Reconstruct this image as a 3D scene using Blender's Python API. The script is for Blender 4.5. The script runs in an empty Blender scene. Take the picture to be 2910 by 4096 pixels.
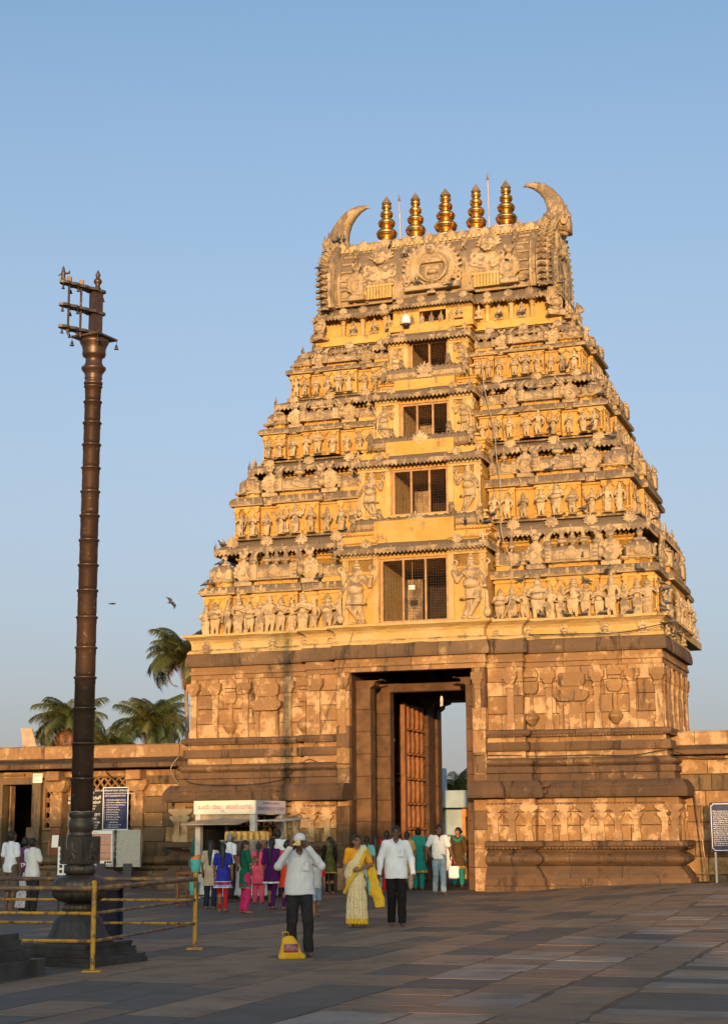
import bpy, math, random
import numpy as np
from mathutils import Matrix, Vector

S = bpy.context.scene
COL = S.collection
R = math.radians
rnd = random.Random(7)

# ------------------------------------------------------------------ camera
PITCH = math.atan(1267 / 6451.0)
cam_data = bpy.data.cameras.new("camera")
cam_data.sensor_fit = 'VERTICAL'
cam_data.sensor_height = 24.0
cam_data.lens = 24.0 * 6451.0 / 4096.0
cam_data.clip_start = 0.1
cam_data.clip_end = 6000.0
cam = bpy.data.objects.new("camera", cam_data)
COL.objects.link(cam)
cam.matrix_world = (Matrix.Translation((0, 0, 1.65)) @ Matrix.Rotation(R(90) + PITCH, 4, 'X')
                    @ Matrix.Rotation(-0.006, 4, 'Z'))
S.camera = cam

# ------------------------------------------------------------------ sky and sun
SUN_EL = R(4.3)
SUN_AZ = math.atan2(1.42, 25.03)          # light travels towards +Y, a little to +X
world = bpy.data.worlds.new("World")
S.world = world
world.use_nodes = True
wn = world.node_tree.nodes
wn.clear()
sky = wn.new("ShaderNodeTexSky")
sky.sky_type = 'NISHITA'
sky.sun_disc = False
sky.sun_elevation = SUN_EL
sky.sun_rotation = math.pi + SUN_AZ
sky.altitude = 900
sky.air_density = 0.35
sky.dust_density = 5.0
sky.ozone_density = 0.3
SKY_GAIN = (1.30, 1.50, 1.42)
HAZE_COL = (1.20, 1.13, 1.08, 1)
bg = wn.new("ShaderNodeBackground")
bg.inputs[1].default_value = 0.15
wo = wn.new("ShaderNodeOutputWorld")
wl = world.node_tree.links


def wmath(op, a, b=0.0, clamp=False):
    n = wn.new("ShaderNodeMath")
    n.operation = op
    n.use_clamp = clamp
    for i, v in enumerate((a, b)):
        if isinstance(v, (int, float)):
            n.inputs[i].default_value = v
        else:
            wl.new(v, n.inputs[i])
    return n.outputs[0]


# ground haze: grey-lilac air low over the horizon, thinning with height and towards the sun
tc = wn.new("ShaderNodeTexCoord")
sep = wn.new("ShaderNodeSeparateXYZ")
wl.new(tc.outputs["Generated"], sep.inputs[0])
hz_f = wmath('SUBTRACT', 1.0, wmath('MULTIPLY', wmath('ABSOLUTE', sep.outputs["Z"]), 1 / 0.50), True)
away = wmath('MULTIPLY_ADD', sep.outputs["Y"], 0.06)
away.node.inputs[2].default_value = 0.94
away.node.use_clamp = True
hz_f = wmath('MULTIPLY', hz_f, away)
gain = wn.new("ShaderNodeVectorMath")
gain.operation = 'MULTIPLY'
gain.inputs[1].default_value = SKY_GAIN
wl.new(sky.outputs[0], gain.inputs[0])
wmix = wn.new("ShaderNodeMix")
wmix.data_type = 'RGBA'
wl.new(hz_f, wmix.inputs["Factor"])
wl.new(gain.outputs[0], wmix.inputs["A"])
wmix.inputs["B"].default_value = HAZE_COL
wl.new(wmix.outputs["Result"], bg.inputs[0])
wl.new(bg.outputs[0], wo.inputs[0])

sun_data = bpy.data.lights.new("sun", 'SUN')
sun_data.energy = 2.7
sun_data.angle = R(0.53)
sun_data.color = (1.0, 0.56, 0.245)
sun = bpy.data.objects.new("sun", sun_data)
COL.objects.link(sun)
sun_dir = Vector((math.sin(SUN_AZ) * math.cos(SUN_EL), math.cos(SUN_AZ) * math.cos(SUN_EL), -math.sin(SUN_EL)))
sun.rotation_euler = sun_dir.to_track_quat('-Z', 'Y').to_euler()
sun.location = (-6, -40, 30)

S.view_settings.view_transform = 'Standard'
S.view_settings.look = 'None'
S.view_settings.exposure = 1.2
S.view_settings.gamma = 1.0
S.view_settings.use_curve_mapping = False
S.render.engine = 'CYCLES'
S.cycles.max_bounces = 6
S.cycles.diffuse_bounces = 3

# ------------------------------------------------------------------ materials
MATS = {}


def new_mat(name):
    m = bpy.data.materials.new(name)
    m.use_nodes = True
    MATS[name] = m
    nt = m.node_tree
    b = nt.nodes["Principled BSDF"]
    return m, nt, b


def nd(nt, t, **kw):
    n = nt.nodes.new(t)
    for k, v in kw.items():
        setattr(n, k, v)
    return n


def pos_noise(nt, scale, detail=4.0, stretch=None, rough=0.55, local=False):
    if local:
        g = nd(nt, "ShaderNodeTexCoord")
        src = g.outputs["Object"]
    else:
        g = nd(nt, "ShaderNodeNewGeometry")
        src = g.outputs["Position"]
    if stretch:
        mp = nd(nt, "ShaderNodeMapping")
        mp.inputs["Scale"].default_value = stretch
        nt.links.new(src, mp.inputs[0])
        src = mp.outputs[0]
    n = nd(nt, "ShaderNodeTexNoise")
    n.inputs["Scale"].default_value = scale
    n.inputs["Detail"].default_value = detail
    n.inputs["Roughness"].default_value = rough
    nt.links.new(src, n.inputs["Vector"])
    return n.outputs["Fac"]


def ramp(nt, fac, lo, hi):
    r = nd(nt, "ShaderNodeMapRange")
    r.interpolation_type = 'SMOOTHSTEP'
    r.inputs["From Min"].default_value = lo
    r.inputs["From Max"].default_value = hi
    nt.links.new(fac, r.inputs["Value"])
    return r.outputs[0]


def mix(nt, fac, a, b, mode='MIX'):
    m = nd(nt, "ShaderNodeMix", data_type='RGBA', blend_type=mode)
    for s, v in ((m.inputs["Factor"], fac), (m.inputs["A"], a), (m.inputs["B"], b)):
        if isinstance(v, (int, float)):
            s.default_value = v
        elif isinstance(v, tuple):
            s.default_value = v if len(v) == 4 else (*v, 1)
        else:
            nt.links.new(v, s)
    return m.outputs["Result"]


def mathn(nt, op, a, b=0.0):
    m = nd(nt, "ShaderNodeMath", operation=op)
    for i, v in enumerate((a, b)):
        if isinstance(v, (int, float)):
            m.inputs[i].default_value = v
        else:
            nt.links.new(v, m.inputs[i])
    return m.outputs[0]


def bump(nt, b, h, strength=0.4, dist=0.02):
    n = nd(nt, "ShaderNodeBump")
    n.inputs["Strength"].default_value = strength
    n.inputs["Distance"].default_value = dist
    nt.links.new(h, n.inputs["Height"])
    nt.links.new(n.outputs[0], b.inputs["Normal"])


def spec(b, v):
    b.inputs["Specular IOR Level"].default_value = v


def plain(name, c, rough=0.7, var=0.15, scale=6.0, bmp=0.0, bscale=60.0, metal=0.0, sp=0.3, obj_rand=0.0):
    m, nt, b = new_mat(name)
    c2 = tuple(max(0, x * (1 - var)) for x in c)
    c3 = tuple(min(1, x * (1 + var)) for x in c)
    n = pos_noise(nt, scale)
    col = mix(nt, ramp(nt, n, 0.3, 0.7), c2, c3)
    if obj_rand:
        oi = nd(nt, "ShaderNodeObjectInfo")
        f = mathn(nt, 'MULTIPLY_ADD', oi.outputs["Random"], 2 * obj_rand)
        nt.nodes[-1].inputs[2].default_value = 1 - obj_rand
        col = mix(nt, 1.0, col, f, 'MULTIPLY')
    nt.links.new(col, b.inputs["Base Color"])
    b.inputs["Roughness"].default_value = rough
    b.inputs["Metallic"].default_value = metal
    spec(b, sp)
    if bmp:
        bump(nt, b, pos_noise(nt, bscale, 3), bmp, 0.01)
    return m


def stucco(name, clean, pale, dirt, amount, up=0.35, rough=0.85):
    """painted lime plaster, worn to grey-brown on ledges and in streaks"""
    m, nt, b = new_mat(name)
    col = mix(nt, ramp(nt, pos_noise(nt, 1.7, 5), 0.35, 0.65), clean, pale)
    g = nd(nt, "ShaderNodeNewGeometry")
    sx = nd(nt, "ShaderNodeSeparateXYZ")
    nt.links.new(g.outputs["True Normal"], sx.inputs[0])
    upf = mathn(nt, 'MULTIPLY', sx.outputs["Z"], up)
    n1 = pos_noise(nt, 2.6, 6, rough=0.65)
    n2 = pos_noise(nt, 5.0, 5, stretch=(1.0, 1.0, 0.13))
    n3 = pos_noise(nt, 26.0, 3)
    s = mathn(nt, 'ADD', n1, mathn(nt, 'MULTIPLY', n2, 0.75))
    s = mathn(nt, 'ADD', s, mathn(nt, 'MULTIPLY', n3, 0.35))
    s = mathn(nt, 'ADD', s, upf)
    fac = ramp(nt, s, 1.24 - amount, 1.46 - amount)
    oi = nd(nt, "ShaderNodeObjectInfo")
    dcol = mix(nt, n3, tuple(x * 0.62 for x in dirt), tuple(min(1, x * 1.35) for x in dirt))
    col = mix(nt, fac, col, dcol)
    tone = mathn(nt, 'MULTIPLY_ADD', oi.outputs["Random"], 0.24)
    nt.nodes[-1].inputs[2].default_value = 0.88
    col = mix(nt, 1.0, col, tone, 'MULTIPLY')
    nt.links.new(col, b.inputs["Base Color"])
    b.inputs["Roughness"].default_value = rough
    spec(b, 0.2)
    n5 = pos_noise(nt, 9, 4)
    bump(nt, b, mathn(nt, 'ADD', n3, mathn(nt, 'MULTIPLY', n5, 1.2)), 0.8, 0.03)
    return m


def masonry(name, base, warm, pale, dark, pale_amt=0.0, dark_amt=0.0, scale=1.0):
    """old granite/soapstone ashlar: grey-brown with lime patches and black streaks"""
    m, nt, b = new_mat(name)
    col = mix(nt, ramp(nt, pos_noise(nt, 1.1 * scale, 5), 0.38, 0.62), base, warm)
    oi = nd(nt, "ShaderNodeObjectInfo")
    rv = mathn(nt, 'MULTIPLY_ADD', oi.outputs["Random"], 0.34)
    nt.nodes[-1].inputs[2].default_value = 0.83
    col = mix(nt, 1.0, col, rv, 'MULTIPLY')
    n1 = pos_noise(nt, 2.2 * scale, 7, rough=0.7)
    n1 = mathn(nt, 'ADD', n1, mathn(nt, 'MULTIPLY', oi.outputs["Random"], 0.06))
    col = mix(nt, ramp(nt, n1, 0.60 - pale_amt, 0.70 - pale_amt), col, pale)
    n2 = pos_noise(nt, 3.2 * scale, 6, stretch=(1.0, 1.0, 0.22), rough=0.68)
    col = mix(nt, ramp(nt, n2, 0.60 - dark_amt, 0.75 - dark_amt), col, dark)
    n3 = pos_noise(nt, 38, 4, rough=0.7)
    col = mix(nt, mathn(nt, 'MULTIPLY', ramp(nt, n3, 0.3, 0.75), 0.35), col, mix(nt, 0.5, col, dark))
    n4 = pos_noise(nt, 17, 5, rough=0.75)
    col = mix(nt, ramp(nt, n4, 0.66, 0.72), col, pale)
    nt.links.new(col, b.inputs["Base Color"])
    b.inputs["Roughness"].default_value = 0.85
    spec(b, 0.25)
    bump(nt, b, mathn(nt, 'ADD', n3, mathn(nt, 'MULTIPLY', pos_noise(nt, 7, 5), 1.5)), 0.9, 0.035)
    return m


# ------------------------------------------------------------------ mesh helpers
def link(o, parent=None):
    COL.objects.link(o)
    if parent is not None:
        o.parent = parent
    return o


def empty(name, loc=(0, 0, 0), rz=0.0, label=None, cat=None, group=None, parent=None):
    o = bpy.data.objects.new(name, None)
    o.empty_display_size = 0.2
    link(o, parent)
    o.location = loc
    o.rotation_euler = (0, 0, rz)
    tag(o, label, cat, group)
    return o


def tag(o, label=None, cat=None, group=None, kind=None):
    if label:
        o["label"] = label
    if cat:
        o["category"] = cat
    if group:
        o["group"] = group
    if kind:
        o["kind"] = kind
    return o


def put(name, me, parent=None, loc=(0, 0, 0), rot=(0, 0, 0), scale=(1, 1, 1)):
    o = bpy.data.objects.new(name, me)
    link(o, parent)
    o.location = loc
    o.rotation_euler = rot if not isinstance(rot, (int, float)) else (0, 0, rot)
    o.scale = scale if not isinstance(scale, (int, float)) else (scale,) * 3
    return o


def np_mesh(name, V, Q, mats=(), mi=None, smooth=True):
    me = bpy.data.meshes.new(name)
    V = np.asarray(V, dtype=np.float32)
    if isinstance(Q, np.ndarray):
        n, k = Q.shape
        me.vertices.add(len(V))
        me.vertices.foreach_set("co", V.ravel())
        me.loops.add(n * k)
        me.loops.foreach_set("vertex_index", Q.astype(np.int32).ravel())
        me.polygons.add(n)
        me.polygons.foreach_set("loop_start", np.arange(0, n * k, k, dtype=np.int32))
        me.polygons.foreach_set("loop_total", np.full(n, k, dtype=np.int32))
    else:
        me.from_pydata(V.tolist(), [], Q)
    for m in mats:
        me.materials.append(MATS[m] if isinstance(m, str) else m)
    me.polygons.foreach_set("use_smooth", np.full(len(me.polygons), smooth))
    if mi is not None:
        me.polygons.foreach_set("material_index", np.asarray(mi, dtype=np.int32))
    me.update()
    me.validate()
    return me


class MB:
    """collects polygons of one mesh"""

    def __init__(self):
        self.v, self.f, self.mi, self.m = [], [], [], 0

    def add(self, vs, fs):
        o = len(self.v)
        self.v += [tuple(p) for p in vs]
        self.f += [tuple(i + o for i in q) for q in fs]
        self.mi += [self.m] * len(fs)

    def box(self, x0, x1, y0, y1, z0, z1):
        self.add([(x0, y0, z0), (x1, y0, z0), (x1, y1, z0), (x0, y1, z0), (x0, y0, z1), (x1, y0, z1), (x1, y1, z1), (x0, y1, z1)],
                 [(0, 3, 2, 1), (4, 5, 6, 7), (0, 1, 5, 4), (1, 2, 6, 5), (2, 3, 7, 6), (3, 0, 4, 7)])

    def cbox(self, x0, x1, y0, y1, z0, z1, c=0.015):
        """box with the edges of its front (-y) face chamfered"""
        self.add([(x0 + c, y0, z0 + c), (x1 - c, y0, z0 + c), (x1 - c, y0, z1 - c), (x0 + c, y0, z1 - c),
                  (x0, y0 + c, z0), (x1, y0 + c, z0), (x1, y0 + c, z1), (x0, y0 + c, z1),
                  (x0, y1, z0), (x1, y1, z0), (x1, y1, z1), (x0, y1, z1)],
                 [(0, 1, 2, 3), (0, 4, 5, 1), (1, 5, 6, 2), (2, 6, 7, 3), (3, 7, 4, 0),
                  (4, 8, 9, 5), (5, 9, 10, 6), (6, 10, 11, 7), (7, 11, 8, 4), (8, 11, 10, 9)])

    def bar(self, a, b, w, h=None):
        """square bar from a to b"""
        a, b = Vector(a), Vector(b)
        h = h or w
        d = (b - a).normalized()
        up = Vector((0, 0, 1)) if abs(d.z) < 0.95 else Vector((0, 1, 0))
        s = d.cross(up).normalized() * (w / 2)
        u = s.cross(d).normalized() * (h / 2)
        vs = [p + q for p in (a, b) for q in (-s - u, s - u, s + u, -s + u)]
        self.add(vs, [(0, 1, 2, 3), (7, 6, 5, 4), (0, 4, 5, 1), (1, 5, 6, 2), (2, 6, 7, 3), (3, 7, 4, 0)])

    def tube(self, pts, r, seg=8, closed_ends=True):
        pts = [Vector(p) for p in pts]
        rs = r if isinstance(r, (list, tuple)) else [r] * len(pts)
        vs, fs = [], []
        prev = None
        for i, p in enumerate(pts):
            d = (pts[min(i + 1, len(pts) - 1)] - pts[max(i - 1, 0)]).normalized()
            if prev is None:
                up = Vector((0, 0, 1)) if abs(d.z) < 0.9 else Vector((0, 1, 0))
                s = d.cross(up).normalized()
            else:
                s = (prev - d * prev.dot(d)).normalized()
            prev = s
            u = s.cross(d)
            for k in range(seg):
                a = 2 * math.pi * k / seg
                vs.append(p + (s * math.cos(a) + u * math.sin(a)) * rs[i])
        for i in range(len(pts) - 1):
            for k in range(seg):
                k2 = (k + 1) % seg
                fs.append((i * seg + k, (i + 1) * seg + k, (i + 1) * seg + k2, i * seg + k2))
        if closed_ends:
            fs.append(tuple(range(seg)))
            fs.append(tuple(reversed(range((len(pts) - 1) * seg, len(pts) * seg))))
        self.add(vs, fs)

    def rings(self, rings, cap=True):
        n = len(rings[0])
        vs = [p for r in rings for p in r]
        fs = []
        for i in range(len(rings) - 1):
            for k in range(n):
                k2 = (k + 1) % n
                fs.append((i * n + k, i * n + k2, (i + 1) * n + k2, (i + 1) * n + k))
        if cap:
            fs.append(tuple(reversed(range(n))))
            fs.append(tuple(range((len(rings) - 1) * n, len(rings) * n)))
        self.add(vs, fs)

    def lathe(self, prof, seg=24, c=(0, 0, 0), square=0.0, rot=0.0):
        """prof: (radius, z) list; square>0 blends towards a square section"""
        rr = []
        for r, z in prof:
            ring = []
            for k in range(seg):
                a = 2 * math.pi * k / seg + rot
                ca, sa = math.cos(a), math.sin(a)
                q = 1.0
                if square:
                    q = (1 - square) + square / max(abs(math.cos(a - rot)), abs(math.sin(a - rot)))
                ring.append((c[0] + r * q * ca, c[1] + r * q * sa, c[2] + z))
            rr.append(ring)
        self.rings(rr)

    def prism(self, poly, y0, y1):
        """extrude an (x,z) polygon (counter-clockwise seen from -y) from y0 to y1"""
        n = len(poly)
        vs = [(x, y0, z) for x, z in poly] + [(x, y1, z) for x, z in poly]
        fs = [tuple(range(n)), tuple(reversed(range(n, 2 * n)))]
        for k in range(n):
            k2 = (k + 1) % n
            fs.append((k, k + n, k2 + n, k2))
        self.add(vs, fs)

    def mesh(self, name, *mats, smooth=False):
        return np_mesh(name, self.v, self.f, mats, self.mi if len(mats) > 1 else None, smooth)

    def build(self, name, mats, parent=None, loc=(0, 0, 0), rot=0.0, smooth=False, scale=(1, 1, 1)):
        mats = (mats,) if isinstance(mats, str) else mats
        return put(name, self.mesh(name, *mats, smooth=smooth), parent, loc, rot, scale)


# ------------------------------------------------------------------ signed-distance modelling (carved and organic shapes)
def C(a, b, ra, rb=None, sy=1.0):
    return ('C', np.array(a, float), np.array(b, float), ra, ra if rb is None else rb, sy)


def E(c, r, rot=None):
    return ('E', np.array(c, float), np.array(r, float), rot)


def B(c, h, r=0.01, rot=None):
    return ('B', np.array(c, float), np.array(h, float), r, rot)


def T(c, Rr, r, axis=1):
    return ('T', np.array(c, float), Rr, r, axis)


def NEG(p):
    return ('-', p)


def prim_bounds(p):
    k = p[0]
    if k == '-':
        return prim_bounds(p[1])
    if k == 'C':
        r = max(p[3], p[4])
        e = np.array([r, r * max(p[5], 1e-3), r])
        return np.minimum(p[1], p[2]) - e, np.maximum(p[1], p[2]) + e
    if k == 'E':
        r = p[2] if p[3] is None else np.full(3, p[2].max())
        return p[1] - r, p[1] + r
    if k == 'B':
        r = p[2] + p[3] if p[4] is None else np.full(3, np.linalg.norm(p[2]) + p[3])
        return p[1] - r, p[1] + r
    if k == 'T':
        e = np.full(3, p[2] + p[3])
        e[p[4]] = p[3]
        return p[1] - e, p[1] + e


def prim_dist(p, X, Y, Z):
    k = p[0]
    if k == 'C':
        a, b, ra, rb, sy = p[1:]
        ab = b - a
        ab2 = np.array([ab[0], ab[1] / sy, ab[2]])
        px, py, pz = X - a[0], (Y - a[1]) / sy, Z - a[2]
        L = max(ab2 @ ab2, 1e-9)
        t = np.clip((px * ab2[0] + py * ab2[1] + pz * ab2[2]) / L, 0, 1)
        d = np.sqrt((px - t * ab2[0]) ** 2 + (py - t * ab2[1]) ** 2 + (pz - t * ab2[2]) ** 2) - (ra + (rb - ra) * t)
        return d * min(1.0, sy)
    px, py, pz = X - p[1][0], Y - p[1][1], Z - p[1][2]
    if k in 'EB' and p[-1] is not None:
        m = np.array(p[-1])
        px, py, pz = (m[0, 0] * px + m[1, 0] * py + m[2, 0] * pz, m[0, 1] * px + m[1, 1] * py + m[2, 1] * pz,
                      m[0, 2] * px + m[1, 2] * py + m[2, 2] * pz)
    if k == 'E':
        r = p[2]
        k0 = np.sqrt((px / r[0]) ** 2 + (py / r[1]) ** 2 + (pz / r[2]) ** 2)
        k1 = np.sqrt((px / r[0] ** 2) ** 2 + (py / r[1] ** 2) ** 2 + (pz / r[2] ** 2) ** 2)
        return k0 * (k0 - 1) / np.maximum(k1, 1e-6)
    if k == 'B':
        qx, qy, qz = abs(px) - p[2][0], abs(py) - p[2][1], abs(pz) - p[2][2]
        return (np.sqrt(np.maximum(qx, 0) ** 2 + np.maximum(qy, 0) ** 2 + np.maximum(qz, 0) ** 2)
                + np.minimum(np.maximum(qx, np.maximum(qy, qz)), 0) - p[3])
    if k == 'T':
        c = [px, py, pz]
        ax = c.pop(p[4])
        q = np.sqrt(c[0] ** 2 + c[1] ** 2) - p[2]
        return np.sqrt(q ** 2 + ax ** 2) - p[3]


CORN = np.array([[i, j, k] for i in (0, 1) for j in (0, 1) for k in (0, 1)])
EDG = [(a, b) for a in range(8) for b in range(a + 1, 8) if abs(CORN[a] - CORN[b]).sum() == 1]


def sdf(prims, h, k=0.02, disp=None):
    """smooth union of primitives -> (V, Q) by surface nets"""
    bs = [prim_bounds(p) for p in prims if p[0] != '-']
    lo = np.min([b[0] for b in bs], 0) - 3 * h
    hi = np.max([b[1] for b in bs], 0) + 3 * h
    n = np.ceil((hi - lo) / h).astype(int) + 1
    F = np.full(n, 0.5, dtype=np.float32)
    ax = [lo[i] + h * np.arange(n[i]) for i in range(3)]
    for p in prims:
        b0, b1 = prim_bounds(p)
        mrg = k + 3 * h
        i0 = np.clip(np.floor((b0 - mrg - lo) / h).astype(int), 0, n - 1)
        i1 = np.clip(np.ceil((b1 + mrg - lo) / h).astype(int) + 1, 1, n)
        sl = tuple(slice(i0[i], i1[i]) for i in range(3))
        X = ax[0][sl[0]][:, None, None]
        Y = ax[1][sl[1]][None, :, None]
        Z = ax[2][sl[2]][None, None, :]
        if p[0] == '-':
            F[sl] = np.maximum(F[sl], -prim_dist(p[1], X, Y, Z))
            continue
        d = prim_dist(p, X, Y, Z)
        f = F[sl]
        if k > 0:
            t = np.clip(0.5 + 0.5 * (f - d) / k, 0, 1)
            F[sl] = f * (1 - t) + d * t - k * t * (1 - t)
        else:
            F[sl] = np.minimum(f, d)
    s = F < 0
    m = np.zeros(tuple(n - 1), dtype=np.int8)
    for c in CORN:
        m += s[c[0]:n[0] - 1 + c[0], c[1]:n[1] - 1 + c[1], c[2]:n[2] - 1 + c[2]]
    act = (m > 0) & (m < 8)
    idx = np.argwhere(act)
    vid = np.full(tuple(n - 1), -1, dtype=np.int32)
    vid[act] = np.arange(len(idx))
    cv = [F[idx[:, 0] + c[0], idx[:, 1] + c[1], idx[:, 2] + c[2]] for c in CORN]
    acc = np.zeros((len(idx), 3))
    cnt = np.zeros(len(idx))
    for a, b in EDG:
        x = (cv[a] < 0) != (cv[b] < 0)
        den = cv[a] - cv[b]
        t = np.where(x, cv[a] / np.where(den == 0, 1, den), 0)
        acc += np.where(x[:, None], CORN[a] + t[:, None] * (CORN[b] - CORN[a]), 0)
        cnt += x
    V = lo + h * (idx + acc / cnt[:, None])
    Q = []
    for axis in range(3):
        o1, o2 = [(1, 2), (2, 0), (0, 1)][axis]
        a = s.take(range(n[axis] - 1), axis)
        b = s.take(range(1, n[axis]), axis)
        for fl in (0, 1):
            e = np.argwhere((a & ~b) if fl == 0 else (~a & b))
            e = e[(e[:, o1] > 0) & (e[:, o2] > 0) & (e[:, o1] < n[o1] - 1) & (e[:, o2] < n[o2] - 1)]
            q = []
            for d1, d2 in ((1, 1), (0, 1), (0, 0), (1, 0)):
                c = e.copy()
                c[:, o1] -= d1
                c[:, o2] -= d2
                q.append(vid[c[:, 0], c[:, 1], c[:, 2]])
            q = np.stack(q, 1)
            Q.append(q if fl == 0 else q[:, ::-1])
    return V, np.concatenate(Q)


def carve(name, prims, h, mat, k=0.02):
    V, Q = sdf(prims, h, k)
    return np_mesh(name, V, Q, (mat,))


def rotm(ax, deg):
    return np.array(Matrix.Rotation(R(deg), 3, ax))


def text_mesh(name, body, size, mat, align='CENTER', res=2, ext=0.0):
    c = bpy.data.curves.new(name, 'FONT')
    c.body = body
    c.size = size
    c.align_x = align
    c.resolution_u = res
    c.extrude = ext
    o = bpy.data.objects.new(name, c)
    me = bpy.data.meshes.new_from_object(o)
    bpy.data.objects.remove(o)
    bpy.data.curves.remove(c)
    me.name = name
    me.materials.clear()
    me.materials.append(MATS[mat])
    return me


def gz(x, y):
    """height of the courtyard: it rises a little towards the right of the gate"""
    def ss(t):
        t = min(1, max(0, t))
        return t * t * (3 - 2 * t)
    return 0.24 * ss((x - 3.0) / 5.0) * ss((y - 24) / 14)

# ------------------------------------------------------------------ palette
stucco("yellow_plaster", (0.47, 0.265, 0.065), (0.48, 0.31, 0.105), (0.19, 0.13, 0.08), 0.12, 0.28)
stucco("statue_plaster", (0.385, 0.282, 0.155), (0.44, 0.345, 0.22), (0.21, 0.16, 0.112), 0.22, 0.32)
stucco("weathered_plaster", (0.38, 0.275, 0.15), (0.36, 0.28, 0.18), (0.155, 0.12, 0.087), 0.34, 0.45)
stucco("cream_plaster", (0.44, 0.295, 0.11), (0.48, 0.35, 0.17), (0.19, 0.135, 0.08), 0.10, 0.20)
masonry("ashlar", (0.25, 0.147, 0.072), (0.31, 0.177, 0.078), (0.47, 0.315, 0.165), (0.07, 0.046, 0.03), 0.05, 0.04)
masonry("ashlar_pale", (0.29, 0.175, 0.09), (0.34, 0.20, 0.092), (0.50, 0.345, 0.19), (0.085, 0.056, 0.037), 0.10, 0.02)
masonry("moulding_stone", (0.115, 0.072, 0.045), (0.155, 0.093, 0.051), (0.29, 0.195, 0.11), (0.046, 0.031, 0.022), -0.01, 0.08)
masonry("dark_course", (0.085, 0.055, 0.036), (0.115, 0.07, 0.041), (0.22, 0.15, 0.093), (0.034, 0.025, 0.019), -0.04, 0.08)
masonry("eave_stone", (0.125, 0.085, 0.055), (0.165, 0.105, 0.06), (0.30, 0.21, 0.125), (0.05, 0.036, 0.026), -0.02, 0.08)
masonry("mossy_wall", (0.135, 0.098, 0.062), (0.17, 0.112, 0.06), (0.29, 0.21, 0.128), (0.036, 0.034, 0.025), -0.02, 0.10)
plain("joint_mortar", (0.10, 0.065, 0.04), 0.95, 0.3, 4)
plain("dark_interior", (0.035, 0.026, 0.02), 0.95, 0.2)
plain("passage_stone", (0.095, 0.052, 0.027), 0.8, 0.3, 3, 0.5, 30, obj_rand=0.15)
plain("door_wood", (0.20, 0.085, 0.032), 0.6, 0.25, 5, 0.4, 40, obj_rand=0.12)
plain("window_frame_paint", (0.33, 0.20, 0.10), 0.6, 0.2)
plain("wire", (0.07, 0.045, 0.03), 0.6, 0.2)
plain("cable", (0.02, 0.018, 0.016), 0.6, 0.2)
plain("rope_grey", (0.28, 0.25, 0.20), 0.8, 0.2)
m, nt, b_ = new_mat("gilded_copper")
nt.links.new(mix(nt, ramp(nt, pos_noise(nt, 6, 4), 0.35, 0.7), (0.70, 0.34, 0.11), (0.86, 0.52, 0.16)), b_.inputs["Base Color"])
b_.inputs["Metallic"].default_value = 1.0
b_.inputs["Roughness"].default_value = 0.30
plain("finial_tip", (0.16, 0.12, 0.09), 0.6, 0.3)
plain("white_lime", (0.62, 0.56, 0.48), 0.9, 0.15)
plain("white_plastic", (0.75, 0.75, 0.74), 0.35, 0.04)
plain("black_plastic", (0.02, 0.02, 0.022), 0.3, 0.1)
plain("rod_metal", (0.34, 0.22, 0.15), 0.45, 0.2, metal=0.6)

# ------------------------------------------------------------------ gateway tower (local frame: x along the facade, y into the gate)
PSI = R(19.0)
TO = Vector((1.2164, 44.3042, 0.0))
gate = empty("temple_gateway_tower", TO, -PSI,
             "tall stepped temple gateway tower with yellow plaster storeys, five gilded finials and a stone base", "temple tower")


def tworld(x, y, z=0.0):
    return TO + Vector((x * math.cos(PSI) + y * math.sin(PSI), -x * math.sin(PSI) + y * math.cos(PSI), z))


CYD = 4.4          # depth of the ridge behind the facade


def offs(path, i, d):
    """offset vertex i of a rectilinear path by d to its outer (right-hand) side"""
    p = path[i]
    ns = []
    for a, b2 in ((i - 1, i), (i, i + 1)):
        if a < 0 or b2 >= len(path):
            continue
        dx, dy = path[b2][0] - path[a][0], path[b2][1] - path[a][1]
        L = math.hypot(dx, dy)
        ns.append((dy / L, -dx / L))
    if len(ns) == 2 and ns[0][0] * ns[1][0] + ns[0][1] * ns[1][1] > 0.9:
        ns = ns[:1]
    return p[0] + sum(n[0] for n in ns) * d, p[1] + sum(n[1] for n in ns) * d


def densify(path, step):
    out = [path[0]]
    for a, b2 in zip(path, path[1:]):
        n = max(1, int(math.hypot(b2[0] - a[0], b2[1] - a[1]) / step))
        out += [(a[0] + (b2[0] - a[0]) * k / n, a[1] + (b2[1] - a[1]) * k / n) for k in range(1, n + 1)]
    return out


def sweep(mb, path, prof, jit=0.0):
    """run a profile along the path; jit makes the edges hand-made and worn"""
    if jit:
        path = densify(path, 0.34)
    r = random.Random(len(path) * 7 + len(prof))
    rows = [[(*offs(path, i, d + r.uniform(-jit, jit)), z + r.uniform(-jit, jit) * 0.8) for i in range(len(path))] for d, z in prof]
    n = len(path)
    vs = [p for r_ in rows for p in r_]
    fs = []
    for j in range(len(prof) - 1):
        for i in range(n - 1):
            fs.append((j * n + i, j * n + i + 1, (j + 1) * n + i + 1, (j + 1) * n + i))
    mb.add(vs, fs)


def edges_of(path):
    for i in range(len(path) - 1):
        a, b2 = path[i], path[i + 1]
        L = math.hypot(b2[0] - a[0], b2[1] - a[1])
        t = ((b2[0] - a[0]) / L, (b2[1] - a[1]) / L)
        yield i, a, b2, L, t, (t[1], -t[0])


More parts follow.
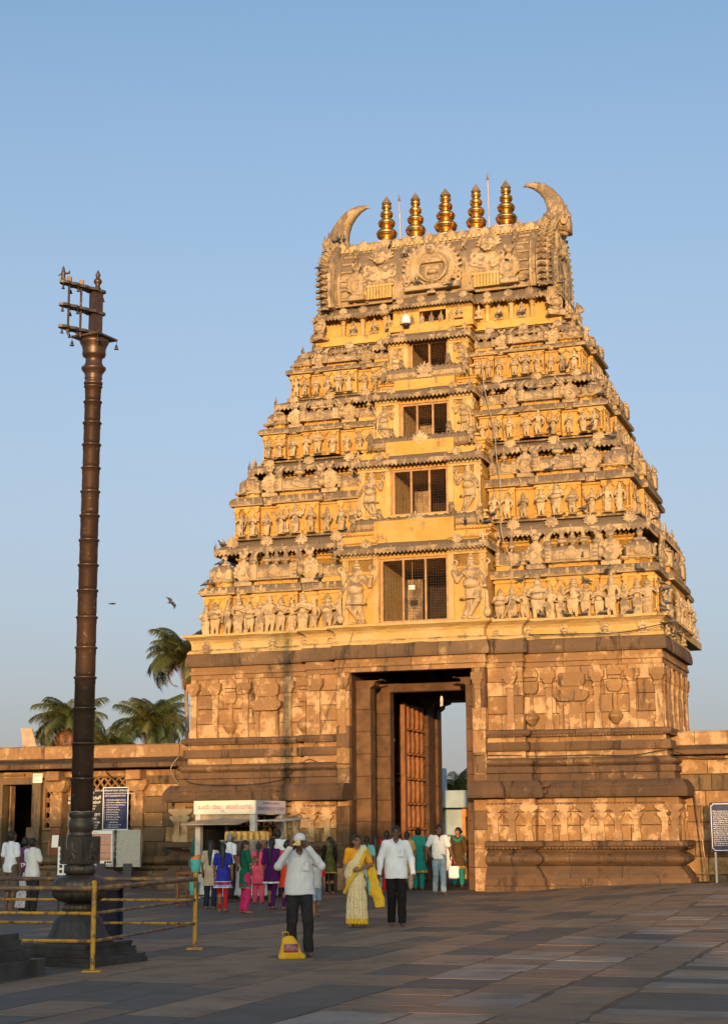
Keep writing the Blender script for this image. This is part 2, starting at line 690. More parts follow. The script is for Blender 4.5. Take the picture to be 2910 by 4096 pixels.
def stones(name, parent, path, prof, mat, ln, mirror=False, jit=0.012, gap=0.007, ch=0.012, only=None):
    """cut a moulding with profile prof [(d,z)..., outer side bottom->top] into separate stones along the path"""
    r = random.Random(hash((name, len(path), round(prof[0][1] * 100), mirror)) & 0xffff)
    sg = -1 if mirror else 1
    for i, a, b2, L, t, nrm in edges_of(path):
        if L < 0.03 or (only is not None and i not in only):
            continue
        k = max(1, round(L / (ln * r.uniform(0.85, 1.15))))
        cuts = [0.0] + sorted((q + r.uniform(-0.16, 0.16)) / k for q in range(1, k)) + [1.0]
        # mitres
        da, db = 0.0, 0.0
        if i > 0:
            p = path[i - 1]
            q = offs(path, i, 1.0)
            da = (q[0] - a[0]) * t[0] + (q[1] - a[1]) * t[1]
        if i < len(path) - 2:
            q = offs(path, i + 1, 1.0)
            db = (q[0] - b2[0]) * t[0] + (q[1] - b2[1]) * t[1]
        for c in range(k):
            u0, u1 = cuts[c] * L, cuts[c + 1] * L
            j = r.uniform(-jit, jit)
            jz = r.uniform(-0.3, 0.3) * jit
            full = [(d + j, z + jz) for d, z in prof]
            zb, zt = prof[0][1], prof[-1][1]
            full = [(-0.35, zb)] + full + [(-0.35, zt)]
            vs = []
            for e, (u, m_) in enumerate(((u0, da if c == 0 else None), (u1, db if c == k - 1 else None))):
                for d, z in full:
                    uu = u + (m_ * d if m_ is not None else (gap if e == 0 else -gap))
                    vs.append((sg * (a[0] + t[0] * uu + nrm[0] * d), a[1] + t[1] * uu + nrm[1] * d, z))
            n = len(full)
            fs = [tuple(range(n)), tuple(reversed(range(n, 2 * n)))]
            for q in range(n):
                q2 = (q + 1) % n
                fs.append((q, q + n, q2 + n, q2))
            if mirror:
                fs = [tuple(reversed(f)) for f in fs]
            put(name, np_mesh(name, vs, fs, (mat,), None, False), parent)


def blocks(parent, path, z0, z1, rows, wid, mats, mirror=False, d=0.0, jit=0.014, skip=None, seed=1):
    """ashlar blocks laid in courses against the wall line"""
    r = random.Random(seed * 31 + (5 if mirror else 0))
    sg = -1 if mirror else 1
    hs = [r.uniform(0.85, 1.15) for _ in range(rows)]
    tot = sum(hs)
    zz = [z0]
    for h in hs:
        zz.append(zz[-1] + (z1 - z0) * h / tot)
    for i, a, b2, L, t, nrm in edges_of(path):
        da = db = 0.0
        if i > 0:
            q = offs(path, i, 1.0)
            da = (q[0] - a[0]) * t[0] + (q[1] - a[1]) * t[1]
        if i < len(path) - 2:
            q = offs(path, i + 1, 1.0)
            db = (q[0] - b2[0]) * t[0] + (q[1] - b2[1]) * t[1]
        for row in range(rows):
            k = max(1, round(L / (wid * r.uniform(0.8, 1.25))))
            cuts = [0.0] + sorted((q + r.uniform(-0.25, 0.25)) / k for q in range(1, k)) + [1.0]
            for c in range(k):
                u0 = cuts[c] * L + (da * d if c == 0 else 0)
                u1 = cuts[c + 1] * L + (db * d if c == k - 1 else 0)
                if skip and skip(a[0] + t[0] * (u0 + u1) / 2, zz[row], i):
                    continue
                j = d + r.uniform(-jit, jit)
                g = 0.0065
                mb = MB()
                ex0 = (da > 0.5 and c == 0)
                ex1 = (db > 0.5 and c == k - 1)
                mb.cbox(u0 + (g if not ex0 else -j + d), u1 - (g if not ex1 else -(j - d)), -j, 0.3 if not (ex0 or ex1) else 0.22, zz[row] + g, zz[row + 1] - g, 0.012)
                vs = [(sg * (a[0] + t[0] * x - nrm[0] * y), a[1] + t[1] * x - nrm[1] * y, z) for x, y, z in mb.v]
                fs = [tuple(reversed(f)) for f in mb.f] if mirror else mb.f
                put("stone_block", np_mesh("stone_block", vs, fs, (mats[r.randrange(len(mats))],), None, False), parent)


HALF = [(1.75, 0.0), (2.12, 0.0), (2.12, 0.26), (3.1, 0.26), (3.1, 0.56), (6.8, 0.56), (6.8, 5.3), (5.9, 5.3), (5.9, 8.22)]
FULL = [(-x, y) for x, y in reversed(HALF[1:])] + HALF[1:]

# solid core of the base storey: two piers and the lintel zone over the passage
core = MB()
for sg in (1, -1):
    xs = sorted((sg * 2.5, sg * 6.62))
    core.box(xs[0], xs[1], 0.80, 5.1, -0.05, 7.15)
    xs = sorted((sg * 2.5, sg * 5.7))
    core.box(xs[0], xs[1], 5.0, 8.0, -0.04, 7.14)
core.box(-2.6, 2.6, 0.32, 0.62, 6.0, 7.15)
core.box(-2.6, 2.6, 0.62, 8.0, 6.9, 7.14)
base = core.build("base_storey", "joint_mortar", gate)

ROLL = lambda z0, z1, d0, d1, n=6: [(d0 + (d1 - d0) * math.sin(math.pi * k / n), z0 + (z1 - z0) * k / n) for k in range(n + 1)]
for mir in (False, True):
    P = HALF[2:]
    PJ = HALF
    blocks(base, HALF[:3], 0.0, 5.92, 11, 0.5, ("ashlar", "ashlar_pale", "moulding_stone"), mir, 0.0, 0.012, seed=77)
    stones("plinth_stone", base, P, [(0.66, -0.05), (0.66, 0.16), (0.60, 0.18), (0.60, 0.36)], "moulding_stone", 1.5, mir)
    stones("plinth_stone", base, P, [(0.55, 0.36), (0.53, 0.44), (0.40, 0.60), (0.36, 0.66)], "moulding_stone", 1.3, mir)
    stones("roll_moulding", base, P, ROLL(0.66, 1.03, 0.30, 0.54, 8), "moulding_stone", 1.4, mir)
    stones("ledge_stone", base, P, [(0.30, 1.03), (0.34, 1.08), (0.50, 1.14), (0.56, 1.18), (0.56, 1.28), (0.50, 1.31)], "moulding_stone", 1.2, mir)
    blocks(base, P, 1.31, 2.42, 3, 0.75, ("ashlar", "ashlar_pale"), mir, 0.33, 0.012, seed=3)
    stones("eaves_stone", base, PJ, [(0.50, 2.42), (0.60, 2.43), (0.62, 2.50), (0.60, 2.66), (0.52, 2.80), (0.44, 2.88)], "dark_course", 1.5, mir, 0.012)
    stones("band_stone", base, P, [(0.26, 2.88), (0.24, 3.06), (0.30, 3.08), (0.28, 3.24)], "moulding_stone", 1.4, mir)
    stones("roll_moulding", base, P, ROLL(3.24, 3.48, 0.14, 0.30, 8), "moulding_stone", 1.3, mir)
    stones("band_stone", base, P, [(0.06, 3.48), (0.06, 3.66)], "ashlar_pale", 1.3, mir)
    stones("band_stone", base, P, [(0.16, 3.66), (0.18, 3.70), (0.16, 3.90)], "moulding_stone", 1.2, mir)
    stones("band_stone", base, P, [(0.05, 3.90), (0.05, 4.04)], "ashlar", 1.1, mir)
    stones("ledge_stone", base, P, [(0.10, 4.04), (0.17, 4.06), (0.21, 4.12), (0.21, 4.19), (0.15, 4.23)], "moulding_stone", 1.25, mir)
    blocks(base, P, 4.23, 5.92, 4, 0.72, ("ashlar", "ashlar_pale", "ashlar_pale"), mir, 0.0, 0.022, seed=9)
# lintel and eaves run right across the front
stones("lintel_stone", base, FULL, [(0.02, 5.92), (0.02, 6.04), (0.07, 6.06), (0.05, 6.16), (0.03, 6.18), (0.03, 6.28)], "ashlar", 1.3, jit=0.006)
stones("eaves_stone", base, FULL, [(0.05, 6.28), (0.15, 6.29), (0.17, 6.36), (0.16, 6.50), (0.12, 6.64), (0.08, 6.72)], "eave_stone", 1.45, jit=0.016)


def scallops(mb, path, z, d, w=0.085, hgt=0.05, mirror=False):
    sg = -1 if mirror else 1
    for i, a, b2, L, t, nrm in edges_of(path):
        if L < 0.5 or i > 3:
            continue
        n = int(L / w)
        for k in range(n):
            u = (k + 0.5) * L / n
            q = []
            for ang in range(0, 181, 36):
                q.append((u - 0.46 * w * math.cos(R(ang)), -hgt * math.sin(R(ang))))
            vs = []
            for dd in (d - 0.05, d + 0.012):
                for x, zz in q:
                    vs.append((sg * (a[0] + t[0] * x + nrm[0] * dd), a[1] + t[1] * x + nrm[1] * dd, z + zz))
            m_ = len(q)
            fs = [tuple(range(m_)), tuple(reversed(range(m_, 2 * m_)))] + [(e, e + m_, (e + 1) % m_ + m_, (e + 1) % m_) for e in range(m_)]
            if not mirror:
                fs = [tuple(reversed(f)) for f in fs]
            mb.add(vs, fs)


sc = MB()
for mir in (False, True):
    scallops(sc, HALF[2:], 4.08, 0.20, mirror=mir)
    scallops(sc, HALF[2:], 1.15, 0.53, 0.10, mirror=mir)
    scallops(sc, HALF[2:], 2.30, 0.35, 0.10, mirror=mir)
tag(sc.build("scalloped_fringe", "moulding_stone", base), kind="stuff")

# pilasters, vases and niches on the base storey
pil = MB()
pil.box(-0.10, 0.10, -0.07, 0.05, 0.0, 0.18)
pil.box(-0.075, 0.075, -0.045, 0.05, 0.18, 1.12)
pil.box(-0.095, 0.095, -0.07, 0.05, 1.12, 1.17)
pil.box(-0.08, 0.08, -0.055, 0.05, 1.17, 1.23)
pil.m = 1
pil.prism([(-0.08, 1.23), (0.08, 1.23), (0.13, 1.31), (0.13, 1.36), (-0.13, 1.36), (-0.13, 1.31)], -0.09, 0.05)
pil.box(-0.17, 0.17, -0.10, 0.05, 1.36, 1.56)
pil.m = 0
pil.box(-0.08, 0.08, -0.05, 0.05, 1.56, 1.68)
pil_me = pil.mesh("pilaster", "ashlar_pale", "ashlar")
spl = MB()
spl.box(-0.10, 0.10, -0.08, 0.05, 0.0, 0.20)
spl.box(-0.07, 0.07, -0.05, 0.05, 0.20, 0.52)
spl.box(-0.09, 0.09, -0.07, 0.05, 0.52, 0.57)
spl.prism([(-0.09, 0.57), (0.09, 0.57), (0.16, 0.66), (0.16, 0.72), (-0.16, 0.72), (-0.16, 0.66)], -0.10, 0.05)
spl.prism([(-0.07, 0.72), (0.07, 0.72), (0.22, 0.84), (0.22, 0.92), (-0.22, 0.92), (-0.22, 0.84)], -0.07, 0.05)
spl_me = spl.mesh("short_pilaster", "ashlar_pale")
vase = MB()
vase.box(-0.05, 0.05, -0.035, 0.05, 0.0, 1.30)
vase.lathe([(0.05, 0.10), (0.11, 0.16), (0.20, 0.30), (0.20, 0.36), (0.12, 0.46), (0.07, 0.54)], 12, (0, 0, 0))
vase.prism([(-0.13, 0.98), (0.13, 0.98), (0.20, 1.10), (0.20, 1.30), (-0.20, 1.30), (-0.20, 1.10)], -0.09, 0.05)
vase.box(-0.17, 0.17, -0.075, 0.05, 1.32, 1.40)
vase.prism([(-0.19, 1.42), (0.19, 1.42), (0.19, 1.52), (0.13, 1.64), (0.0, 1.71), (-0.13, 1.64), (-0.19, 1.52)], -0.08, 0.05)
vase_me = vase.mesh("vase_relief", "ashlar")
nic = MB()
for s_ in (-1, 1):
    a0, a1 = sorted((s_ * 0.25, s_ * 0.35))
    nic.box(a0, a1, -0.06, 0.05, 0.0, 0.62)
    nic.prism([(s_ * 0.30 - 0.05, 0.62), (s_ * 0.30 + 0.05, 0.62), (s_ * 0.30 + 0.09, 0.72), (s_ * 0.30 - 0.09, 0.72)], -0.08, 0.05)
nic.prism([(-0.34, 0.74), (0.34, 0.74), (0.46, 0.86), (0.46, 0.98), (0.34, 1.04), (-0.34, 1.04), (-0.46, 0.98), (-0.46, 0.86)], -0.15, 0.05)
nic.box(-0.30, 0.30, -0.07, 0.05, 1.04, 1.14)
nic.prism([(-0.28, 1.14), (0.28, 1.14), (0.36, 1.22), (0.36, 1.44), (0.30, 1.50), (-0.30, 1.50), (-0.36, 1.44), (-0.36, 1.22)], -0.11, 0.05)
nic.m = 1
nic.box(-0.24, 0.24, -0.022, 0.05, -0.30, 0.74)
nic_me = nic.mesh("niche", "ashlar", "ashlar_pale")
for sg in (1, -1):
    for x in (2.78, 3.76, 5.08, 6.02, 6.70):
        put("pilaster", pil_me, base, (sg * x, 0.545 if x > 3.1 else 0.25, 4.23), 0, (1.15, 1.7, 1.0))
    for x in (3.28, 5.55):
        put("vase_relief", vase_me, base, (sg * x, 0.55, 4.22), 0, (1.0, 1.5, 1.0))
    put("niche", nic_me, base, (sg * 4.40, 0.55, 4.23), 0, (1.0, 1.4, 1.0))
    for x in (2.36, 2.82, 3.28, 3.74, 4.15, 4.75, 5.12, 5.56, 6.05, 6.78, 7.02):
        put("short_pilaster", spl_me, base, (sg * x, 0.225 if x > 3.43 else -0.075, 1.31), 0, (1.15, 1.6, 1.0))
    put("pilaster", pil_me, base, (sg * 1.93, 0.0, 4.23))
    for y in (0.75, 1.5, 2.3, 3.2, 4.1, 5.0):
        xx = 6.8
        put("pilaster", pil_me, base, (sg * (xx - 0.01), y, 4.23), sg * math.pi / 2)
        put("short_pilaster", spl_me, base, (sg * (xx + 0.32), y, 1.31), sg * math.pi / 2)

# relief panels on the dark projecting course
rel = MB()
for sg in (1, -1):
    for x in np.arange(2.4, 7.2, 0.62):
        f = -0.04 if x > 3.7 else -0.24
        rel.box(sg * x - 0.16, sg * x + 0.16, f - 0.025, f + 0.2, 2.54, 2.62)
        rel.box(sg * x - 0.22, sg * x + 0.22, f - 0.005, f + 0.25, 2.70, 2.745)
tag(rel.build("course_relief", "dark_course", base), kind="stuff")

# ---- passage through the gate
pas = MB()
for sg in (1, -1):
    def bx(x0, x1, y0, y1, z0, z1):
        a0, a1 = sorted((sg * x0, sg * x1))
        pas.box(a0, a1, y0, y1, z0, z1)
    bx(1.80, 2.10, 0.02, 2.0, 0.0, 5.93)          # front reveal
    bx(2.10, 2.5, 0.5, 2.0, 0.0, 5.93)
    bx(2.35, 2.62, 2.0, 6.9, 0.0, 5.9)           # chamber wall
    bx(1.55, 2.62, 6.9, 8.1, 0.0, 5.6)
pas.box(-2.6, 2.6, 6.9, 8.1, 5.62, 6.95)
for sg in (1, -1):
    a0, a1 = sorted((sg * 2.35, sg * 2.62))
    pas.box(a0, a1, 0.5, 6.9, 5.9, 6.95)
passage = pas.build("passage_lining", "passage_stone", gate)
for sg in (1, -1):
    for (x0, x1, y0, y1, zt) in ((1.38, 1.82, 0.72, 1.15, 5.55), (1.22, 1.82, 2.0, 2.35, 5.50), (1.50, 1.75, 6.70, 7.05, 5.35), (1.46, 1.62, 7.6, 8.05, 5.35)):
        mb = MB()
        a0, a1 = sorted((sg * x0, sg * x1))
        nb = 9
        for q in range(nb):
            z0 = zt * q / nb
            mb.cbox(a0 + 0.002 * (q % 2), a1 - 0.002 * (q % 3), y0 + 0.006 * (q % 2), y1, z0 + 0.003, zt * (q + 1) / nb - 0.003, 0.012)
        # bracket capital reaching into the passage
        c0 = sg * (x0 - 0.34)
        c1 = sg * x1
        pl = [(sg * x0, zt - 0.02), (sg * (x0 - 0.12), zt + 0.06), (sg * (x0 - 0.14), zt + 0.16), (sg * (x0 - 0.34), zt + 0.22), (c0, 5.74), (c1, 5.74), (c1, zt - 0.02)]
        if sg < 0:
            pl = pl[::-1]
        mb.prism(list(reversed(pl)), y0 - 0.02, y1)
        mb.build("passage_pillar", "passage_stone", passage)
for y0, y1, z0, z1 in ((2.02, 2.33, 5.50, 5.74),):
    mb = MB()
    mb.cbox(-1.22, 1.22, y0, y1, z0, z1, 0.02)
    mb.build("passage_beam", "passage_stone", passage)
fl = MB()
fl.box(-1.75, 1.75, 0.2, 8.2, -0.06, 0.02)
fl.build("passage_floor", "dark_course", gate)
# side platform inside the chamber with a carved band
pf = MB()
for sg in (1, -1):
    a0, a1 = sorted((sg * 1.62, sg * 2.36))
    pf.box(a0, a1, 2.36, 4.2, 0.0, 0.9)
    a0, a1 = sorted((sg * 2.2, sg * 2.36))
    pf.box(a0, a1, 2.4, 6.6, 3.05, 3.2)
    pf.box(a0, a1, 2.4, 6.6, 3.28, 3.36)
pf.build("side_bench", "passage_stone", passage)

# open wooden door leaves, posts carrying studded rails
for sg in (-1, 1):
    leaf = MB()
    a0, a1 = sorted((sg * 1.60, sg * 1.66))
    for q in range(5):
        y = 4.32 + q * 0.44
        leaf.box(a0 + 0.004 * (q % 2), a1 + 0.004 * (q % 2), y + 0.006, y + 0.434, 0.06, 5.36)
    lo = leaf.build("door_leaf", "door_wood", gate)
    for q in range(4):
        y = 4.72 + q * 0.46
        mb = MB()
        for z in range(7):
            z0 = 0.15 + z * 0.74
            mb.tube([(sg * 1.56, y, z0 + 0.05), (sg * 1.55, y, z0 + 0.22), (sg * 1.55, y, z0 + 0.52), (sg * 1.56, y, z0 + 0.69)], [0.055, 0.075, 0.075, 0.055], 8)
            mb.lathe([(0.10, 0), (0.12, 0.025), (0.10, 0.05)], 10, (sg * 1.54, y, z0 - 0.02))
        mb.build("door_post", "door_wood", lo, smooth=False)
    for z in range(7):
        mb = MB()
        a0, a1 = sorted((sg * 1.585, sg * 1.60))
        mb.box(a0, a1, 4.34, 6.5, 0.10 + z * 0.74, 0.20 + z * 0.74)
        mb.build("door_rail", "door_wood", lo)
    mb = MB()
    a0, a1 = sorted((sg * 1.52, sg * 1.60))
    mb.box(a0, a1, 4.30, 4.52, 0.06, 5.40)
    mb.build("door_stile", "door_wood", lo)

bulb = empty("spiral_bulb", (0, 0, 0), 0, "spiral energy-saving bulb hanging from the dark ceiling of the gate passage", "light bulb")
bulb.location = tworld(0.03, 3.0, 5.15)
mb = MB()
mb.tube([(0, 0, 0.28), (0, 0, 0.62)], 0.006, 6)
mb.build("cord", "cable", bulb)
mb = MB()
mb.lathe([(0.015, 0.30), (0.035, 0.26), (0.045, 0.18), (0.045, 0.14)], 12)
mb.build("socket", "white_plastic", bulb, smooth=True)
mb = MB()
mb.tube([(0.04 * math.cos(a * 0.9), 0.04 * math.sin(a * 0.9), 0.14 - a * 0.0062) for a in range(26)], 0.014, 6)
mb.build("spiral_tube", "white_plastic", bulb, smooth=True)
lamp = empty("dome_lamp", tworld(-1.52, 2.95, 4.2), 0, "small white dome lamp on the left wall inside the gate passage", "lamp")
mb = MB()
mb.lathe([(0.0, -0.16), (0.09, -0.12), (0.12, -0.02), (0.12, 0.02), (0.05, 0.10), (0.03, 0.16)], 14)
mb.build("lamp_shade", "white_plastic", lamp, smooth=True)
mb = MB()
mb.tube([(0, 0, 0.14), (-0.1, 0.1, 0.20), (-0.72, 0.2, 0.20)], 0.015, 6)
mb.build("bracket", "rod_metal", lamp)

stucco("roof_plaster", (0.375, 0.272, 0.148), (0.41, 0.315, 0.195), (0.185, 0.14, 0.10), 0.27, 0.35)

# ------------------------------------------------------------------ carved figures (unit height, facing -y)
def figure(arms, sway=0.0, fat=0.0, crown=0.16, legs=0, skirt=0.0, four=False, club=None, seat=False):
    g = 1 + fat * 0.5
    P = []
    hz = 0.47 if not seat else 0.20
    top = hz + 0.53
    hx = sway * 0.04
    P += [K_ for K_ in (
        C((hx, 0, hz), (0, 0, hz + 0.13), 0.088 * g, 0.070 * g, 0.75),
        C((0, 0, hz + 0.12), (0, 0, hz + 0.25), 0.072 * g, 0.098, 0.72),
        C((-0.085, 0, hz + 0.265), (0.085, 0, hz + 0.265), 0.052, 0.052, 0.9),
        C((0, -0.01, hz + 0.27), (0, -0.015, hz + 0.34), 0.036, 0.036),
        E((0, -0.02, hz + 0.375), (0.058, 0.062, 0.07)),
        E((0, -0.085, hz + 0.365), (0.013, 0.02, 0.02)),
        E((-0.062, -0.01, hz + 0.36), (0.018, 0.02, 0.035)), E((0.062, -0.01, hz + 0.36), (0.018, 0.02, 0.035)))]
    if fat:
        P.append(E((hx * 0.5, -0.05, hz + 0.08), (0.11 * g, 0.10 * g, 0.10)))
    # crown
    zc = hz + 0.43
    P += [C((0, 0, zc), (0, 0.0, zc + crown), 0.058, 0.018), T((0, 0, zc + 0.01), 0.055, 0.014, 2), T((0, 0, zc + 0.4 * crown), 0.042, 0.012, 2)]
    # necklace, belt
    P += [T((0, -0.02, hz + 0.22), 0.06, 0.013, 1), T((hx, 0, hz + 0.03), 0.088 * g, 0.014, 2)]
    if seat:
        P += [C((-0.06, 0, 0.12), (-0.17, -0.12, 0.08), 0.075, 0.06), C((-0.17, -0.12, 0.08), (0.0, -0.17, 0.05), 0.055, 0.045),
              C((0.06, 0, 0.12), (0.17, -0.12, 0.08), 0.075, 0.06), C((0.17, -0.12, 0.08), (0.0, -0.15, 0.05), 0.055, 0.045),
              B((0, -0.03, 0.02), (0.20, 0.13, 0.02), 0.01)]
    else:
        for s_ in (-1, 1):
            kx, ky = s_ * 0.058 + hx, -0.03
            fx = s_ * (0.055 + 0.02 * legs)
            if legs == 2 and s_ > 0:          # crossed leg
                kx, ky, fx = 0.10, -0.09, -0.03
            P += [C((s_ * 0.05 + hx, 0, hz - 0.02), (kx, ky, 0.27), 0.070 * g, 0.050), C((kx, ky, 0.27), (fx, -0.01, 0.05), 0.046, 0.034),
                  C((fx, 0.0, 0.025), (fx * 1.1, -0.07, 0.02), 0.032, 0.026)]
        P.append(C((hx, 0, hz - 0.03), (hx, -0.03, hz - 0.15), 0.105 * g, 0.095 + 0.02 * skirt, 0.7))
        if skirt:
            P.append(C((hx, -0.01, 0.33), (0, -0.01, 0.10), 0.10, 0.105 * skirt, 0.6))
        P.append(C((hx, -0.06, hz - 0.02), (0, -0.075, 0.16), 0.022, 0.018))
        P.append(B((0, 0.02, 0.0), (0.13, 0.08, 0.012), 0.006))
    for (e, w) in arms:
        s_ = 1 if e[0] > 0 else -1
        sh = (s_ * 0.115, 0, hz + 0.26)
        ee = (e[0], e[1], hz + e[2])
        ww = (w[0], w[1], hz + w[2])
        P += [C(sh, ee, 0.040, 0.033), C(ee, ww, 0.033, 0.025), E(ww, (0.032, 0.032, 0.036)), T(((sh[0] + ee[0]) / 2, ee[1] * 0.5, (sh[2] + ee[2]) / 2), 0.036, 0.011, 2)]
    if four:
        for s_ in (-1, 1):
            P += [C((s_ * 0.11, 0.02, hz + 0.25), (s_ * 0.21, 0.02, hz + 0.20), 0.035, 0.03), C((s_ * 0.21, 0.02, hz + 0.20), (s_ * 0.23, -0.02, hz + 0.36), 0.03, 0.024),
                  T((s_ * 0.235, -0.02, hz + 0.42), 0.04, 0.018, 1)]
    if club is not None:
        P += [C((club, -0.09, 0.40), (club, -0.06, 0.10), 0.022, 0.03), E((club, -0.06, 0.08), (0.055, 0.055, 0.08))]
    return P, top + crown


JOIN = [((-0.15, -0.02, 0.12), (-0.02, -0.11, 0.19)), ((0.15, -0.02, 0.12), (0.02, -0.11, 0.19))]
DOWN = [((-0.17, 0, 0.12), (-0.16, -0.04, -0.04)), ((0.16, 0, 0.12), (0.05, -0.10, 0.08))]
UPL = [((-0.20, -0.02, 0.16), (-0.20, -0.08, 0.30)), ((0.16, 0.0, 0.11), (0.13, -0.05, -0.04))]
HOLD = [((-0.17, -0.01, 0.12), (-0.05, -0.12, 0.07)), ((0.17, -0.01, 0.12), (0.06, -0.12, 0.12))]
STAT = []
for kw in (dict(arms=JOIN, crown=0.13), dict(arms=DOWN, sway=0.8, crown=0.12, skirt=1.0), dict(arms=UPL, sway=-0.6, crown=0.15),
           dict(arms=HOLD, fat=0.35, crown=0.08), dict(arms=JOIN, four=True, crown=0.17, skirt=0.9, club=0.2),
           dict(arms=UPL, sway=0.5, crown=0.10, skirt=1.05), dict(arms=HOLD, crown=0.16, skirt=0.95, sway=-0.4)):
    p, tp = figure(**kw)
    V, Q = sdf(p, 0.0125, 0.007)
    STAT.append(np_mesh("statue", V / tp, Q, ("statue_plaster",)))
p, tp = figure(HOLD, crown=0.13, seat=True)
V, Q = sdf(p, 0.0125, 0.007)
SEATED = np_mesh("seated_statue", V / tp, Q, ("statue_plaster",))
p, tp = figure(UPL + [((-0.19, -0.04, 0.08), (-0.10, -0.12, 0.02))], fat=0.5, crown=0.05, seat=True)
V, Q = sdf(p, 0.0125, 0.007)
GANA = np_mesh("dwarf_figure", V / tp, Q, ("statue_plaster",))
GUARD = []
for s_ in (-1, 1):
    p, tp = figure([((-0.20, -0.04, 0.12), (-0.24, -0.10, 0.26)), ((0.19, -0.03, 0.12), (0.22, -0.12, 0.02))], sway=0.8, fat=0.25, crown=0.15, legs=2, four=True, club=0.24)
    p += [T((0, -0.05, 0.30), 0.15, 0.016, 2), C((-0.10, -0.09, 0.72), (0.10, -0.10, 0.50), 0.016), C((0.10, -0.09, 0.72), (-0.08, -0.11, 0.52), 0.014)]
    V, Q = sdf(p, 0.011, 0.007)
    V = V / tp
    if s_ < 0:
        V = V * np.array([-1, 1, 1])
        Q = Q[:, ::-1]
    GUARD.append(np_mesh("guardian_statue", V, Q, ("statue_plaster",)))

# crest ornament (fan of petals with a disc), unit height, facing -y
pp = [B((0, 0, 0.10), (0.34, 0.05, 0.06), 0.03), T((0, -0.04, 0.36), 0.17, 0.06, 1), E((0, 0, 0.36), (0.22, 0.06, 0.22)), E((0, -0.06, 0.36), (0.06, 0.05, 0.06))]
for a in range(-100, 101, 25):
    ca, sa = math.sin(R(a)), math.cos(R(a))
    pp.append(C((0.24 * ca, 0.0, 0.36 + 0.22 * sa), (0.40 * ca, 0.0, 0.40 + (0.42 if a == 0 else 0.36) * sa), 0.085, 0.045))
CREST = carve("crest_ornament", pp, 0.035, "statue_plaster", 0.02)
# flame leaf
LEAF = carve("leaf_ornament", [C((0, 0, 0), (0, 0, 0.55), 0.20, 0.13, 0.45), C((0, 0, 0.5), (0.05, -0.03, 0.95), 0.13, 0.03, 0.5), C((-0.12, -0.04, 0.1), (-0.2, -0.06, 0.5), 0.10, 0.05, 0.5),
                            C((0.12, -0.04, 0.1), (0.22, -0.06, 0.48), 0.10, 0.05, 0.5)], 0.045, "weathered_plaster", 0.03)
# gable shrine (panjara): flame-shaped arch with ring and lion mask, unit height, about 0.5 wide
pp = [B((0, 0.05, 0.08), (0.24, 0.12, 0.05), 0.02), E((0, 0.02, 0.40), (0.25, 0.10, 0.28)), T((0, -0.06, 0.38), 0.12, 0.035, 1), NEG(E((0, -0.12, 0.37), (0.075, 0.10, 0.09))),
      C((0, 0.0, 0.62), (0, 0.0, 0.76), 0.10, 0.06), E((0, -0.05, 0.83), (0.11, 0.10, 0.09)), E((-0.10, -0.02, 0.93), (0.05, 0.04, 0.07)), E((0.10, -0.02, 0.93), (0.05, 0.04, 0.07)), E((0, -0.13, 0.80), (0.05, 0.05, 0.04))]
for a in range(-110, 111, 22):
    ca, sa = math.sin(R(a)), math.cos(R(a))
    pp.append(E((0.26 * ca, -0.01, 0.40 + 0.28 * sa), (0.05, 0.06, 0.05)))
PANJ = carve("gable_shrine", pp, 0.028, "statue_plaster", 0.02)


def kalasha_prims(x, y, z, s):
    return [C((x, y, z), (x, y, z + 0.15 * s), 0.10 * s, 0.06 * s), E((x, y, z + 0.32 * s), (0.20 * s, 0.20 * s, 0.16 * s)), T((x, y, z + 0.50 * s), 0.08 * s, 0.035 * s, 2),
            C((x, y, z + 0.5 * s), (x, y, z + 1.0 * s), 0.10 * s, 0.015 * s)]


def sala(nf, horns=(-1, 1)):
    """barrel-vaulted miniature roof, 1 wide, total height 1 with finials (vault 0.55)"""
    P = [B((0, 0.1, 0.03), (0.50, 0.21, 0.015), 0.015)]
    P += [C((-0.40, 0.10, 0.26), (0.40, 0.10, 0.26), 0.19, 0.19, 1.0), B((0, 0.10, 0.15), (0.40, 0.19, 0.10), 0.01)]
    for s_ in (-1, 1):
        P += [B((s_ * 0.40, 0.08, 0.22), (0.045, 0.22, 0.20), 0.03)]
        for q in range(4):
            P.append(E((s_ * 0.42, -0.15, 0.08 + q * 0.10), (0.055, 0.04, 0.045)))
    for s_ in horns:
        pts = [(s_ * 0.43, 0.40), (s_ * 0.47, 0.55), (s_ * 0.46, 0.70), (s_ * 0.40, 0.82), (s_ * 0.33, 0.88)]
        rs = [0.11, 0.085, 0.065, 0.045, 0.018]
        for q in range(4):
            P.append(C((pts[q][0], 0.08, pts[q][1]), (pts[q + 1][0], 0.08, pts[q + 1][1]), rs[q], rs[q + 1]))
        P += [E((s_ * 0.44, -0.04, 0.52), (0.07, 0.08, 0.08)), E((s_ * 0.44, -0.12, 0.50), (0.035, 0.05, 0.03))]
    P += [T((0, -0.12, 0.22), 0.075, 0.025, 1), E((0, -0.10, 0.22), (0.11, 0.05, 0.13)), E((0, -0.12, 0.38), (0.055, 0.05, 0.06))]
    for a in range(-100, 101, 25):
        P.append(E((0.125 * math.sin(R(a)), -0.11, 0.22 + 0.13 * math.cos(R(a))), (0.028, 0.03, 0.028)))
    for x in {1: [0], 3: [-0.19, 0, 0.19]}[nf]:
        P += kalasha_prims(x, 0.09, 0.43, 0.50 if nf == 3 else 0.62)
    return P


SALA3 = carve("barrel_shrine_roof", sala(3), 0.016, "roof_plaster", 0.008)
SALA1 = carve("barrel_shrine_roof", sala(1), 0.016, "roof_plaster", 0.008)
HSALA = carve("half_barrel_roof", [q for q in sala(1, (1,))], 0.018, "roof_plaster", 0.008)
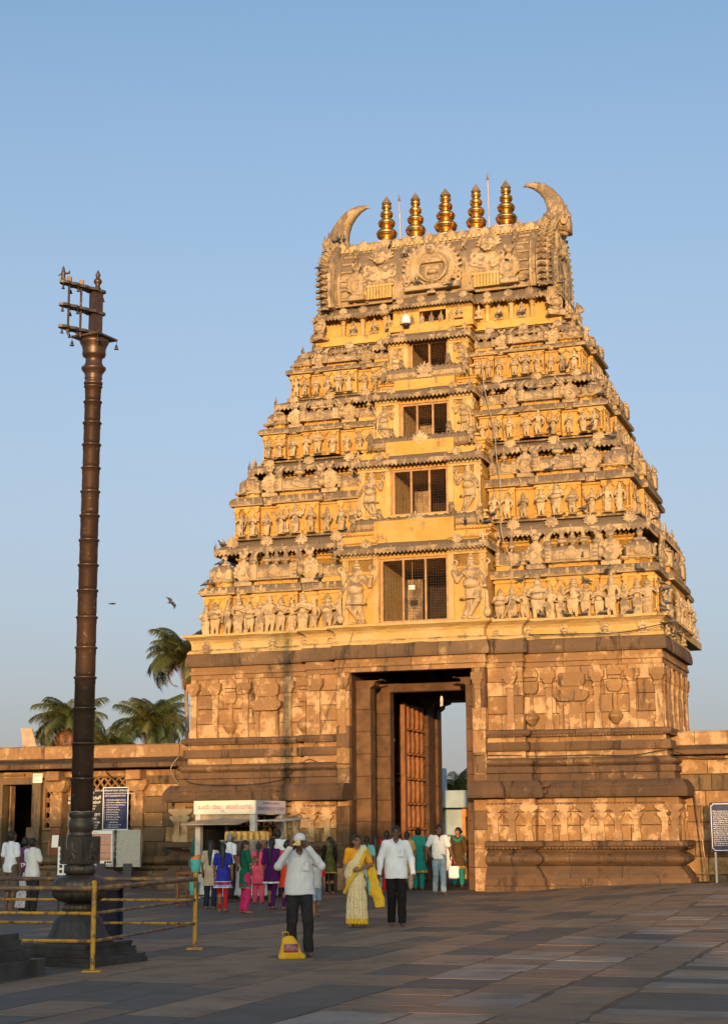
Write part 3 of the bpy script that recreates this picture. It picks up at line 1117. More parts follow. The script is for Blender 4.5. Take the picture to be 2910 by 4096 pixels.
# domed corner roof, 1 wide, 1 high with finial
kp = [B((0, 0, 0.04), (0.49, 0.49, 0.02), 0.02), E((0, 0, 0.30), (0.46, 0.46, 0.28)), B((0, 0, 0.22), (0.30, 0.30, 0.12), 0.10), B((0, 0, 0.10), (0.33, 0.33, 0.03), 0.03),
      T((0, 0, 0.60), 0.17, 0.04, 2), C((0, 0, 0.55), (0, 0, 0.72), 0.13, 0.07), E((0, 0, 0.80), (0.11, 0.11, 0.10)), C((0, 0, 0.86), (0, 0, 1.0), 0.05, 0.012)]
for a in range(4):
    ca, sa = math.cos(a * math.pi / 2), math.sin(a * math.pi / 2)
    kp += [E((0.43 * ca, 0.43 * sa, 0.26), (0.06 + 0.09 * abs(sa), 0.06 + 0.09 * abs(ca), 0.15)), E((0.47 * ca, 0.47 * sa, 0.42), (0.06, 0.06, 0.06)),
           T((0.47 * ca, 0.47 * sa, 0.25), 0.07, 0.025, 1 if abs(sa) > 0.5 else 0)]
    ca, sa = math.cos(a * math.pi / 2 + math.pi / 4), math.sin(a * math.pi / 2 + math.pi / 4)
    kp += [C((0.48 * ca, 0.48 * sa, 0.12), (0.36 * ca, 0.36 * sa, 0.48), 0.06, 0.05)]
KUTA = carve("domed_shrine_roof", kp, 0.022, "roof_plaster", 0.012)
# lion (yali) couchant
YALI = carve("lion_figure", [C((0, 0.15, 0.3), (0, -0.15, 0.38), 0.16, 0.19), E((0, -0.28, 0.66), (0.17, 0.16, 0.19)), E((0, -0.42, 0.60), (0.09, 0.08, 0.08)), E((-0.1, -0.24, 0.86), (0.06, 0.05, 0.08)),
                            E((0.1, -0.24, 0.86), (0.06, 0.05, 0.08)), C((-0.12, -0.25, 0.35), (-0.13, -0.33, 0.03), 0.075, 0.06), C((0.12, -0.25, 0.35), (0.13, -0.33, 0.03), 0.075, 0.06),
                            C((-0.13, 0.2, 0.25), (-0.16, 0.02, 0.06), 0.13, 0.06), C((0.13, 0.2, 0.25), (0.16, 0.02, 0.06), 0.13, 0.06), T((0, -0.22, 0.62), 0.17, 0.05, 1)], 0.035, "weathered_plaster", 0.03)

# miniature pilaster for the shrine bays (unit height)
mp = MB()
mp.box(-0.045, 0.045, -0.04, 0.02, 0, 0.10)
mp.lathe([(0.030, 0.10), (0.030, 0.62), (0.042, 0.65), (0.030, 0.68), (0.045, 0.74), (0.03, 0.79), (0.03, 0.83)], 8, (0, -0.015, 0))
mp.prism([(-0.04, 0.83), (0.04, 0.83), (0.085, 0.90), (-0.085, 0.90)], -0.07, 0.02)
mp.box(-0.10, 0.10, -0.075, 0.02, 0.90, 0.95)
mp.box(-0.07, 0.07, -0.06, 0.02, 0.95, 1.0)
MPIL = mp.mesh("miniature_pilaster", "yellow_plaster")


# ------------------------------------------------------------------ storeys
def tier_path(W, yf, c, yc, pr=0.18):
    q = [(c, yc), (c, yf), (W, yf), (W, 3.0), (W + pr, 3.0), (W + pr, 2 * CYD - 3.0), (W, 2 * CYD - 3.0), (W, 2 * CYD - yf)]
    return [(-x, y) for x, y in reversed(q)] + q


def valance(mb, path, z, d, w=0.12, hgt=0.07):
    for i, a, b2, L, t, nrm in edges_of(path):
        if L < 0.1:
            continue
        da = db = d
        n = max(2, int((L + 2 * d) / w))
        for k in range(n):
            u0 = -d * 0.0 + L * k / n
            u1 = L * (k + 1) / n
            um = (u0 + u1) / 2
            vs = []
            for dd in (d, d - 0.03):
                for u, zz in ((u0, z), (um, z - hgt), (u1, z)):
                    vs.append((a[0] + t[0] * u + nrm[0] * dd, a[1] + t[1] * u + nrm[1] * dd, zz))
            mb.add(vs, [(0, 1, 2), (5, 4, 3), (0, 3, 4, 1), (1, 4, 5, 2)])


def dentils(mb, path, z0, z1, d0, d1, w=0.16):
    for i, a, b2, L, t, nrm in edges_of(path):
        n = max(1, int(L / w))
        for k in range(n):
            u = (k + 0.5) * L / n
            c = (a[0] + t[0] * u + nrm[0] * (d0 + d1) / 2, a[1] + t[1] * u + nrm[1] * (d0 + d1) / 2)
            hw, hd = 0.3 * w, (d1 - d0) / 2
            ex = abs(t[0]) * hw + abs(nrm[0]) * hd
            ey = abs(t[1]) * hw + abs(nrm[1]) * hd
            mb.box(c[0] - ex, c[0] + ex, c[1] - ey, c[1] + ey, z0, z1)


def cornice_mesh(path, zc0, zc1, zt, run, tooth):
    mb = MB()
    hh = zt - zc1
    prof = [(-run, zc0 + 0.10), (-0.10, zc0 + 0.06), (-0.04, zc0), (0.0, zc0), (0.0, zc1), (-0.04, zc1 + 0.015)]
    for k in range(1, 7):
        a = k / 6
        prof.append((-0.04 - (run - 0.04) * a, zc1 + 0.015 + (hh - 0.015) * math.sin(a * math.pi / 2) ** 0.9))
    sweep(mb, path, prof, 0.014)
    valance(mb, path, zc0 + 0.004, 0.002, tooth, tooth * 0.6)
    # raised tile joints on the slope
    for i, a, b2, L, t, nrm in edges_of(path):
        n = int(L / 0.55)
        for k in range(1, n):
            u = L * k / n
            for dd0, dd1, z0, z1 in ((0.008, -0.10, zc0 + 0.01, zc1 + 0.12 * hh + 0.03),):
                p0 = (a[0] + t[0] * u + nrm[0] * dd0, a[1] + t[1] * u + nrm[1] * dd0)
                p1 = (a[0] + t[0] * u + nrm[0] * dd1, a[1] + t[1] * u + nrm[1] * dd1)
                mb.box(min(p0[0], p1[0]) - 0.02 * abs(t[0]), max(p0[0], p1[0]) + 0.02 * abs(t[0]), min(p0[1], p1[1]) - 0.02 * abs(t[1]), max(p0[1], p1[1]) + 0.02 * abs(t[1]), z0, z1)
    return mb


#            W(cornice) y(cornice) c(bay)  yc(bay)  bw(shrines) by(shrines)  z0    zs    zk0    zk1    zr0    zr1    zf     zc0    zc1    zt    winw  wz0   wz1
TIERS = [dict(W=6.52, cy=1.36, c=2.16, yc=0.42, bw=6.66, by=1.02, z0=7.22, zs=8.42, zk0=8.46, zk1=8.70, zr0=8.84, zr1=9.34, zf=9.80, zc0=9.74, zc1=9.87, zt=10.26, ww=0.98, wz0=7.32, wz1=9.15, can=9.30),
         dict(W=5.70, cy=1.98, c=1.88, yc=1.10, bw=5.98, by=1.66, z0=10.26, zs=11.18, zk0=11.22, zk1=11.48, zr0=11.60, zr1=12.10, zf=12.50, zc0=12.30, zc1=12.42, zt=12.72, ww=0.82, wz0=10.50, wz1=11.86, can=11.98),
         dict(W=4.98, cy=2.32, c=1.52, yc=1.66, bw=5.24, by=2.10, z0=12.72, zs=13.46, zk0=13.48, zk1=13.68, zr0=13.80, zr1=14.16, zf=14.50, zc0=14.35, zc1=14.47, zt=14.72, ww=0.72, wz0=12.88, wz1=13.96, can=14.10),
         dict(W=4.30, cy=2.84, c=1.26, yc=2.20, bw=4.56, by=2.60, z0=14.72, zs=15.42, zk0=15.46, zk1=15.63, zr0=15.72, zr1=16.02, zf=16.28, zc0=16.08, zc1=16.20, zt=16.46, ww=0.58, wz0=15.10, wz1=16.00, can=15.99)]

# plaster footing band above the stone eaves
mb = MB()
sweep(mb, FULL, [(-0.5, 6.66), (0.12, 6.66), (0.10, 6.74), (0.02, 6.80), (0.02, 6.98), (0.08, 7.06), (0.20, 7.14), (0.24, 7.15), (0.24, 7.22), (-1.2, 7.22)], 0.010)
mb.box(-6.9, 6.9, 0.62, 8.2, 7.0, 7.21)
foot = mb.build("plaster_footing", "cream_plaster", gate)
for sg in (1, -1):
    for x in (2.4, 3.25, 4.25, 5.35, 6.35):
        put("dwarf_figure", GANA, foot, (sg * x, 0.52 if x > 3.1 else 0.30, 6.72), 0, 0.46)
    for y in (1.2, 2.4, 4.2, 6.0):
        put("dwarf_figure", GANA, foot, (sg * (6.88 if y < 5.2 else 5.98), y, 6.72), sg * math.pi / 2, 0.46)

for ti, t in enumerate(TIERS):
    rt = random.Random(100 + ti)
    z0, zt, by, bw, c, ww = t['z0'], t['zt'], t['by'], t['bw'], t['c'], t['ww']
    h = t['zk0'] - z0
    wy = t['cy'] + 0.62
    W = t['W'] - 0.62
    mb = MB()
    yb = 2 * CYD - wy
    for sg in (1, -1):
        xs = sorted((sg * (ww + 0.10), sg * W))
        mb.box(xs[0], xs[1], wy, yb, z0 - 0.05, zt)
        xs = sorted((sg * (ww + 0.03), sg * (c - 0.06)))
        mb.box(xs[0], xs[1], t['yc'] + 0.08, wy + 0.1, z0 - 0.05, t['can'] + 0.2)
    mb.box(-W, W, wy + 2.2, yb, z0 - 0.04, zt - 0.01)
    mb.box(-ww - 0.2, ww + 0.2, t['yc'] + 0.12, wy + 2.3, t['wz1'], zt - 0.02)
    mb.box(-ww - 0.2, ww + 0.2, t['yc'] + 0.10, wy + 2.3, z0 - 0.05, t['wz0'])
    mb.box(-W - 0.3, -W + 0.1, 3.0, 2 * CYD - 3.0, z0 - 0.05, t['zk0'])
    mb.box(W - 0.1, W + 0.3, 3.0, 2 * CYD - 3.0, z0 - 0.05, t['zk0'])
    # raised string courses on the upper wall
    pth = tier_path(W, wy, c - 0.05, t['yc'] + 0.08)
    zn0, zn1 = t['zk1'], t['zc0']
    k2 = len(pth) // 2
    halves = (pth[:k2] + [(-ww - 0.06, t['yc'] + 0.08)], [(ww + 0.06, t['yc'] + 0.08)] + pth[k2:])
    for hp_ in halves:
        sweep(mb, hp_, [(0.0, zn0), (0.04, zn0 + 0.05), (0.04, zn0 + 0.10), (0.0, zn0 + 0.12), (0.0, zn1 - 0.26), (0.06, zn1 - 0.22), (0.06, zn1 - 0.16), (0.12, zn1 - 0.12), (0.12, zn1 - 0.06), (0.0, zn1 - 0.04), (0.0, zn1 + 0.08)])
    flank = (pth[:k2 - 1], pth[k2 + 1:])
    for hp_ in flank:
        dentils(mb, hp_, zn1 - 0.07, zn1 + 0.05, 0.05, 0.24)
    tier = mb.build("storey", "yellow_plaster", gate)

    # projecting shrine bays
    L = bw - c
    fr = [('H', 0.0, 0.20), ('P', 0.20, 0.335), ('S', 0.335, 0.665), ('P', 0.665, 0.80), ('K', 0.80, 1.0)]
    for sg in (1, -1):
        for kind, f0, f1 in fr:
            x0, x1 = c + f0 * L, c + f1 * L
            xm, w = (x0 + x1) / 2, x1 - x0
            yy = by + (0.16 if kind == 'P' else 0.0) + (0.06 if kind == 'H' else 0)
            body = MB()
            g = 0.03 if kind != 'P' else -0.02
            body.box(xm - w / 2 + g, xm + w / 2 - g, yy, wy + 0.12, z0 - 0.02, t['zk0'])
            body.box(xm - w / 2 + g - 0.03, xm + w / 2 - g + 0.03, yy - 0.04, wy + 0.1, z0 - 0.02, z0 + 0.09 * h)
            body.box(xm - w / 2 + g - 0.02, xm + w / 2 - g + 0.02, yy - 0.03, wy + 0.1, z0 + 0.12 * h, z0 + 0.17 * h)
            body.box(xm - w / 2 + g - 0.03, xm + w / 2 - g + 0.03, yy - 0.05, wy + 0.1, t['zk0'] - 0.10 * h, t['zk0'] - 0.04 * h)
            body.box(xm - w / 2 + 0.06, xm + w / 2 - 0.06, yy + 0.06, wy + 0.1, t['zk1'] - 0.02, t['zr0'])
            if kind == 'K':
                body.box(xm, xm + w / 2 - g, yy, yy + w, z0 - 0.02, t['zk0'])
                body.box(xm, xm + w / 2 - 0.06, yy + 0.06, yy + w - 0.06, t['zk1'] - 0.02, t['zr0'])
            if sg < 0:
                body.v = [(-x, y, z) for x, y, z in body.v]
                body.f = [tuple(reversed(f)) for f in body.f]
            body.build("shrine_bay", "yellow_plaster", tier)
            # small curved eave over the bay
            ev = MB()
            e0, e1 = xm - w / 2 + (0.0 if kind != 'P' else 0.03), xm + w / 2 - (0.0 if kind != 'P' else 0.03)
            yo = (wy + 0.1 if kind != 'K' else yy + w)
            pth = [(e0, yo), (e0, yy), (e1, yy), (e1, yo)]
            zk0, zk1 = t['zk0'], t['zk1']
            sweep(ev, pth, [(0.0, zk0 - 0.02), (0.12, zk0 - 0.01), (0.14, zk0 + 0.03), (0.13, zk0 + 0.5 * (zk1 - zk0)), (0.07, zk1 - 0.03), (-0.02, zk1), (-0.10, zk1)], 0.010)
            for q in range(max(2, int(w / 0.22))):
                xq = e0 + (q + 0.5) * (e1 - e0) / max(2, int(w / 0.22))
                ev.box(xq - 0.045, xq + 0.045, yy - 0.155, yy, zk0 + 0.02, zk1 - 0.05)
            ev.box(e0, e1, yy, yo, zk0 - 0.005, zk1 - 0.004)
            if sg < 0:
                ev.v = [(-x, y, z) for x, y, z in ev.v]
                ev.f = [tuple(reversed(f)) for f in ev.f]
            ev.build("bay_eave", "weathered_plaster", tier)
            # little posts in the neck
            rh = t['zr1'] - t['zr0']
            fh = t['zf'] - t['zr0']
            if kind == 'S':
                put("barrel_shrine_roof", SALA1 if ti == 1 else SALA3, tier, (sg * xm, yy + 0.02, t['zr0'] - 0.02), 0, (w * 1.06, 1.1, fh * 1.10 if ti != 1 else fh / 0.98))
                for q in (-0.36, -0.12, 0.12, 0.36):
                    put("miniature_pilaster", MPIL, tier, (sg * xm + q * w, yy, z0), 0, (1.0, 1.0, h * 0.92))
                    put("neck_post", MPIL, tier, (sg * xm + q * w, yy + 0.04, zk1 - 0.01), 0, (1.0, 1.0, t['zr0'] - zk1))
            elif kind == 'K':
                put("domed_shrine_roof", KUTA, tier, (sg * xm, yy + w / 2, t['zr0']), 0, (w * 1.0, w * 1.0, fh * 1.02))
                for q in (-0.38, 0.0, 0.38):
                    put("miniature_pilaster", MPIL, tier, (sg * xm + q * w, yy, z0), 0, (1.0, 1.0, h * 0.92))
                    put("miniature_pilaster", MPIL, tier, (sg * (xm + w / 2 - 0.03), yy + w / 2 + q * w, z0), sg * math.pi / 2, (1.0, 1.0, h * 0.92))
                    put("neck_post", MPIL, tier, (sg * xm + q * w, yy + 0.04, zk1 - 0.01), 0, (1.0, 1.0, t['zr0'] - zk1))
            elif kind == 'P':
                put("gable_shrine", PANJ, tier, (sg * xm, yy - 0.02, zk1 - 0.02), 0, (w / 0.56, 0.85, (t['zf'] - zk1) * 0.98))
            else:
                put("half_barrel_roof", HSALA, tier, (sg * (xm + 0.03), yy + 0.14, t['zr0']), 0, (sg * -w * 1.0, 0.9, fh * 0.95))
                put("miniature_pilaster", MPIL, tier, (sg * (xm + 0.36 * w), yy, z0), 0, (1.0, 1.0, h * 0.92))
    # statues along the front
    sy = by - 0.17
    if ti == 0:
        xs = [2.36, 2.72, 3.08, 3.44, 3.80, 4.12, 4.46, 4.80, 5.12, 5.48, 5.84, 6.18, 6.50]
        big = {3, 6, 9}
    else:
        xs = [c + f * L for f in (0.05, 0.15, 0.265, 0.39, 0.50, 0.61, 0.735, 0.84, 0.93)]
        big = {4}
    for sg in (1, -1):
        for k, x in enumerate(xs):
            hh = (t['zs'] - z0) * (rt.uniform(0.84, 0.97) if k not in big else rt.uniform(1.04, 1.12))
            me = STAT[rt.randrange(len(STAT))] if k not in big else STAT[rt.choice((4, 3, 2))]
            put("statue", me, tier, (sg * x + rt.uniform(-0.03, 0.03), sy + rt.uniform(-0.03, 0.03) - (0.05 if k in big else 0), z0), rt.uniform(-0.25, 0.25), (hh * rt.uniform(1.22, 1.4) * rt.choice((-1, 1)), hh * 1.2, hh))
        # side faces
        ns = 11 if ti == 0 else 8
        for k in range(ns):
            y = by + 0.15 + (2 * CYD - 2 * by - 0.3) * (k + 0.5) / ns
            xo = bw + 0.10 + (0.14 if 3.0 < y < 5.8 else 0.0) - (0.1 if ti else 0.0)
            hh = (t['zs'] - z0) * rt.uniform(0.82, 1.0)
            put("statue", STAT[rt.randrange(len(STAT))], tier, (sg * xo, y, z0), sg * math.pi / 2 + rt.uniform(-0.3, 0.3), (hh * 1.25, hh * 1.15, hh))
    # shrine roofs on the sides
    for sg in (1, -1):
        ys = 2 * CYD - 2 * by
        for kind, f0, f1 in (('P', 0.16, 0.26), ('S', 0.28, 0.72), ('P', 0.74, 0.84), ('K', 0.86, 1.0)):
            y0, y1 = by + f0 * ys, by + f1 * ys
            ym, w = (y0 + y1) / 2, y1 - y0
            xo = bw - 0.02 + (0.16 if kind == 'S' else 0)
            sb = MB()
            a0, a1 = sorted((sg * (W - 0.1), sg * (xo - 0.02)))
            sb.box(a0, a1, y0 + 0.03, y1 - 0.03, z0 - 0.03, t['zk0'])
            sb.box(a0, sg * 0 + a1, y0 + 0.05, y1 - 0.05, t['zk1'] - 0.02, t['zr0'])
            sb.build("shrine_bay", "yellow_plaster", tier)
            ev = MB()
            pth = [(W, y0), (xo, y0), (xo, y1), (W, y1)]
            sweep(ev, pth, [(0.0, t['zk0'] - 0.02), (0.12, t['zk0'] - 0.01), (0.14, t['zk0'] + 0.03), (0.13, (t['zk0'] + t['zk1']) / 2), (0.07, t['zk1'] - 0.03), (-0.08, t['zk1'])])
            ev.box(W - 0.1, xo, y0 + 0.01, y1 - 0.01, t['zk0'] - 0.003, t['zk1'] - 0.006)
            if sg < 0:
                ev.v = [(-x, y, z) for x, y, z in ev.v]
                ev.f = [tuple(reversed(f)) for f in ev.f]
            ev.build("bay_eave", "weathered_plaster", tier)
            rz = sg * math.pi / 2
            if kind == 'S':
                put("barrel_shrine_roof", SALA3, tier, (sg * (xo - 0.12), ym, t['zr0']), rz, (w, 1.0, t['zf'] - t['zr0']))
            elif kind == 'K':
                put("domed_shrine_roof", KUTA, tier, (sg * (xo - w / 2), ym, t['zr0']), rz, (w, w, t['zf'] - t['zr0']))
            else:
                put("gable_shrine", PANJ, tier, (sg * xo, ym, t['zk1']), rz, (w / 0.56, 0.85, (t['zf'] - t['zk1']) * 0.98))
    # main cornice on the flanks, lower canopy over the window
    W_, cy_ = t['W'], t['cy']
    run = 0.85
    rp = [(c - 0.06, cy_), (W_, cy_), (W_, 3.0), (W_ + 0.18, 3.0), (W_ + 0.18, 2 * CYD - 3.0), (W_, 2 * CYD - 3.0), (W_, 2 * CYD - cy_)]
    for part in ([(-x, y) for x, y in reversed(rp)], rp):
        cm = cornice_mesh(part, t['zc0'], t['zc1'], zt, run, 0.13)
        cm.build("cornice", "weathered_plaster", tier, smooth=False)
        for i, a, b2, Ls, tt, nrm in edges_of(part):
            if Ls < 1.0:
                continue
            n = max(2, int(Ls / 1.0))
            for k in range(n):
                u = Ls * (k + 0.5) / n
                hh = 0.52 * (1 - 0.09 * ti)
                put("crest_ornament", CREST, tier, (a[0] + tt[0] * u - nrm[0] * 0.12, a[1] + tt[1] * u - nrm[1] * 0.12, t['zc1'] - 0.04), math.atan2(tt[1], tt[0]), (hh * 0.95, 0.5, hh))
    cm = MB()
    cm.box(-t['W'] + 0.3, t['W'] - 0.3, t['cy'] + 0.3, 2 * CYD - t['cy'] - 0.3, zt - 0.08, zt - 0.003)
    cm.build("roof_terrace", "weathered_plaster", tier)
    zca = t['can']
    canp = [(-c - 0.12, t['cy'] + 0.5), (-c - 0.12, t['yc'] - 0.22), (c + 0.12, t['yc'] - 0.22), (c + 0.12, t['cy'] + 0.5)]
    cm = cornice_mesh(canp, zca, zca + 0.11, zca + 0.36, 0.60, 0.12)
    cm.box(-c + 0.3, c - 0.3, t['yc'] + 0.36, t['cy'] + 0.3, zca + 0.10, zca + 0.35)
    cm.build("window_canopy", "weathered_plaster", tier)
    fz = MB()
    fp_ = [(-c + 0.06, t['cy'] + 0.5), (-c + 0.06, t['yc'] + 0.46), (c - 0.06, t['yc'] + 0.46), (c - 0.06, t['cy'] + 0.5)]
    zf_ = zca + 0.35
    sweep(fz, fp_, [(0.0, zf_ - 0.04), (0.0, zf_ + 0.03), (0.05, zf_ + 0.04), (0.05, zf_ + 0.09), (0.01, zf_ + 0.10), (0.01, zf_ + 0.19), (0.06, zf_ + 0.20), (0.06, zf_ + 0.25), (0.12, zf_ + 0.29), (0.12, min(zf_ + 0.36, zt)), (-0.35, min(zf_ + 0.40, zt)), (-0.9, zt)], 0.008)
    dentils(fz, fp_, zf_ + 0.11, zf_ + 0.18, 0.0, 0.045, 0.13)
    valance(fz, fp_, zf_ + 0.295, 0.12, 0.09, 0.05)
    fz.build("frieze", "yellow_plaster", tier)
    for u in (-1, 1):
        hh = 0.40 * (1 - 0.07 * ti)
        put("crest_ornament", CREST, tier, (u * c * 0.62, t['yc'] - 0.12, zca + 0.08), 0, (hh, 0.5, hh))
        put("seated_statue", SEATED, tier, (u * (c - 0.08), t['yc'] - 0.10, zca + 0.10), u * 0.3, 0.46 * (1 - 0.07 * ti))
    # corner hooks of the cornice
    for sx in (-1, 1):
        for syy in (t['cy'], 2 * CYD - t['cy']):
            put("corner_hook", LEAF, tier, (sx * (t['W'] - 0.04), syy + (0.04 if syy < CYD else -0.04), t['zc1'] - 0.05), (0, 0, sx * 0.7 if syy < CYD else math.pi - sx * 0.7), 0.34)
    # centre bay: pilaster strips, guardians, sill with lion
    cb = MB()
    yc = t['yc'] + 0.08
    for sg in (1, -1):
        xs_ = sorted((sg * (ww + 0.05), sg * (ww + 0.20)))
        cb.box(xs_[0], xs_[1], yc - 0.05, yc + 0.05, t['wz0'], t['wz1'])
        xs_ = sorted((sg * (c - 0.24), sg * (c - 0.06)))
        cb.box(xs_[0], xs_[1], yc - 0.05, yc + 0.05, z0, t['can'] - 0.16)
        xs_ = sorted((sg * (ww + 0.05), sg * (c - 0.02)))
        cb.box(xs_[0], xs_[1], yc - 0.07, yc + 0.05, t['can'] - 0.16, t['can'] - 0.09)
        cb.box(xs_[0], xs_[1], yc - 0.11, yc + 0.05, t['can'] - 0.09, t['can'] + 0.0)
    pthc = [(-c - 0.02, wy), (-c - 0.02, yc), (c + 0.02, yc), (c + 0.02, wy)]
    zz = t['wz0']
    sweep(cb, pthc, [(0.0, z0 - 0.05), (0.16, z0 - 0.04), (0.16, z0 + 0.02), (0.06, z0 + 0.05), (0.06, zz - 0.10), (0.14, zz - 0.08), (0.14, zz - 0.02), (0.0, zz)])
    valance(cb, pthc, z0 - 0.035, 0.155, 0.10, 0.05)
    cb.build("bay_trim", "cream_plaster", tier)
    gh = (t['can'] + 0.04 - zz)
    for e, sg in enumerate((-1, 1)):
        put("guardian_statue", GUARD[e], tier, (sg * (ww + 0.20 + (c - ww - 0.2) * 0.5), yc - 0.02, zz + 0.02), 0, (gh * 1.12, gh * 0.9, gh))
    if ti > 0:
        zro = min(TIERS[ti - 1]['can'] + 0.91, t['wz0'] - 0.17)
        put("lion_figure", YALI, tier, (0.55 * c, yc - 0.24, zro + 0.14), 0, 0.42)
        put("lion_figure", YALI, tier, (-0.6 * c, yc - 0.24, zro + 0.14), 0, 0.36)
        bm2 = MB()
        bm2.tube([(-c + 0.02, yc - 0.24, zro), (c - 0.02, yc - 0.24, zro)], 0.19, 10)
        for q in range(13):
            xq = -c + 0.2 + q * (2 * c - 0.4) / 12
            bm2.tube([(xq - 0.035, yc - 0.24, zro), (xq + 0.035, yc - 0.24, zro)], 0.22, 10)
        bm2.build("sill_roll", "weathered_plaster", tier)
        put("crest_ornament", CREST, tier, (0.0, yc - 0.46, zro - 0.22), 0, (0.66, 0.7, 0.62))
        for sg in (-1, 1):
            put("lion_figure", YALI, tier, (sg * (c - 0.08), yc - 0.34, zro - 0.20), sg * 0.7, 0.56)

    # window: frame, mullions, wire mesh, and a room behind it
    win = empty("window", (0, 0, 0), 0, parent=gate)
    yw = t['yc'] + 0.16
    rz0, rz1 = t['wz0'] + 0.004, t['wz1'] - 0.004
    for (xx0, xx1, yy0, yy1, za, zb) in ((-ww - 0.06, -ww - 0.02, yw, wy + 1.0, rz0, rz1), (ww + 0.02, ww + 0.06, yw, wy + 1.0, rz0, rz1)):
        room = MB()
        room.box(xx0, xx1, yy0, yy1, za, zb)
        room.build("reveal", "cream_plaster", win)
    frm = MB()
    for sg in (1, -1):
        a0, a1 = sorted((sg * (ww - 0.05), sg * (ww + 0.018)))
        frm.box(a0, a1, yw, yw + 0.08, rz0, rz1)
    frm.box(-ww + 0.05, ww - 0.05, yw, yw + 0.08, rz1 - 0.06, rz1)
    frm.box(-ww + 0.05, ww - 0.05, yw, yw + 0.08, rz0, rz0 + 0.05)
    frm.build("window_frame", "window_frame_paint", win)
    mull = MB()
    for q in ((-ww / 3, ww / 3) if ti < 3 else (0.0,)):
        m1 = MB()
        m1.box(q - 0.025, q + 0.025, yw - 0.006, yw + 0.07, rz0 + 0.051, rz1 - 0.061)
        m1.build("mullion", "window_frame_paint", win)
    wm = MB()
    nx, nz = int(2 * ww / 0.075), int((rz1 - rz0) / 0.075)
    for q in range(1, nx):
        x = -ww + 2 * ww * q / nx
        wm.box(x - 0.0028, x + 0.0028, yw + 0.082, yw + 0.088, rz0, rz1)
    for q in range(1, nz):
        z = rz0 + (rz1 - rz0) * q / nz
        wm.box(-ww, ww, yw + 0.089, yw + 0.095, z - 0.0028, z + 0.0028)
    wm.build("wire_mesh", "wire", win)
    bk = MB()
    bk.box(-ww - 0.05, -ww * 0.42, wy + 0.72, wy + 0.80, rz0, rz1 - 0.16 * (rz1 - rz0))
    bk.build("inner_wall", "weathered_plaster", win)
    bk = MB()
    bk.box(ww * 0.55, ww + 0.05, wy + 0.85, wy + 0.93, rz0, rz1 - 0.3 * (rz1 - rz0))
    bk.build("inner_wall", "weathered_plaster", win)
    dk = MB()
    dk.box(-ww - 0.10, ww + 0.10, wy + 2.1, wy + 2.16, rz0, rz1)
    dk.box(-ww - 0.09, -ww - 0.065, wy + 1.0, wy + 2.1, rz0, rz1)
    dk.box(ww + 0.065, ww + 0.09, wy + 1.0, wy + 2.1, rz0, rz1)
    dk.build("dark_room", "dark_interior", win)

light_box = MB()
light_box.box(-0.10, 0.10, -0.05, 0.05, -0.075, 0.075)
fl_ = empty("floodlight", tworld(-0.12, 0.75, 8.32), -PSI, "small silver floodlight hung behind the lowest window mesh", "floodlight")
light_box.build("housing", "rod_metal", fl_)
mb = MB()
mb.box(-0.085, 0.085, -0.056, -0.051, -0.06, 0.06)
mb.build("glass", "white_plastic", fl_)
mb = MB()
mb.tube([(0, 0, 0.07), (0, 0.02, 0.9)], 0.008, 6)
mb.build("hanger", "rod_metal", fl_)

# ------------------------------------------------------------------ neck, barrel vault, horns and finials
mb = MB()
mb.box(-3.75, 3.75, 3.35, 2 * CYD - 3.35, 16.4, 17.7)
mb.box(-3.9, 3.9, 3.05, 2 * CYD - 3.05, 16.4, 16.66)
mb.box(-1.25, -0.42, 2.75, 3.5, 16.4, 17.5)
mb.box(0.42, 1.25, 2.75, 3.5, 16.4, 17.5)
mb.box(-1.25, 1.25, 2.75, 3.5, 17.10, 17.5)
mb.box(-1.25, 1.25, 2.70, 3.5, 16.4, 16.74)
neck = mb.build("vault_neck", "yellow_plaster", gate)
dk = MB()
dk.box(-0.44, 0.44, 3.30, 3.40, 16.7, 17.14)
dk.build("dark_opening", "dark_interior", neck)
col_me = MB()
col_me.lathe([(0.10, 0), (0.10, 0.05), (0.065, 0.08), (0.06, 0.34), (0.085, 0.38), (0.06, 0.42), (0.10, 0.48), (0.05, 0.51), (0.05, 0.53)], 12)
col_me.box(-0.13, 0.13, -0.13, 0.13, 0.53, 0.58)
COLM = col_me.mesh("column", "cream_plaster", smooth=False)
rr = random.Random(55)
for sg in (1, -1):
    for x in (1.62, 2.36, 3.0):
        put("column", COLM, neck, (sg * x, 3.12, 16.66), 0, (1, 1, 1.02))
    for x in (1.98, 2.68):
        put("seated_statue", SEATED, neck, (sg * x, 3.12, 16.66), 0, 0.60)
    put("seated_statue", SEATED, neck, (sg * 0.86, 2.66, 16.72), 0, 0.52)
    put("seated_statue", SEATED, neck, (sg * 1.42, 2.86, 16.68), 0, 0.50)
    put("giant_figure", GANA, neck, (sg * 3.72, 3.02, 16.58), sg * 0.55, (1.0, 1.0, 1.12))
    put("giant_figure", GANA, neck, (sg * 3.72, 2 * CYD - 3.02, 16.58), sg * 2.5, (1.0, 1.0, 1.12))
    put("lion_figure", YALI, neck, (sg * 4.05, 3.9, 16.5), sg * math.pi / 2, 0.75)
    for q in range(5):
        put("seated_statue", SEATED, neck, (sg * 3.95, 3.6 + q * 0.42, 16.62), sg * math.pi / 2, 0.7)
for x in (-0.3, 0.3, 0.0, -0.62, 0.62):
    put("leaf_ornament", LEAF, neck, (x, 2.62, 16.70), 0, 0.34)


def neck_path(W, yf, c, yc):
    q = [(c, yc), (c, yf), (W, yf), (W, 2 * CYD - yf)]
    return [(-x, y) for x, y in reversed(q)] + q


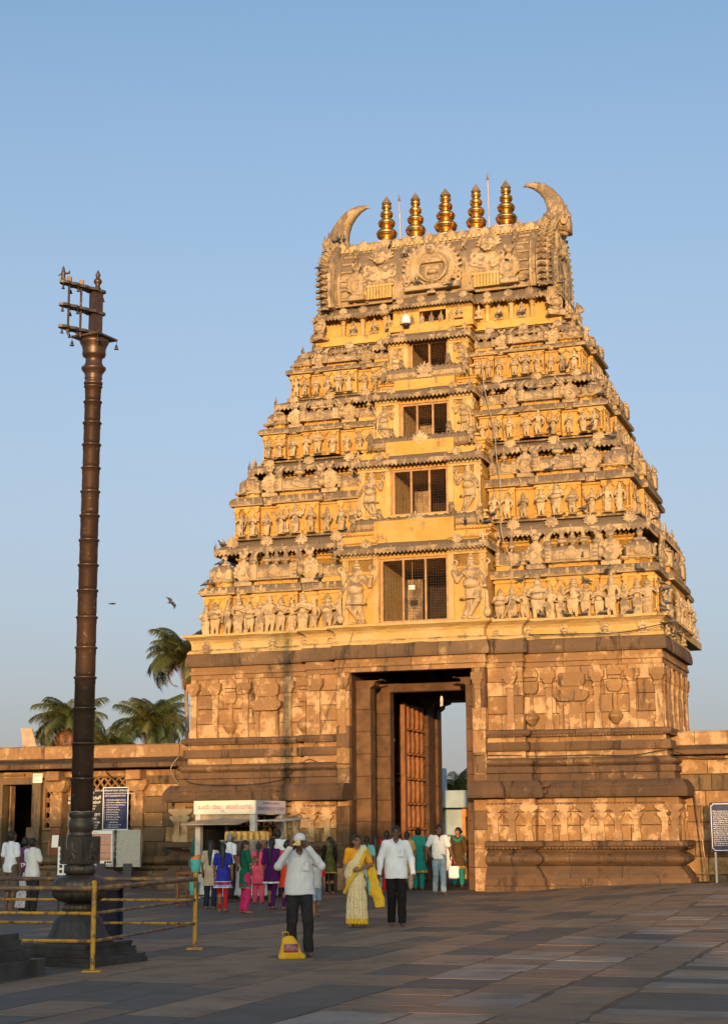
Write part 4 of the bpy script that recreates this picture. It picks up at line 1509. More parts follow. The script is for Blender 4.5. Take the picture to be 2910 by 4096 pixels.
pth = neck_path(3.95, 2.92, 1.32, 2.56)
cm = cornice_mesh(pth, 17.24, 17.34, 17.66, 0.42, 0.11)
cm.box(-3.7, 3.7, 3.1, 2 * CYD - 3.1, 17.6, 17.655)
cm.box(-1.3, 1.3, 2.8, 3.4, 17.6, 17.654)
cm.build("cornice", "weathered_plaster", neck)
for i, a, b2, Ls, tt, nrm in edges_of(pth):
    if Ls < 1.0:
        continue
    n = max(3, int(Ls / 0.62))
    for k in range(n):
        u = Ls * (k + 0.5) / n
        put("crest_ornament", CREST, neck, (a[0] + tt[0] * u - nrm[0] * 0.06, a[1] + tt[1] * u - nrm[1] * 0.06, 17.30), math.atan2(tt[1], tt[0]), (0.34, 0.4, 0.36))

# barrel vault
PROF = [(2.98, 17.60), (2.90, 17.80), (2.84, 18.1), (2.86, 18.4), (2.93, 18.7), (3.05, 19.0), (3.25, 19.3), (3.50, 19.5), (3.56, 19.53), (3.54, 19.62), (3.62, 19.64), (3.66, 19.82), (3.80, 19.86), (3.86, 19.95), (4.4, 19.99)]
full = PROF + [(2 * CYD - y, z) for y, z in reversed(PROF[:-1])]
mb = MB()
NX = 26
secs = []
for k in range(NX + 1):
    x = -3.45 + 6.9 * k / NX
    secs.append([(x, y, z) for y, z in full])
mb.rings([list(reversed(s_)) for s_ in secs])
vault = mb.build("barrel_vault_roof", "roof_plaster", gate, smooth=False)
# raised panels and ribs on the vault face
for sg in (1, -1):
    rib = MB()
    for x in (2.55, 3.05):
        pts = [(sg * x, y - 0.01, z) for y, z in PROF[:8]]
        rib.tube(pts, 0.07, 6)
    for q in range(6):
        y, z = PROF[1 + q]
        rib.tube([(sg * 2.62, y - 0.03, z), (sg * 2.98, y - 0.03, z)], 0.05, 6)
    rib.build("vault_rib", "roof_plaster", vault)
for sg in (1, -1):
    bd = MB()
    for q in range(12):
        x = sg * (1.35 + q * 0.1)
        bd.box(x - 0.04, x + 0.04, 2.76, 2.98, 17.68, 18.05)
    a0, a1 = sorted((sg * 1.25, sg * 2.5))
    bd.box(a0, a1, 2.74, 3.0, 18.05, 18.12)
    bd.build("vault_panel", "cream_plaster", vault)
bd = MB()
for q in range(44):
    x = -3.3 + q * 6.6 / 43
    bd.box(x - 0.05, x + 0.05, 3.48, 3.7, 19.56, 19.66)
bd.build("vault_band", "cream_plaster", vault)
for k in range(19):
    put("crest_ornament", CREST, vault, (-3.24 + 6.48 * k / 18, 3.66, 19.62), 0, (0.36, 0.4, 0.36 if k % 2 else 0.44))
    put("crest_ornament", CREST, vault, (-3.24 + 6.48 * k / 18, 2 * CYD - 3.66, 19.62), math.pi, (0.36, 0.4, 0.36))

# scattered leaf scrolls over the vault face
rv = random.Random(77)
for k in range(70):
    x = rv.uniform(-3.2, 3.2)
    q = rv.randrange(1, 7)
    if abs(x) < 0.95 or 1.3 < abs(x) < 2.15 and q > 3:
        continue
    y0_, z0_ = PROF[q]
    y1_, z1_ = PROF[q + 1]
    f = rv.random()
    put("scroll_ornament", CREST if rv.random() < 0.55 else LEAF, vault, (x, y0_ + (y1_ - y0_) * f + 0.02, z0_ + (z1_ - z0_) * f - 0.12), (-0.15 - 0.08 * q, rv.uniform(-0.5, 0.5), 0), (0.30 * rv.uniform(0.8, 1.3), 0.5, 0.30 * rv.uniform(0.8, 1.3)))

# big horseshoe arch in the middle
pp = [T((0, 0.0, 0.62), 0.62, 0.14, 1), E((0, 0.10, 0.62), (0.62, 0.16, 0.62)), NEG(B((0, -0.16, 0.44), (0.34, 0.18, 0.28), 0.10)), B((0, 0.0, -0.04), (0.86, 0.12, 0.06), 0.03), C((0, -0.06, 1.25), (0, -0.02, 1.5), 0.18, 0.09),
      E((0, -0.12, 1.28), (0.17, 0.14, 0.16)), E((0, -0.25, 1.22), (0.07, 0.08, 0.06)), B((0, 0.12, 0.26), (0.20, 0.10, 0.14), 0.02), E((0, -0.02, 0.50), (0.17, 0.12, 0.10)),
      T((0, -0.03, 0.62), 0.44, 0.05, 1)]
for a in range(-118, 119, 13):
    ca, sa = math.sin(R(a)), math.cos(R(a))
    pp.append(C((0.70 * ca, 0, 0.62 + 0.68 * sa), (0.93 * ca, -0.03, 0.66 + 0.90 * sa), 0.095, 0.045))
    pp.append(E((0.80 * math.sin(R(a + 6.5)), -0.08, 0.62 + 0.78 * math.cos(R(a + 6.5))), (0.06, 0.06, 0.06)))
for sg in (-1, 1):
    for q in range(3):
        pp.append(T((sg * (0.80 + 0.02 * q), -0.03, 0.02 + q * 0.2), 0.085, 0.04, 1))
ARCH = carve("horseshoe_arch", pp, 0.03, "statue_plaster", 0.02)
put("horseshoe_arch", ARCH, vault, (0, 2.80, 17.88), 0, (1.0, 1.0, 0.93))
put("seated_statue", SEATED, vault, (0.0, 2.72, 17.62), 0, 0.5)

# lion masks with scrolls
pp = [E((0, 0, 0.62), (0.22, 0.18, 0.22)), E((-0.09, -0.16, 0.68), (0.06, 0.05, 0.06)), E((0.09, -0.16, 0.68), (0.06, 0.05, 0.06)), E((0, -0.20, 0.60), (0.07, 0.06, 0.06)), C((-0.13, -0.13, 0.50), (0.13, -0.13, 0.50), 0.055), E((0, -0.12, 0.42), (0.12, 0.07, 0.05)),
      NEG(B((0, -0.22, 0.47), (0.11, 0.04, 0.015), 0.005))]
for a in range(-90, 91, 18):
    pp.append(C((0.2 * math.sin(R(a)), 0.02, 0.64 + 0.2 * math.cos(R(a))), (0.33 * math.sin(R(a)), 0.03, 0.66 + 0.36 * math.cos(R(a))), 0.06, 0.03))
for sg in (-1, 1):
    for q, (x, z, r_) in enumerate(((0.18, 0.22, 0.11), (0.34, 0.10, 0.10), (0.16, 0.02, 0.08), (0.36, 0.30, 0.08))):
        pp.append(T((sg * x, -0.02, z), r_, 0.045, 1))
pp.append(E((0, 0.05, 0.15), (0.46, 0.08, 0.26)))
MASK = carve("lion_mask", pp, 0.026, "statue_plaster", 0.02)
for sg in (-1, 1):
    put("lion_mask", MASK, vault, (sg * 1.72, 2.86, 18.38), (R(-13), 0, 0), (1.15, 1.0, 1.15))
    put("gable_shrine", PANJ, vault, (sg * 2.42, 2.74, 17.66), 0, (1.1, 1.0, 1.25))
    put("lion_figure", YALI, vault, (sg * 0.95, 3.1, 19.02), 0, 0.45)
    put("lion_figure", YALI, vault, (sg * 2.55, 3.1, 19.06), 0, 0.42)

# end gables: horseshoe shells with flame leaves and horns
for sg in (1, -1):
    g = MB()
    outer = [(2 * CYD - 2.66, 17.5)]
    prof2 = [(2.70, 17.55), (2.60, 17.9), (2.58, 18.3), (2.66, 18.7), (2.84, 19.1), (3.10, 19.45), (3.45, 19.75), (3.85, 19.98), (4.4, 20.15)]
    ring = prof2 + [(2 * CYD - y, z) for y, z in reversed(prof2[:-1])]
    rings_ = []
    for x, e in ((3.20, -0.30), (3.26, -0.03), (3.38, 0.02), (3.50, -0.02), (3.60, -0.10), (3.66, -0.28), (3.64, -0.5)):
        rings_.append([(sg * x, CYD + (y - CYD) * (1 + e * 0.35), 18.4 + (z - 18.4) * (1 + e * 0.30)) for y, z in ring])
    if sg > 0:
        rings_ = [list(reversed(q)) for q in rings_]
    g.rings(rings_)
    gable = g.build("end_gable", "roof_plaster", vault, smooth=False)
    for k, (y, z) in enumerate(ring):
        y2, z2 = ring[min(k + 1, len(ring) - 1)]
        for f in (0.0, 0.5):
            yy, zz = y + (y2 - y) * f, z + (z2 - z) * f
            ang = math.atan2(yy - CYD, zz - 18.4)
            put("flame_leaf", LEAF, gable, (sg * 3.46, yy, zz), (-ang, 0, 0), (0.62 * sg, 0.8, 0.27))
            put("flame_leaf", LEAF, gable, (sg * 3.62, CYD + (yy - CYD) * 0.90, 18.4 + (zz - 18.4) * 0.93), (-ang, 0, sg * 0.6), (0.5 * sg, 0.7, 0.24))
    put("lion_mask", MASK, gable, (sg * 3.64, CYD, 19.0), (0, 0, sg * math.pi / 2), 1.5)
    put("horseshoe_arch", ARCH, gable, (sg * 3.58, CYD, 17.75), (0, 0, sg * math.pi / 2), (1.1, 0.9, 1.0))
    # horn
    h = MB()
    ctr = [(3.55, 19.75, 0.62, 0.50), (3.62, 20.05, 0.52, 0.46), (3.60, 20.40, 0.40, 0.42), (3.50, 20.72, 0.33, 0.36), (3.34, 21.00, 0.27, 0.30), (3.12, 21.22, 0.21, 0.24), (2.88, 21.35, 0.14, 0.16), (2.66, 21.39, 0.07, 0.09), (2.53, 21.36, 0.02, 0.03)]
    rg = []
    for k, (x, z, hw, hd) in enumerate(ctr):
        x2, z2 = ctr[min(k + 1, len(ctr) - 1)][:2]
        x1, z1 = ctr[max(k - 1, 0)][:2]
        dx, dz = x2 - x1, z2 - z1
        L = math.hypot(dx, dz)
        nx, nz = dz / L, -dx / L
        ringk = []
        for q in range(14):
            a = 2 * math.pi * q / 14
            ca = math.copysign(abs(math.cos(a)) ** 0.7, math.cos(a))
            sa = math.copysign(abs(math.sin(a)) ** 0.7, math.sin(a))
            ringk.append((sg * (x + nx * hw * 0.8 * ca), CYD + hd * sa * 0.8, z + nz * hw * 0.8 * ca))
        rg.append(ringk if sg < 0 else list(reversed(ringk)))
    h.rings(rg)
    h.build("horn", "roof_plaster", vault, smooth=True)
    for q in range(5):
        put("flame_leaf", LEAF, gable, (sg * (3.30 + 0.14 * q), CYD - 0.42, 19.90 + 0.12 * (q % 2)), (0, sg * 0.2, 0), 0.55)
    put("lion_figure", YALI, gable, (sg * 3.68, CYD - 0.1, 19.75), sg * math.pi / 2, (0.75, 0.75, 0.7))

# gilded finials
for k, x in enumerate((-1.97, -1.0, 0.0, 1.0, 1.97)):
    f = empty("finial", (x, CYD, 19.97), 0, parent=gate)
    s_ = 1.06 if k == 2 else (0.98 if k in (0, 4) else 0.94)
    mb = MB()
    mb.lathe([(0.42, -0.04), (0.40, 0.05), (0.34, 0.10), (0.2, 0.12)], 20)
    mb.build("lime_base", "white_lime", f)
    mb = MB()

    def bulb_prof(zc, rb, hb, rn, z_n):
        out = []
        for q in range(9):
            a = math.pi * (q / 8) - math.pi / 2
            rad = rn + (rb - rn) * math.cos(a) ** 0.8 if math.cos(a) > 0 else rn
            out.append((rad, zc + hb * math.sin(a)))
        return out

    pr = [(0.36, 0.06), (0.33, 0.10), (0.25, 0.16), (0.20, 0.20)]
    for zc, rb, hb, rn in ((0.40, 0.345, 0.15, 0.19), (0.76, 0.285, 0.13, 0.15), (1.07, 0.215, 0.10, 0.12), (1.32, 0.17, 0.075, 0.10)):
        pr += bulb_prof(zc, rb, hb, rn, 0)
        pr.insert(len(pr) - 4, (rb * 1.04, zc + 0.012))
    pr += [(0.10, 1.42)]
    mb.lathe([(r_ * s_, z) for r_, z in pr], 28)
    mb.build("bulb_stack", "gilded_copper", f, smooth=True)
    mb = MB()
    mb.lathe([(0.10 * s_, 1.40), (0.165 * s_, 1.44), (0.155 * s_, 1.47), (0.008, 1.70)], 20)
    mb.build("cone_tip", "finial_tip", f)

for x, z1, lab in ((-1.45, 21.45, "thin copper lightning rod between the two leftmost gilded finials"), (1.47, 21.75, "thin copper lightning rod between the two rightmost gilded finials")):
    f = empty("lightning_rod", tworld(x, CYD - 0.2, 19.8), 0, lab, "lightning rod")
    mb = MB()
    top = z1 - 19.8
    mb.tube([(0, 0, 0), (-0.03, 0, top)], 0.018, 6)
    mb.build("rod", "rod_metal", f)
    mb = MB()
    mb.lathe([(0.012, top - 0.12), (0.05, top - 0.05), (0.012, top)], 8, (-0.03, 0, 0))
    for a in range(4):
        mb.tube([(-0.03, 0, top - 0.04), (-0.03 + 0.05 * math.cos(a * 1.57), 0.05 * math.sin(a * 1.57), top + 0.08)], 0.008, 5)
    mb.tube([(-0.03, 0, top - 0.04), (-0.03, 0, top + 0.16)], 0.008, 5)
    mb.build("spike_crown", "rod_metal", f)

# surveillance camera hanging from the ledge under the vault
cc = empty("dome_camera", tworld(-0.72, 2.36, 16.62), -PSI, "white dome surveillance camera mounted below the tower's vault", "security camera")
mb = MB()
mb.lathe([(0.02, 0.26), (0.10, 0.24), (0.14, 0.14), (0.14, 0.02), (0.10, 0.0)], 16)
mb.box(-0.05, 0.05, 0.0, 0.4, 0.24, 0.30)
mb.build("housing", "white_plastic", cc, smooth=False)
mb = MB()
mb.lathe([(0.0, -0.14), (0.06, -0.12), (0.105, -0.05), (0.11, 0.01)], 16)
mb.build("dome", "black_plastic", cc, smooth=True)

# ------------------------------------------------------------------ ground and paving
m, nt, b_ = new_mat("earth_joint")
col = mix(nt, ramp(nt, pos_noise(nt, 1.2, 5), 0.35, 0.65), (0.085, 0.056, 0.038), (0.13, 0.085, 0.055))
nt.links.new(col, b_.inputs["Base Color"])
b_.inputs["Roughness"].default_value = 0.95
bump(nt, b_, pos_noise(nt, 40, 4), 0.6, 0.02)


def slab_mat(name, c1, c2, c3):
    m, nt, b = new_mat(name)
    oi = nd(nt, "ShaderNodeObjectInfo")
    col = mix(nt, oi.outputs["Random"], c1, c2)
    at = nd(nt, "ShaderNodeAttribute", attribute_name="tone")
    col = mix(nt, mathn(nt, 'MULTIPLY', at.outputs["Fac"], 0.55), col, c3)
    n1 = pos_noise(nt, 1.6, 6, rough=0.65)
    n2 = pos_noise(nt, 14, 5, rough=0.7)
    col = mix(nt, mathn(nt, 'MULTIPLY', ramp(nt, n1, 0.42, 0.72), 0.6), col, (0.10, 0.078, 0.060))
    col = mix(nt, mathn(nt, 'MULTIPLY', ramp(nt, n2, 0.55, 0.8), 0.5), col, (0.055, 0.048, 0.043))
    nt.links.new(col, b.inputs["Base Color"])
    rg = nd(nt, "ShaderNodeMapRange")
    rg.inputs["To Min"].default_value = 0.55
    rg.inputs["To Max"].default_value = 0.9
    nt.links.new(n1, rg.inputs["Value"])
    nt.links.new(rg.outputs[0], b.inputs["Roughness"])
    spec(b, 0.3)
    bump(nt, b, mathn(nt, 'ADD', n2, mathn(nt, 'MULTIPLY', pos_noise(nt, 70, 3), 0.4)), 0.5, 0.012)


slab_mat("paving_stone", (0.082, 0.076, 0.070), (0.118, 0.103, 0.090), (0.135, 0.112, 0.096))
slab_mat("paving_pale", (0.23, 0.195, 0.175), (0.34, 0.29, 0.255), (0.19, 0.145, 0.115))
slab_mat("paving_brown", (0.17, 0.113, 0.076), (0.26, 0.17, 0.11), (0.29, 0.20, 0.138))  # warm brown stone, albedo raised to stand in for weak grazing sunlight

gv, gf = [], []
xs = [-900, -300, -100, -60, -40] + list(np.arange(-30, 31, 2.0)) + [40, 60, 100, 300, 900]
ys = [-900, -300, -100, -50, -20, -5, 5] + list(np.arange(12, 62, 2.0)) + [70, 90, 130, 300, 900, 2500]
for y in ys:
    for x in xs:
        gv.append((x, y, gz(x, y) - 0.03))
nx = len(xs)
for j in range(len(ys) - 1):
    for i in range(nx - 1):
        gf.append((j * nx + i, j * nx + i + 1, (j + 1) * nx + i + 1, (j + 1) * nx + i))
ground = put("ground", np_mesh("ground", gv, gf, ("earth_joint",), None, True))
tag(ground, kind="structure")

pave = tag(put("pavement", MB().mesh("pavement", "paving_stone")), kind="structure")
# bedding under the slabs
bd = MB()
plain("dark_joint", (0.035, 0.028, 0.023), 0.95, 0.25, 3)
for bx0, bx1, bmat in ((-22.0, 7.8, "dark_joint"), (7.8, 16.2, "earth_joint")):
    bv, bf = [], []
    nxb = max(2, int((bx1 - bx0) / 0.7)) + 1
    for j in range(61):
        for i in range(nxb):
            p = tworld(bx0 + (bx1 - bx0) * i / (nxb - 1), -32 + 41 * j / 60)
            bv.append((p.x, p.y, gz(p.x, p.y) + 0.0072))
    for j in range(60):
        for i in range(nxb - 1):
            bf.append((j * nxb + i, j * nxb + i + 1, (j + 1) * nxb + i + 1, (j + 1) * nxb + i))
    put("bedding", np_mesh("bedding", bv, bf, (bmat,), None, True), pave)

rs = random.Random(21)
SLABS = []


def lay(x0, x1, w0, w1, l0, l1, zone):
    """rows of slabs running into the gate between x0 and x1"""
    x = x0
    while x < x1 - 0.05:
        w = min(rs.uniform(w0, w1), x1 - x)
        if x1 - x - w < 0.3:
            w = x1 - x
        y = -31.5 + rs.uniform(-1, 0)
        xm = x + w / 2
        ymax = 8.3 if abs(xm) < 1.75 else (0.9 if abs(xm) > 7.4 else -0.02)
        while y < ymax - 0.12:
            yy1 = min(y + rs.uniform(l0, l1), ymax)
            SLABS.append((x, x + w, y, yy1, zone))
            y = yy1
        x += w


lay(-20.0, 7.8, 0.52, 0.78, 0.9, 2.3, 0)
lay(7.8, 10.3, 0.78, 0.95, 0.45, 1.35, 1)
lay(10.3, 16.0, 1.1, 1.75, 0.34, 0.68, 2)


def in_view(p):
    d = Vector((p.x, p.y, gz(p.x, p.y) - 1.65))
    zc = d.y * math.cos(PITCH) + d.z * math.sin(PITCH)
    if zc < 5:
        return None
    u = d.x / zc * 6451
    v = (-d.y * math.sin(PITCH) + d.z * math.cos(PITCH)) / zc * 6451
    return (u, v) if abs(u) < 1560 and v > -2150 else None


cand, rest = [], []
for s_ in SLABS:
    p = tworld((s_[0] + s_[1]) / 2, (s_[2] + s_[3]) / 2)
    q = in_view(p)
    a = (s_[1] - s_[0]) * (s_[3] - s_[2]) / max(p.y, 1) ** 3
    (cand if q else rest).append((a, s_))
cand.sort(key=lambda t: -t[0])
rest += cand[300:]
cand = cand[:300]


def slab_geo(s_, r):
    x0, x1, y0, y1, right = s_
    g = (0.009, r.uniform(0.012, 0.03), r.uniform(0.02, 0.05))[right]
    j = (lambda: r.uniform(-0.012, 0.012)) if not right else (lambda: r.uniform(-0.035, 0.035))
    zt = r.uniform(-0.0008, 0.0008) if not right else r.uniform(-0.0012, 0.0012)
    c = 0.030 if not right else 0.045
    q = [(x0 + g + j(), y0 + g + j()), (x1 - g + j(), y0 + g + j()), (x1 - g + j(), y1 - g + j()), (x0 + g + j(), y1 - g + j())]
    if right:
        # uneven hand-cut edges
        q2 = []
        for k in range(4):
            a, b2 = q[k], q[(k + 1) % 4]
            q2 += [a, ((a[0] + b2[0]) / 2 + r.uniform(-0.022, 0.022), (a[1] + b2[1]) / 2 + r.uniform(-0.022, 0.022))]
        q = q2
    n = len(q)
    cx, cy = sum(p[0] for p in q) / n, sum(p[1] for p in q) / n
    vs = []
    for (px, py) in q:
        L = math.hypot(px - cx, py - cy)
        p = tworld(px - (px - cx) / L * c, py - (py - cy) / L * c)
        vs.append((p.x, p.y, gz(p.x, p.y) + 0.012 + zt))
    for (px, py) in q:
        p = tworld(px, py)
        vs.append((p.x, p.y, gz(p.x, p.y) + 0.0092 + zt))
    for (px, py) in q:
        p = tworld(px, py)
        vs.append((p.x, p.y, gz(p.x, p.y) - 0.02))
    fs = [tuple(range(n))]
    for lv in (0, 1):
        for k in range(n):
            k2 = (k + 1) % n
            fs.append((lv * n + k, (lv + 1) * n + k, (lv + 1) * n + k2, lv * n + k2))
    return vs, fs


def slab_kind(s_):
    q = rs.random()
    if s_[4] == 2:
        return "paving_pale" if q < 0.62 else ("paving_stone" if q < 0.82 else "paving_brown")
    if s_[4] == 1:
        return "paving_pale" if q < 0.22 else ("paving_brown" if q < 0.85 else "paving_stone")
    if s_[0] > 1.5:  # mostly brown slabs here, carrying the sunlit patch in their stone colour
        return "paving_brown" if q < 0.72 else "paving_stone"
    return "paving_brown" if q < 0.18 else "paving_stone"


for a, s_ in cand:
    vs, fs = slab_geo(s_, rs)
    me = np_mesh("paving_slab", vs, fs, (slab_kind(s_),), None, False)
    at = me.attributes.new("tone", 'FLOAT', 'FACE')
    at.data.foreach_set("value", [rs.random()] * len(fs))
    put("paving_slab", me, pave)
V_, F_, mi_, tn_ = [], [], [], []
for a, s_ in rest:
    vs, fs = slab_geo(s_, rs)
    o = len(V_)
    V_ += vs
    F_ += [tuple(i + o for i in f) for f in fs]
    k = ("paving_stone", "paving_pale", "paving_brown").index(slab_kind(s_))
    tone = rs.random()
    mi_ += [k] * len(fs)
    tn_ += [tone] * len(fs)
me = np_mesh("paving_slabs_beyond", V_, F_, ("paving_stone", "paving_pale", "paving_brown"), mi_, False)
at = me.attributes.new("tone", 'FLOAT', 'FACE')
at.data.foreach_set("value", tn_)
tag(put("paving_slabs_beyond", me, pave), kind="stuff")

# ------------------------------------------------------------------ cloister wall left of the gate (tower frame, wall face at y = 1.5)
plain("cloister_dark", (0.02, 0.016, 0.013), 0.95, 0.2)  # even near-black colour for the cloister's inner walls and room
cl = empty("cloister_wall", TO, -PSI, "old stone cloister wall with lattice windows and office doorway left of the gate", "wall")
WY = 1.5
mb = MB()
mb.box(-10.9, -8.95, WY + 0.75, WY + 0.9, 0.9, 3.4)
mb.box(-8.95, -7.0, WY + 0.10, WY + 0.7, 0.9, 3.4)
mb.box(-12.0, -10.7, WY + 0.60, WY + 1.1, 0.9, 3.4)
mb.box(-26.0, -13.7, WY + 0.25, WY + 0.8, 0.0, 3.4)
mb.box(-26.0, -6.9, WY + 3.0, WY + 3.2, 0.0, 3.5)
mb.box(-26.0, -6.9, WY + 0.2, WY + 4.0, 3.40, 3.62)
mb.build("wall_core", "cloister_dark", cl)
CP = [(-26.0, WY), (-13.68, WY), (-12.42, WY), (-6.6, WY)]
PL = [(-26.0, WY - 0.4), (-6.9, WY - 0.4)]
# stepped platform
stones("platform_stone", cl, PL, [(0.55, -0.05), (0.55, 0.22), (0.50, 0.24)], "dark_course", 1.5)
stones("platform_stone", cl, PL, [(0.25, 0.24), (0.28, 0.40), (0.20, 0.48)], "mossy_wall", 1.4)
stones("platform_stone", cl, PL, [(0.02, 0.48), (0.10, 0.56), (0.10, 0.62), (0.0, 0.68)], "mossy_wall", 1.2)
stones("platform_stone", cl, PL, [(0.14, 0.68), (0.20, 0.74), (0.20, 0.86), (0.12, 0.90), (-0.5, 0.91)], "mossy_wall", 1.6)
# ashlar between the pillars
blocks(cl, [(-8.95, WY), (-6.6, WY)], 0.9, 3.42, 6, 0.85, ("mossy_wall", "mossy_wall", "ashlar"), seed=14)
blocks(cl, [(-12.25, WY + 0.12), (-11.8, WY + 0.12)], 0.9, 1.64, 2, 0.5, ("mossy_wall",), seed=15)
blocks(cl, [(-10.75, WY + 0.1), (-9.05, WY + 0.1)], 0.9, 1.64, 2, 0.7, ("mossy_wall",), seed=16)
blocks(cl, [(-11.75, WY + 0.3), (-10.7, WY + 0.3)], 0.9, 3.40, 6, 0.7, ("mossy_wall", "ashlar"), seed=17)
blocks(cl, [(-26.0, WY + 0.1), (-13.75, WY + 0.1)], 0.9, 3.40, 6, 0.9, ("mossy_wall", "ashlar"), seed=18)
# pillars with bracket capitals
for x in (-11.63, -8.92):
    pm = MB()
    pm.cbox(x - 0.22, x + 0.22, WY - 0.16, WY + 0.3, 0.9, 1.35, 0.02)
    pm.cbox(x - 0.17, x + 0.17, WY - 0.10, WY + 0.3, 1.35, 1.75, 0.05)
    pm.cbox(x - 0.20, x + 0.20, WY - 0.14, WY + 0.3, 1.75, 2.72, 0.02)
    pm.cbox(x - 0.15, x + 0.15, WY - 0.08, WY + 0.3, 2.72, 2.80, 0.01)
    pm.prism([(x - 0.22, 2.80), (x + 0.22, 2.80), (x + 0.34, 2.98), (x + 0.34, 3.12), (x - 0.34, 3.12), (x - 0.34, 2.98)], WY - 0.2, WY + 0.3)
    pm.cbox(x - 0.24, x + 0.24, WY - 0.45, WY + 0.3, 3.12, 3.40, 0.02)
    pm.build("cloister_pillar", "ashlar", cl)
# lintel band, sloping stone eave, parapet
stones("lintel_stone", cl, [(-26.0, WY + 0.02), (-6.9, WY + 0.02)], [(0.0, 3.22), (0.03, 3.24), (0.03, 3.40)], "ashlar", 2.0)
stones("eave_slab", cl, [(-26.0, WY), (-6.86, WY)], [(0.62, 3.46), (0.66, 3.47), (0.66, 3.60), (0.30, 3.70), (0.05, 3.78)], "moulding_stone", 2.3, jit=0.02)
stones("parapet_stone", cl, [(-26.0, WY), (-6.86, WY)], [(0.02, 3.78), (0.04, 3.80), (0.02, 4.14), (-0.06, 4.18)], "ashlar", 1.0, jit=0.02)


def lattice(x0, x1, z0, z1, y, px, pz, name="lattice_window"):
    """pierced stone screen of diagonal bars with a frame"""
    lt = MB()
    lt.box(x0 - 0.08, x0, y - 0.02, y + 0.12, z0, z1)
    lt.box(x1, x1 + 0.08, y - 0.02, y + 0.12, z0, z1)
    lt.box(x0 - 0.08, x1 + 0.08, y - 0.03, y + 0.12, z1, z1 + 0.08)
    lt.box(x0 - 0.08, x1 + 0.08, y - 0.03, y + 0.12, z0 - 0.08, z0)
    def clip(ax, az, bx_, bz):
        # clip a segment to the opening
        t0, t1 = 0.0, 1.0
        for p, d, lo, hi in ((ax, bx_ - ax, x0, x1), (az, bz - az, z0, z1)):
            if abs(d) < 1e-9:
                continue
            a, b = (lo - p) / d, (hi - p) / d
            if a > b:
                a, b = b, a
            t0, t1 = max(t0, a), min(t1, b)
        if t1 - t0 < 1e-3:
            return None
        return (ax + (bx_ - ax) * t0, az + (bz - az) * t0, ax + (bx_ - ax) * t1, az + (bz - az) * t1)
    H = z1 - z0
    run = H * px / pz
    n = int((x1 - x0 + run) / px) + 2
    for k in range(-1, n + 1):
        for dr in (1, -1):
            xa = x0 + k * px if dr > 0 else x0 + k * px
            sgm = clip(xa - run, z0, xa, z1) if dr > 0 else clip(xa, z0, xa - run, z1)
            if sgm:
                lt.bar((sgm[0], y + 0.05 + 0.002 * dr, sgm[1]), (sgm[2], y + 0.05 + 0.002 * dr, sgm[3]), 0.075, 0.045)
    return lt.build(name, "ashlar", cl)


lattice(-10.66, -9.14, 1.74, 3.20, WY + 0.12, 0.245, 0.30)
lattice(-12.13, -11.89, 1.74, 3.08, WY + 0.14, 0.26, 0.30)
# office doorway
dm = MB()
dm.box(-12.52, -12.22, WY - 0.02, WY + 0.35, 0.9, 3.40)
dm.box(-13.80, -13.54, WY - 0.02, WY + 0.35, 0.9, 3.40)
dm.box(-13.54, -12.52, WY - 0.01, WY + 0.35, 3.04, 3.40)
dm.box(-13.9, -12.75, WY - 0.10, WY + 0.0, 3.28, 3.35)
dm.box(-12.62, -12.18, WY - 0.12, WY - 0.02, 0.9, 1.75)
dm.build("door_frame", "mossy_wall", cl)
dm = MB()
dm.box(-13.36, -13.31, WY + 0.1, WY + 0.34, 0.92, 3.0)
dm.build("door_panel", "ashlar", cl)
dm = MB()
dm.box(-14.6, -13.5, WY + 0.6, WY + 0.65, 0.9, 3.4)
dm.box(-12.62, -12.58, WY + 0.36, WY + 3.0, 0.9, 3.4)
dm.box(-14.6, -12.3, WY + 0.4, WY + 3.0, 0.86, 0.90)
dm.build("dark_room", "cloister_dark", cl)
# steps to the door
for k in range(3):
    sm = MB()
    sm.cbox(-14.2 + 0.1 * k, -12.0 - 0.1 * k, WY - 1.55 + 0.3 * k, WY - 0.42, 0.0 if k == 0 else 0.29 * k - 0.002, 0.29 * (k + 1), 0.02)
    sm.build("step", "mossy_wall", cl)

# ------------------------------------------------------------------ enclosure wall right of the gate
rw = empty("enclosure_wall", TO, -PSI, "ashlar enclosure wall with stone eave right of the gate", "wall")
mb = MB()
mb.box(6.7, 22.0, WY + 0.15, WY + 1.2, -0.1, 4.0)
mb.build("wall_core", "joint_mortar", rw)
blocks(rw, [(6.6, WY), (22.0, WY)], -0.05, 3.42, 8, 0.95, ("ashlar", "mossy_wall", "ashlar_pale"), seed=31, jit=0.02)
stones("lintel_stone", rw, [(6.7, WY + 0.02), (22.0, WY + 0.02)], [(0.06, 3.40), (0.10, 3.42), (0.08, 3.52)], "ashlar", 1.6)
stones("eave_slab", rw, [(6.8, WY), (22.0, WY)], [(0.46, 3.52), (0.50, 3.53), (0.50, 3.64), (0.30, 3.72), (0.08, 3.78)], "moulding_stone", 1.9, jit=0.02)
stones("parapet_stone", rw, [(6.8, WY), (22.0, WY)], [(0.02, 3.78), (0.04, 3.80), (0.02, 4.10), (-0.06, 4.16)], "ashlar_pale", 0.8, jit=0.02)

# ------------------------------------------------------------------ temple hall and low wall behind the viewer (they shade the court)
plain("hall_stone", (0.20, 0.15, 0.11), 0.9, 0.3, 2, obj_rand=0.1)
hall = empty("temple_hall", (-7.8, -26.0, 0), R(-3), "long flat-roofed stone temple hall standing behind the viewer", "temple")


def hbox(name, *a):
    q = MB()
    q.box(*a)
    return q.build(name, "hall_stone", hall)


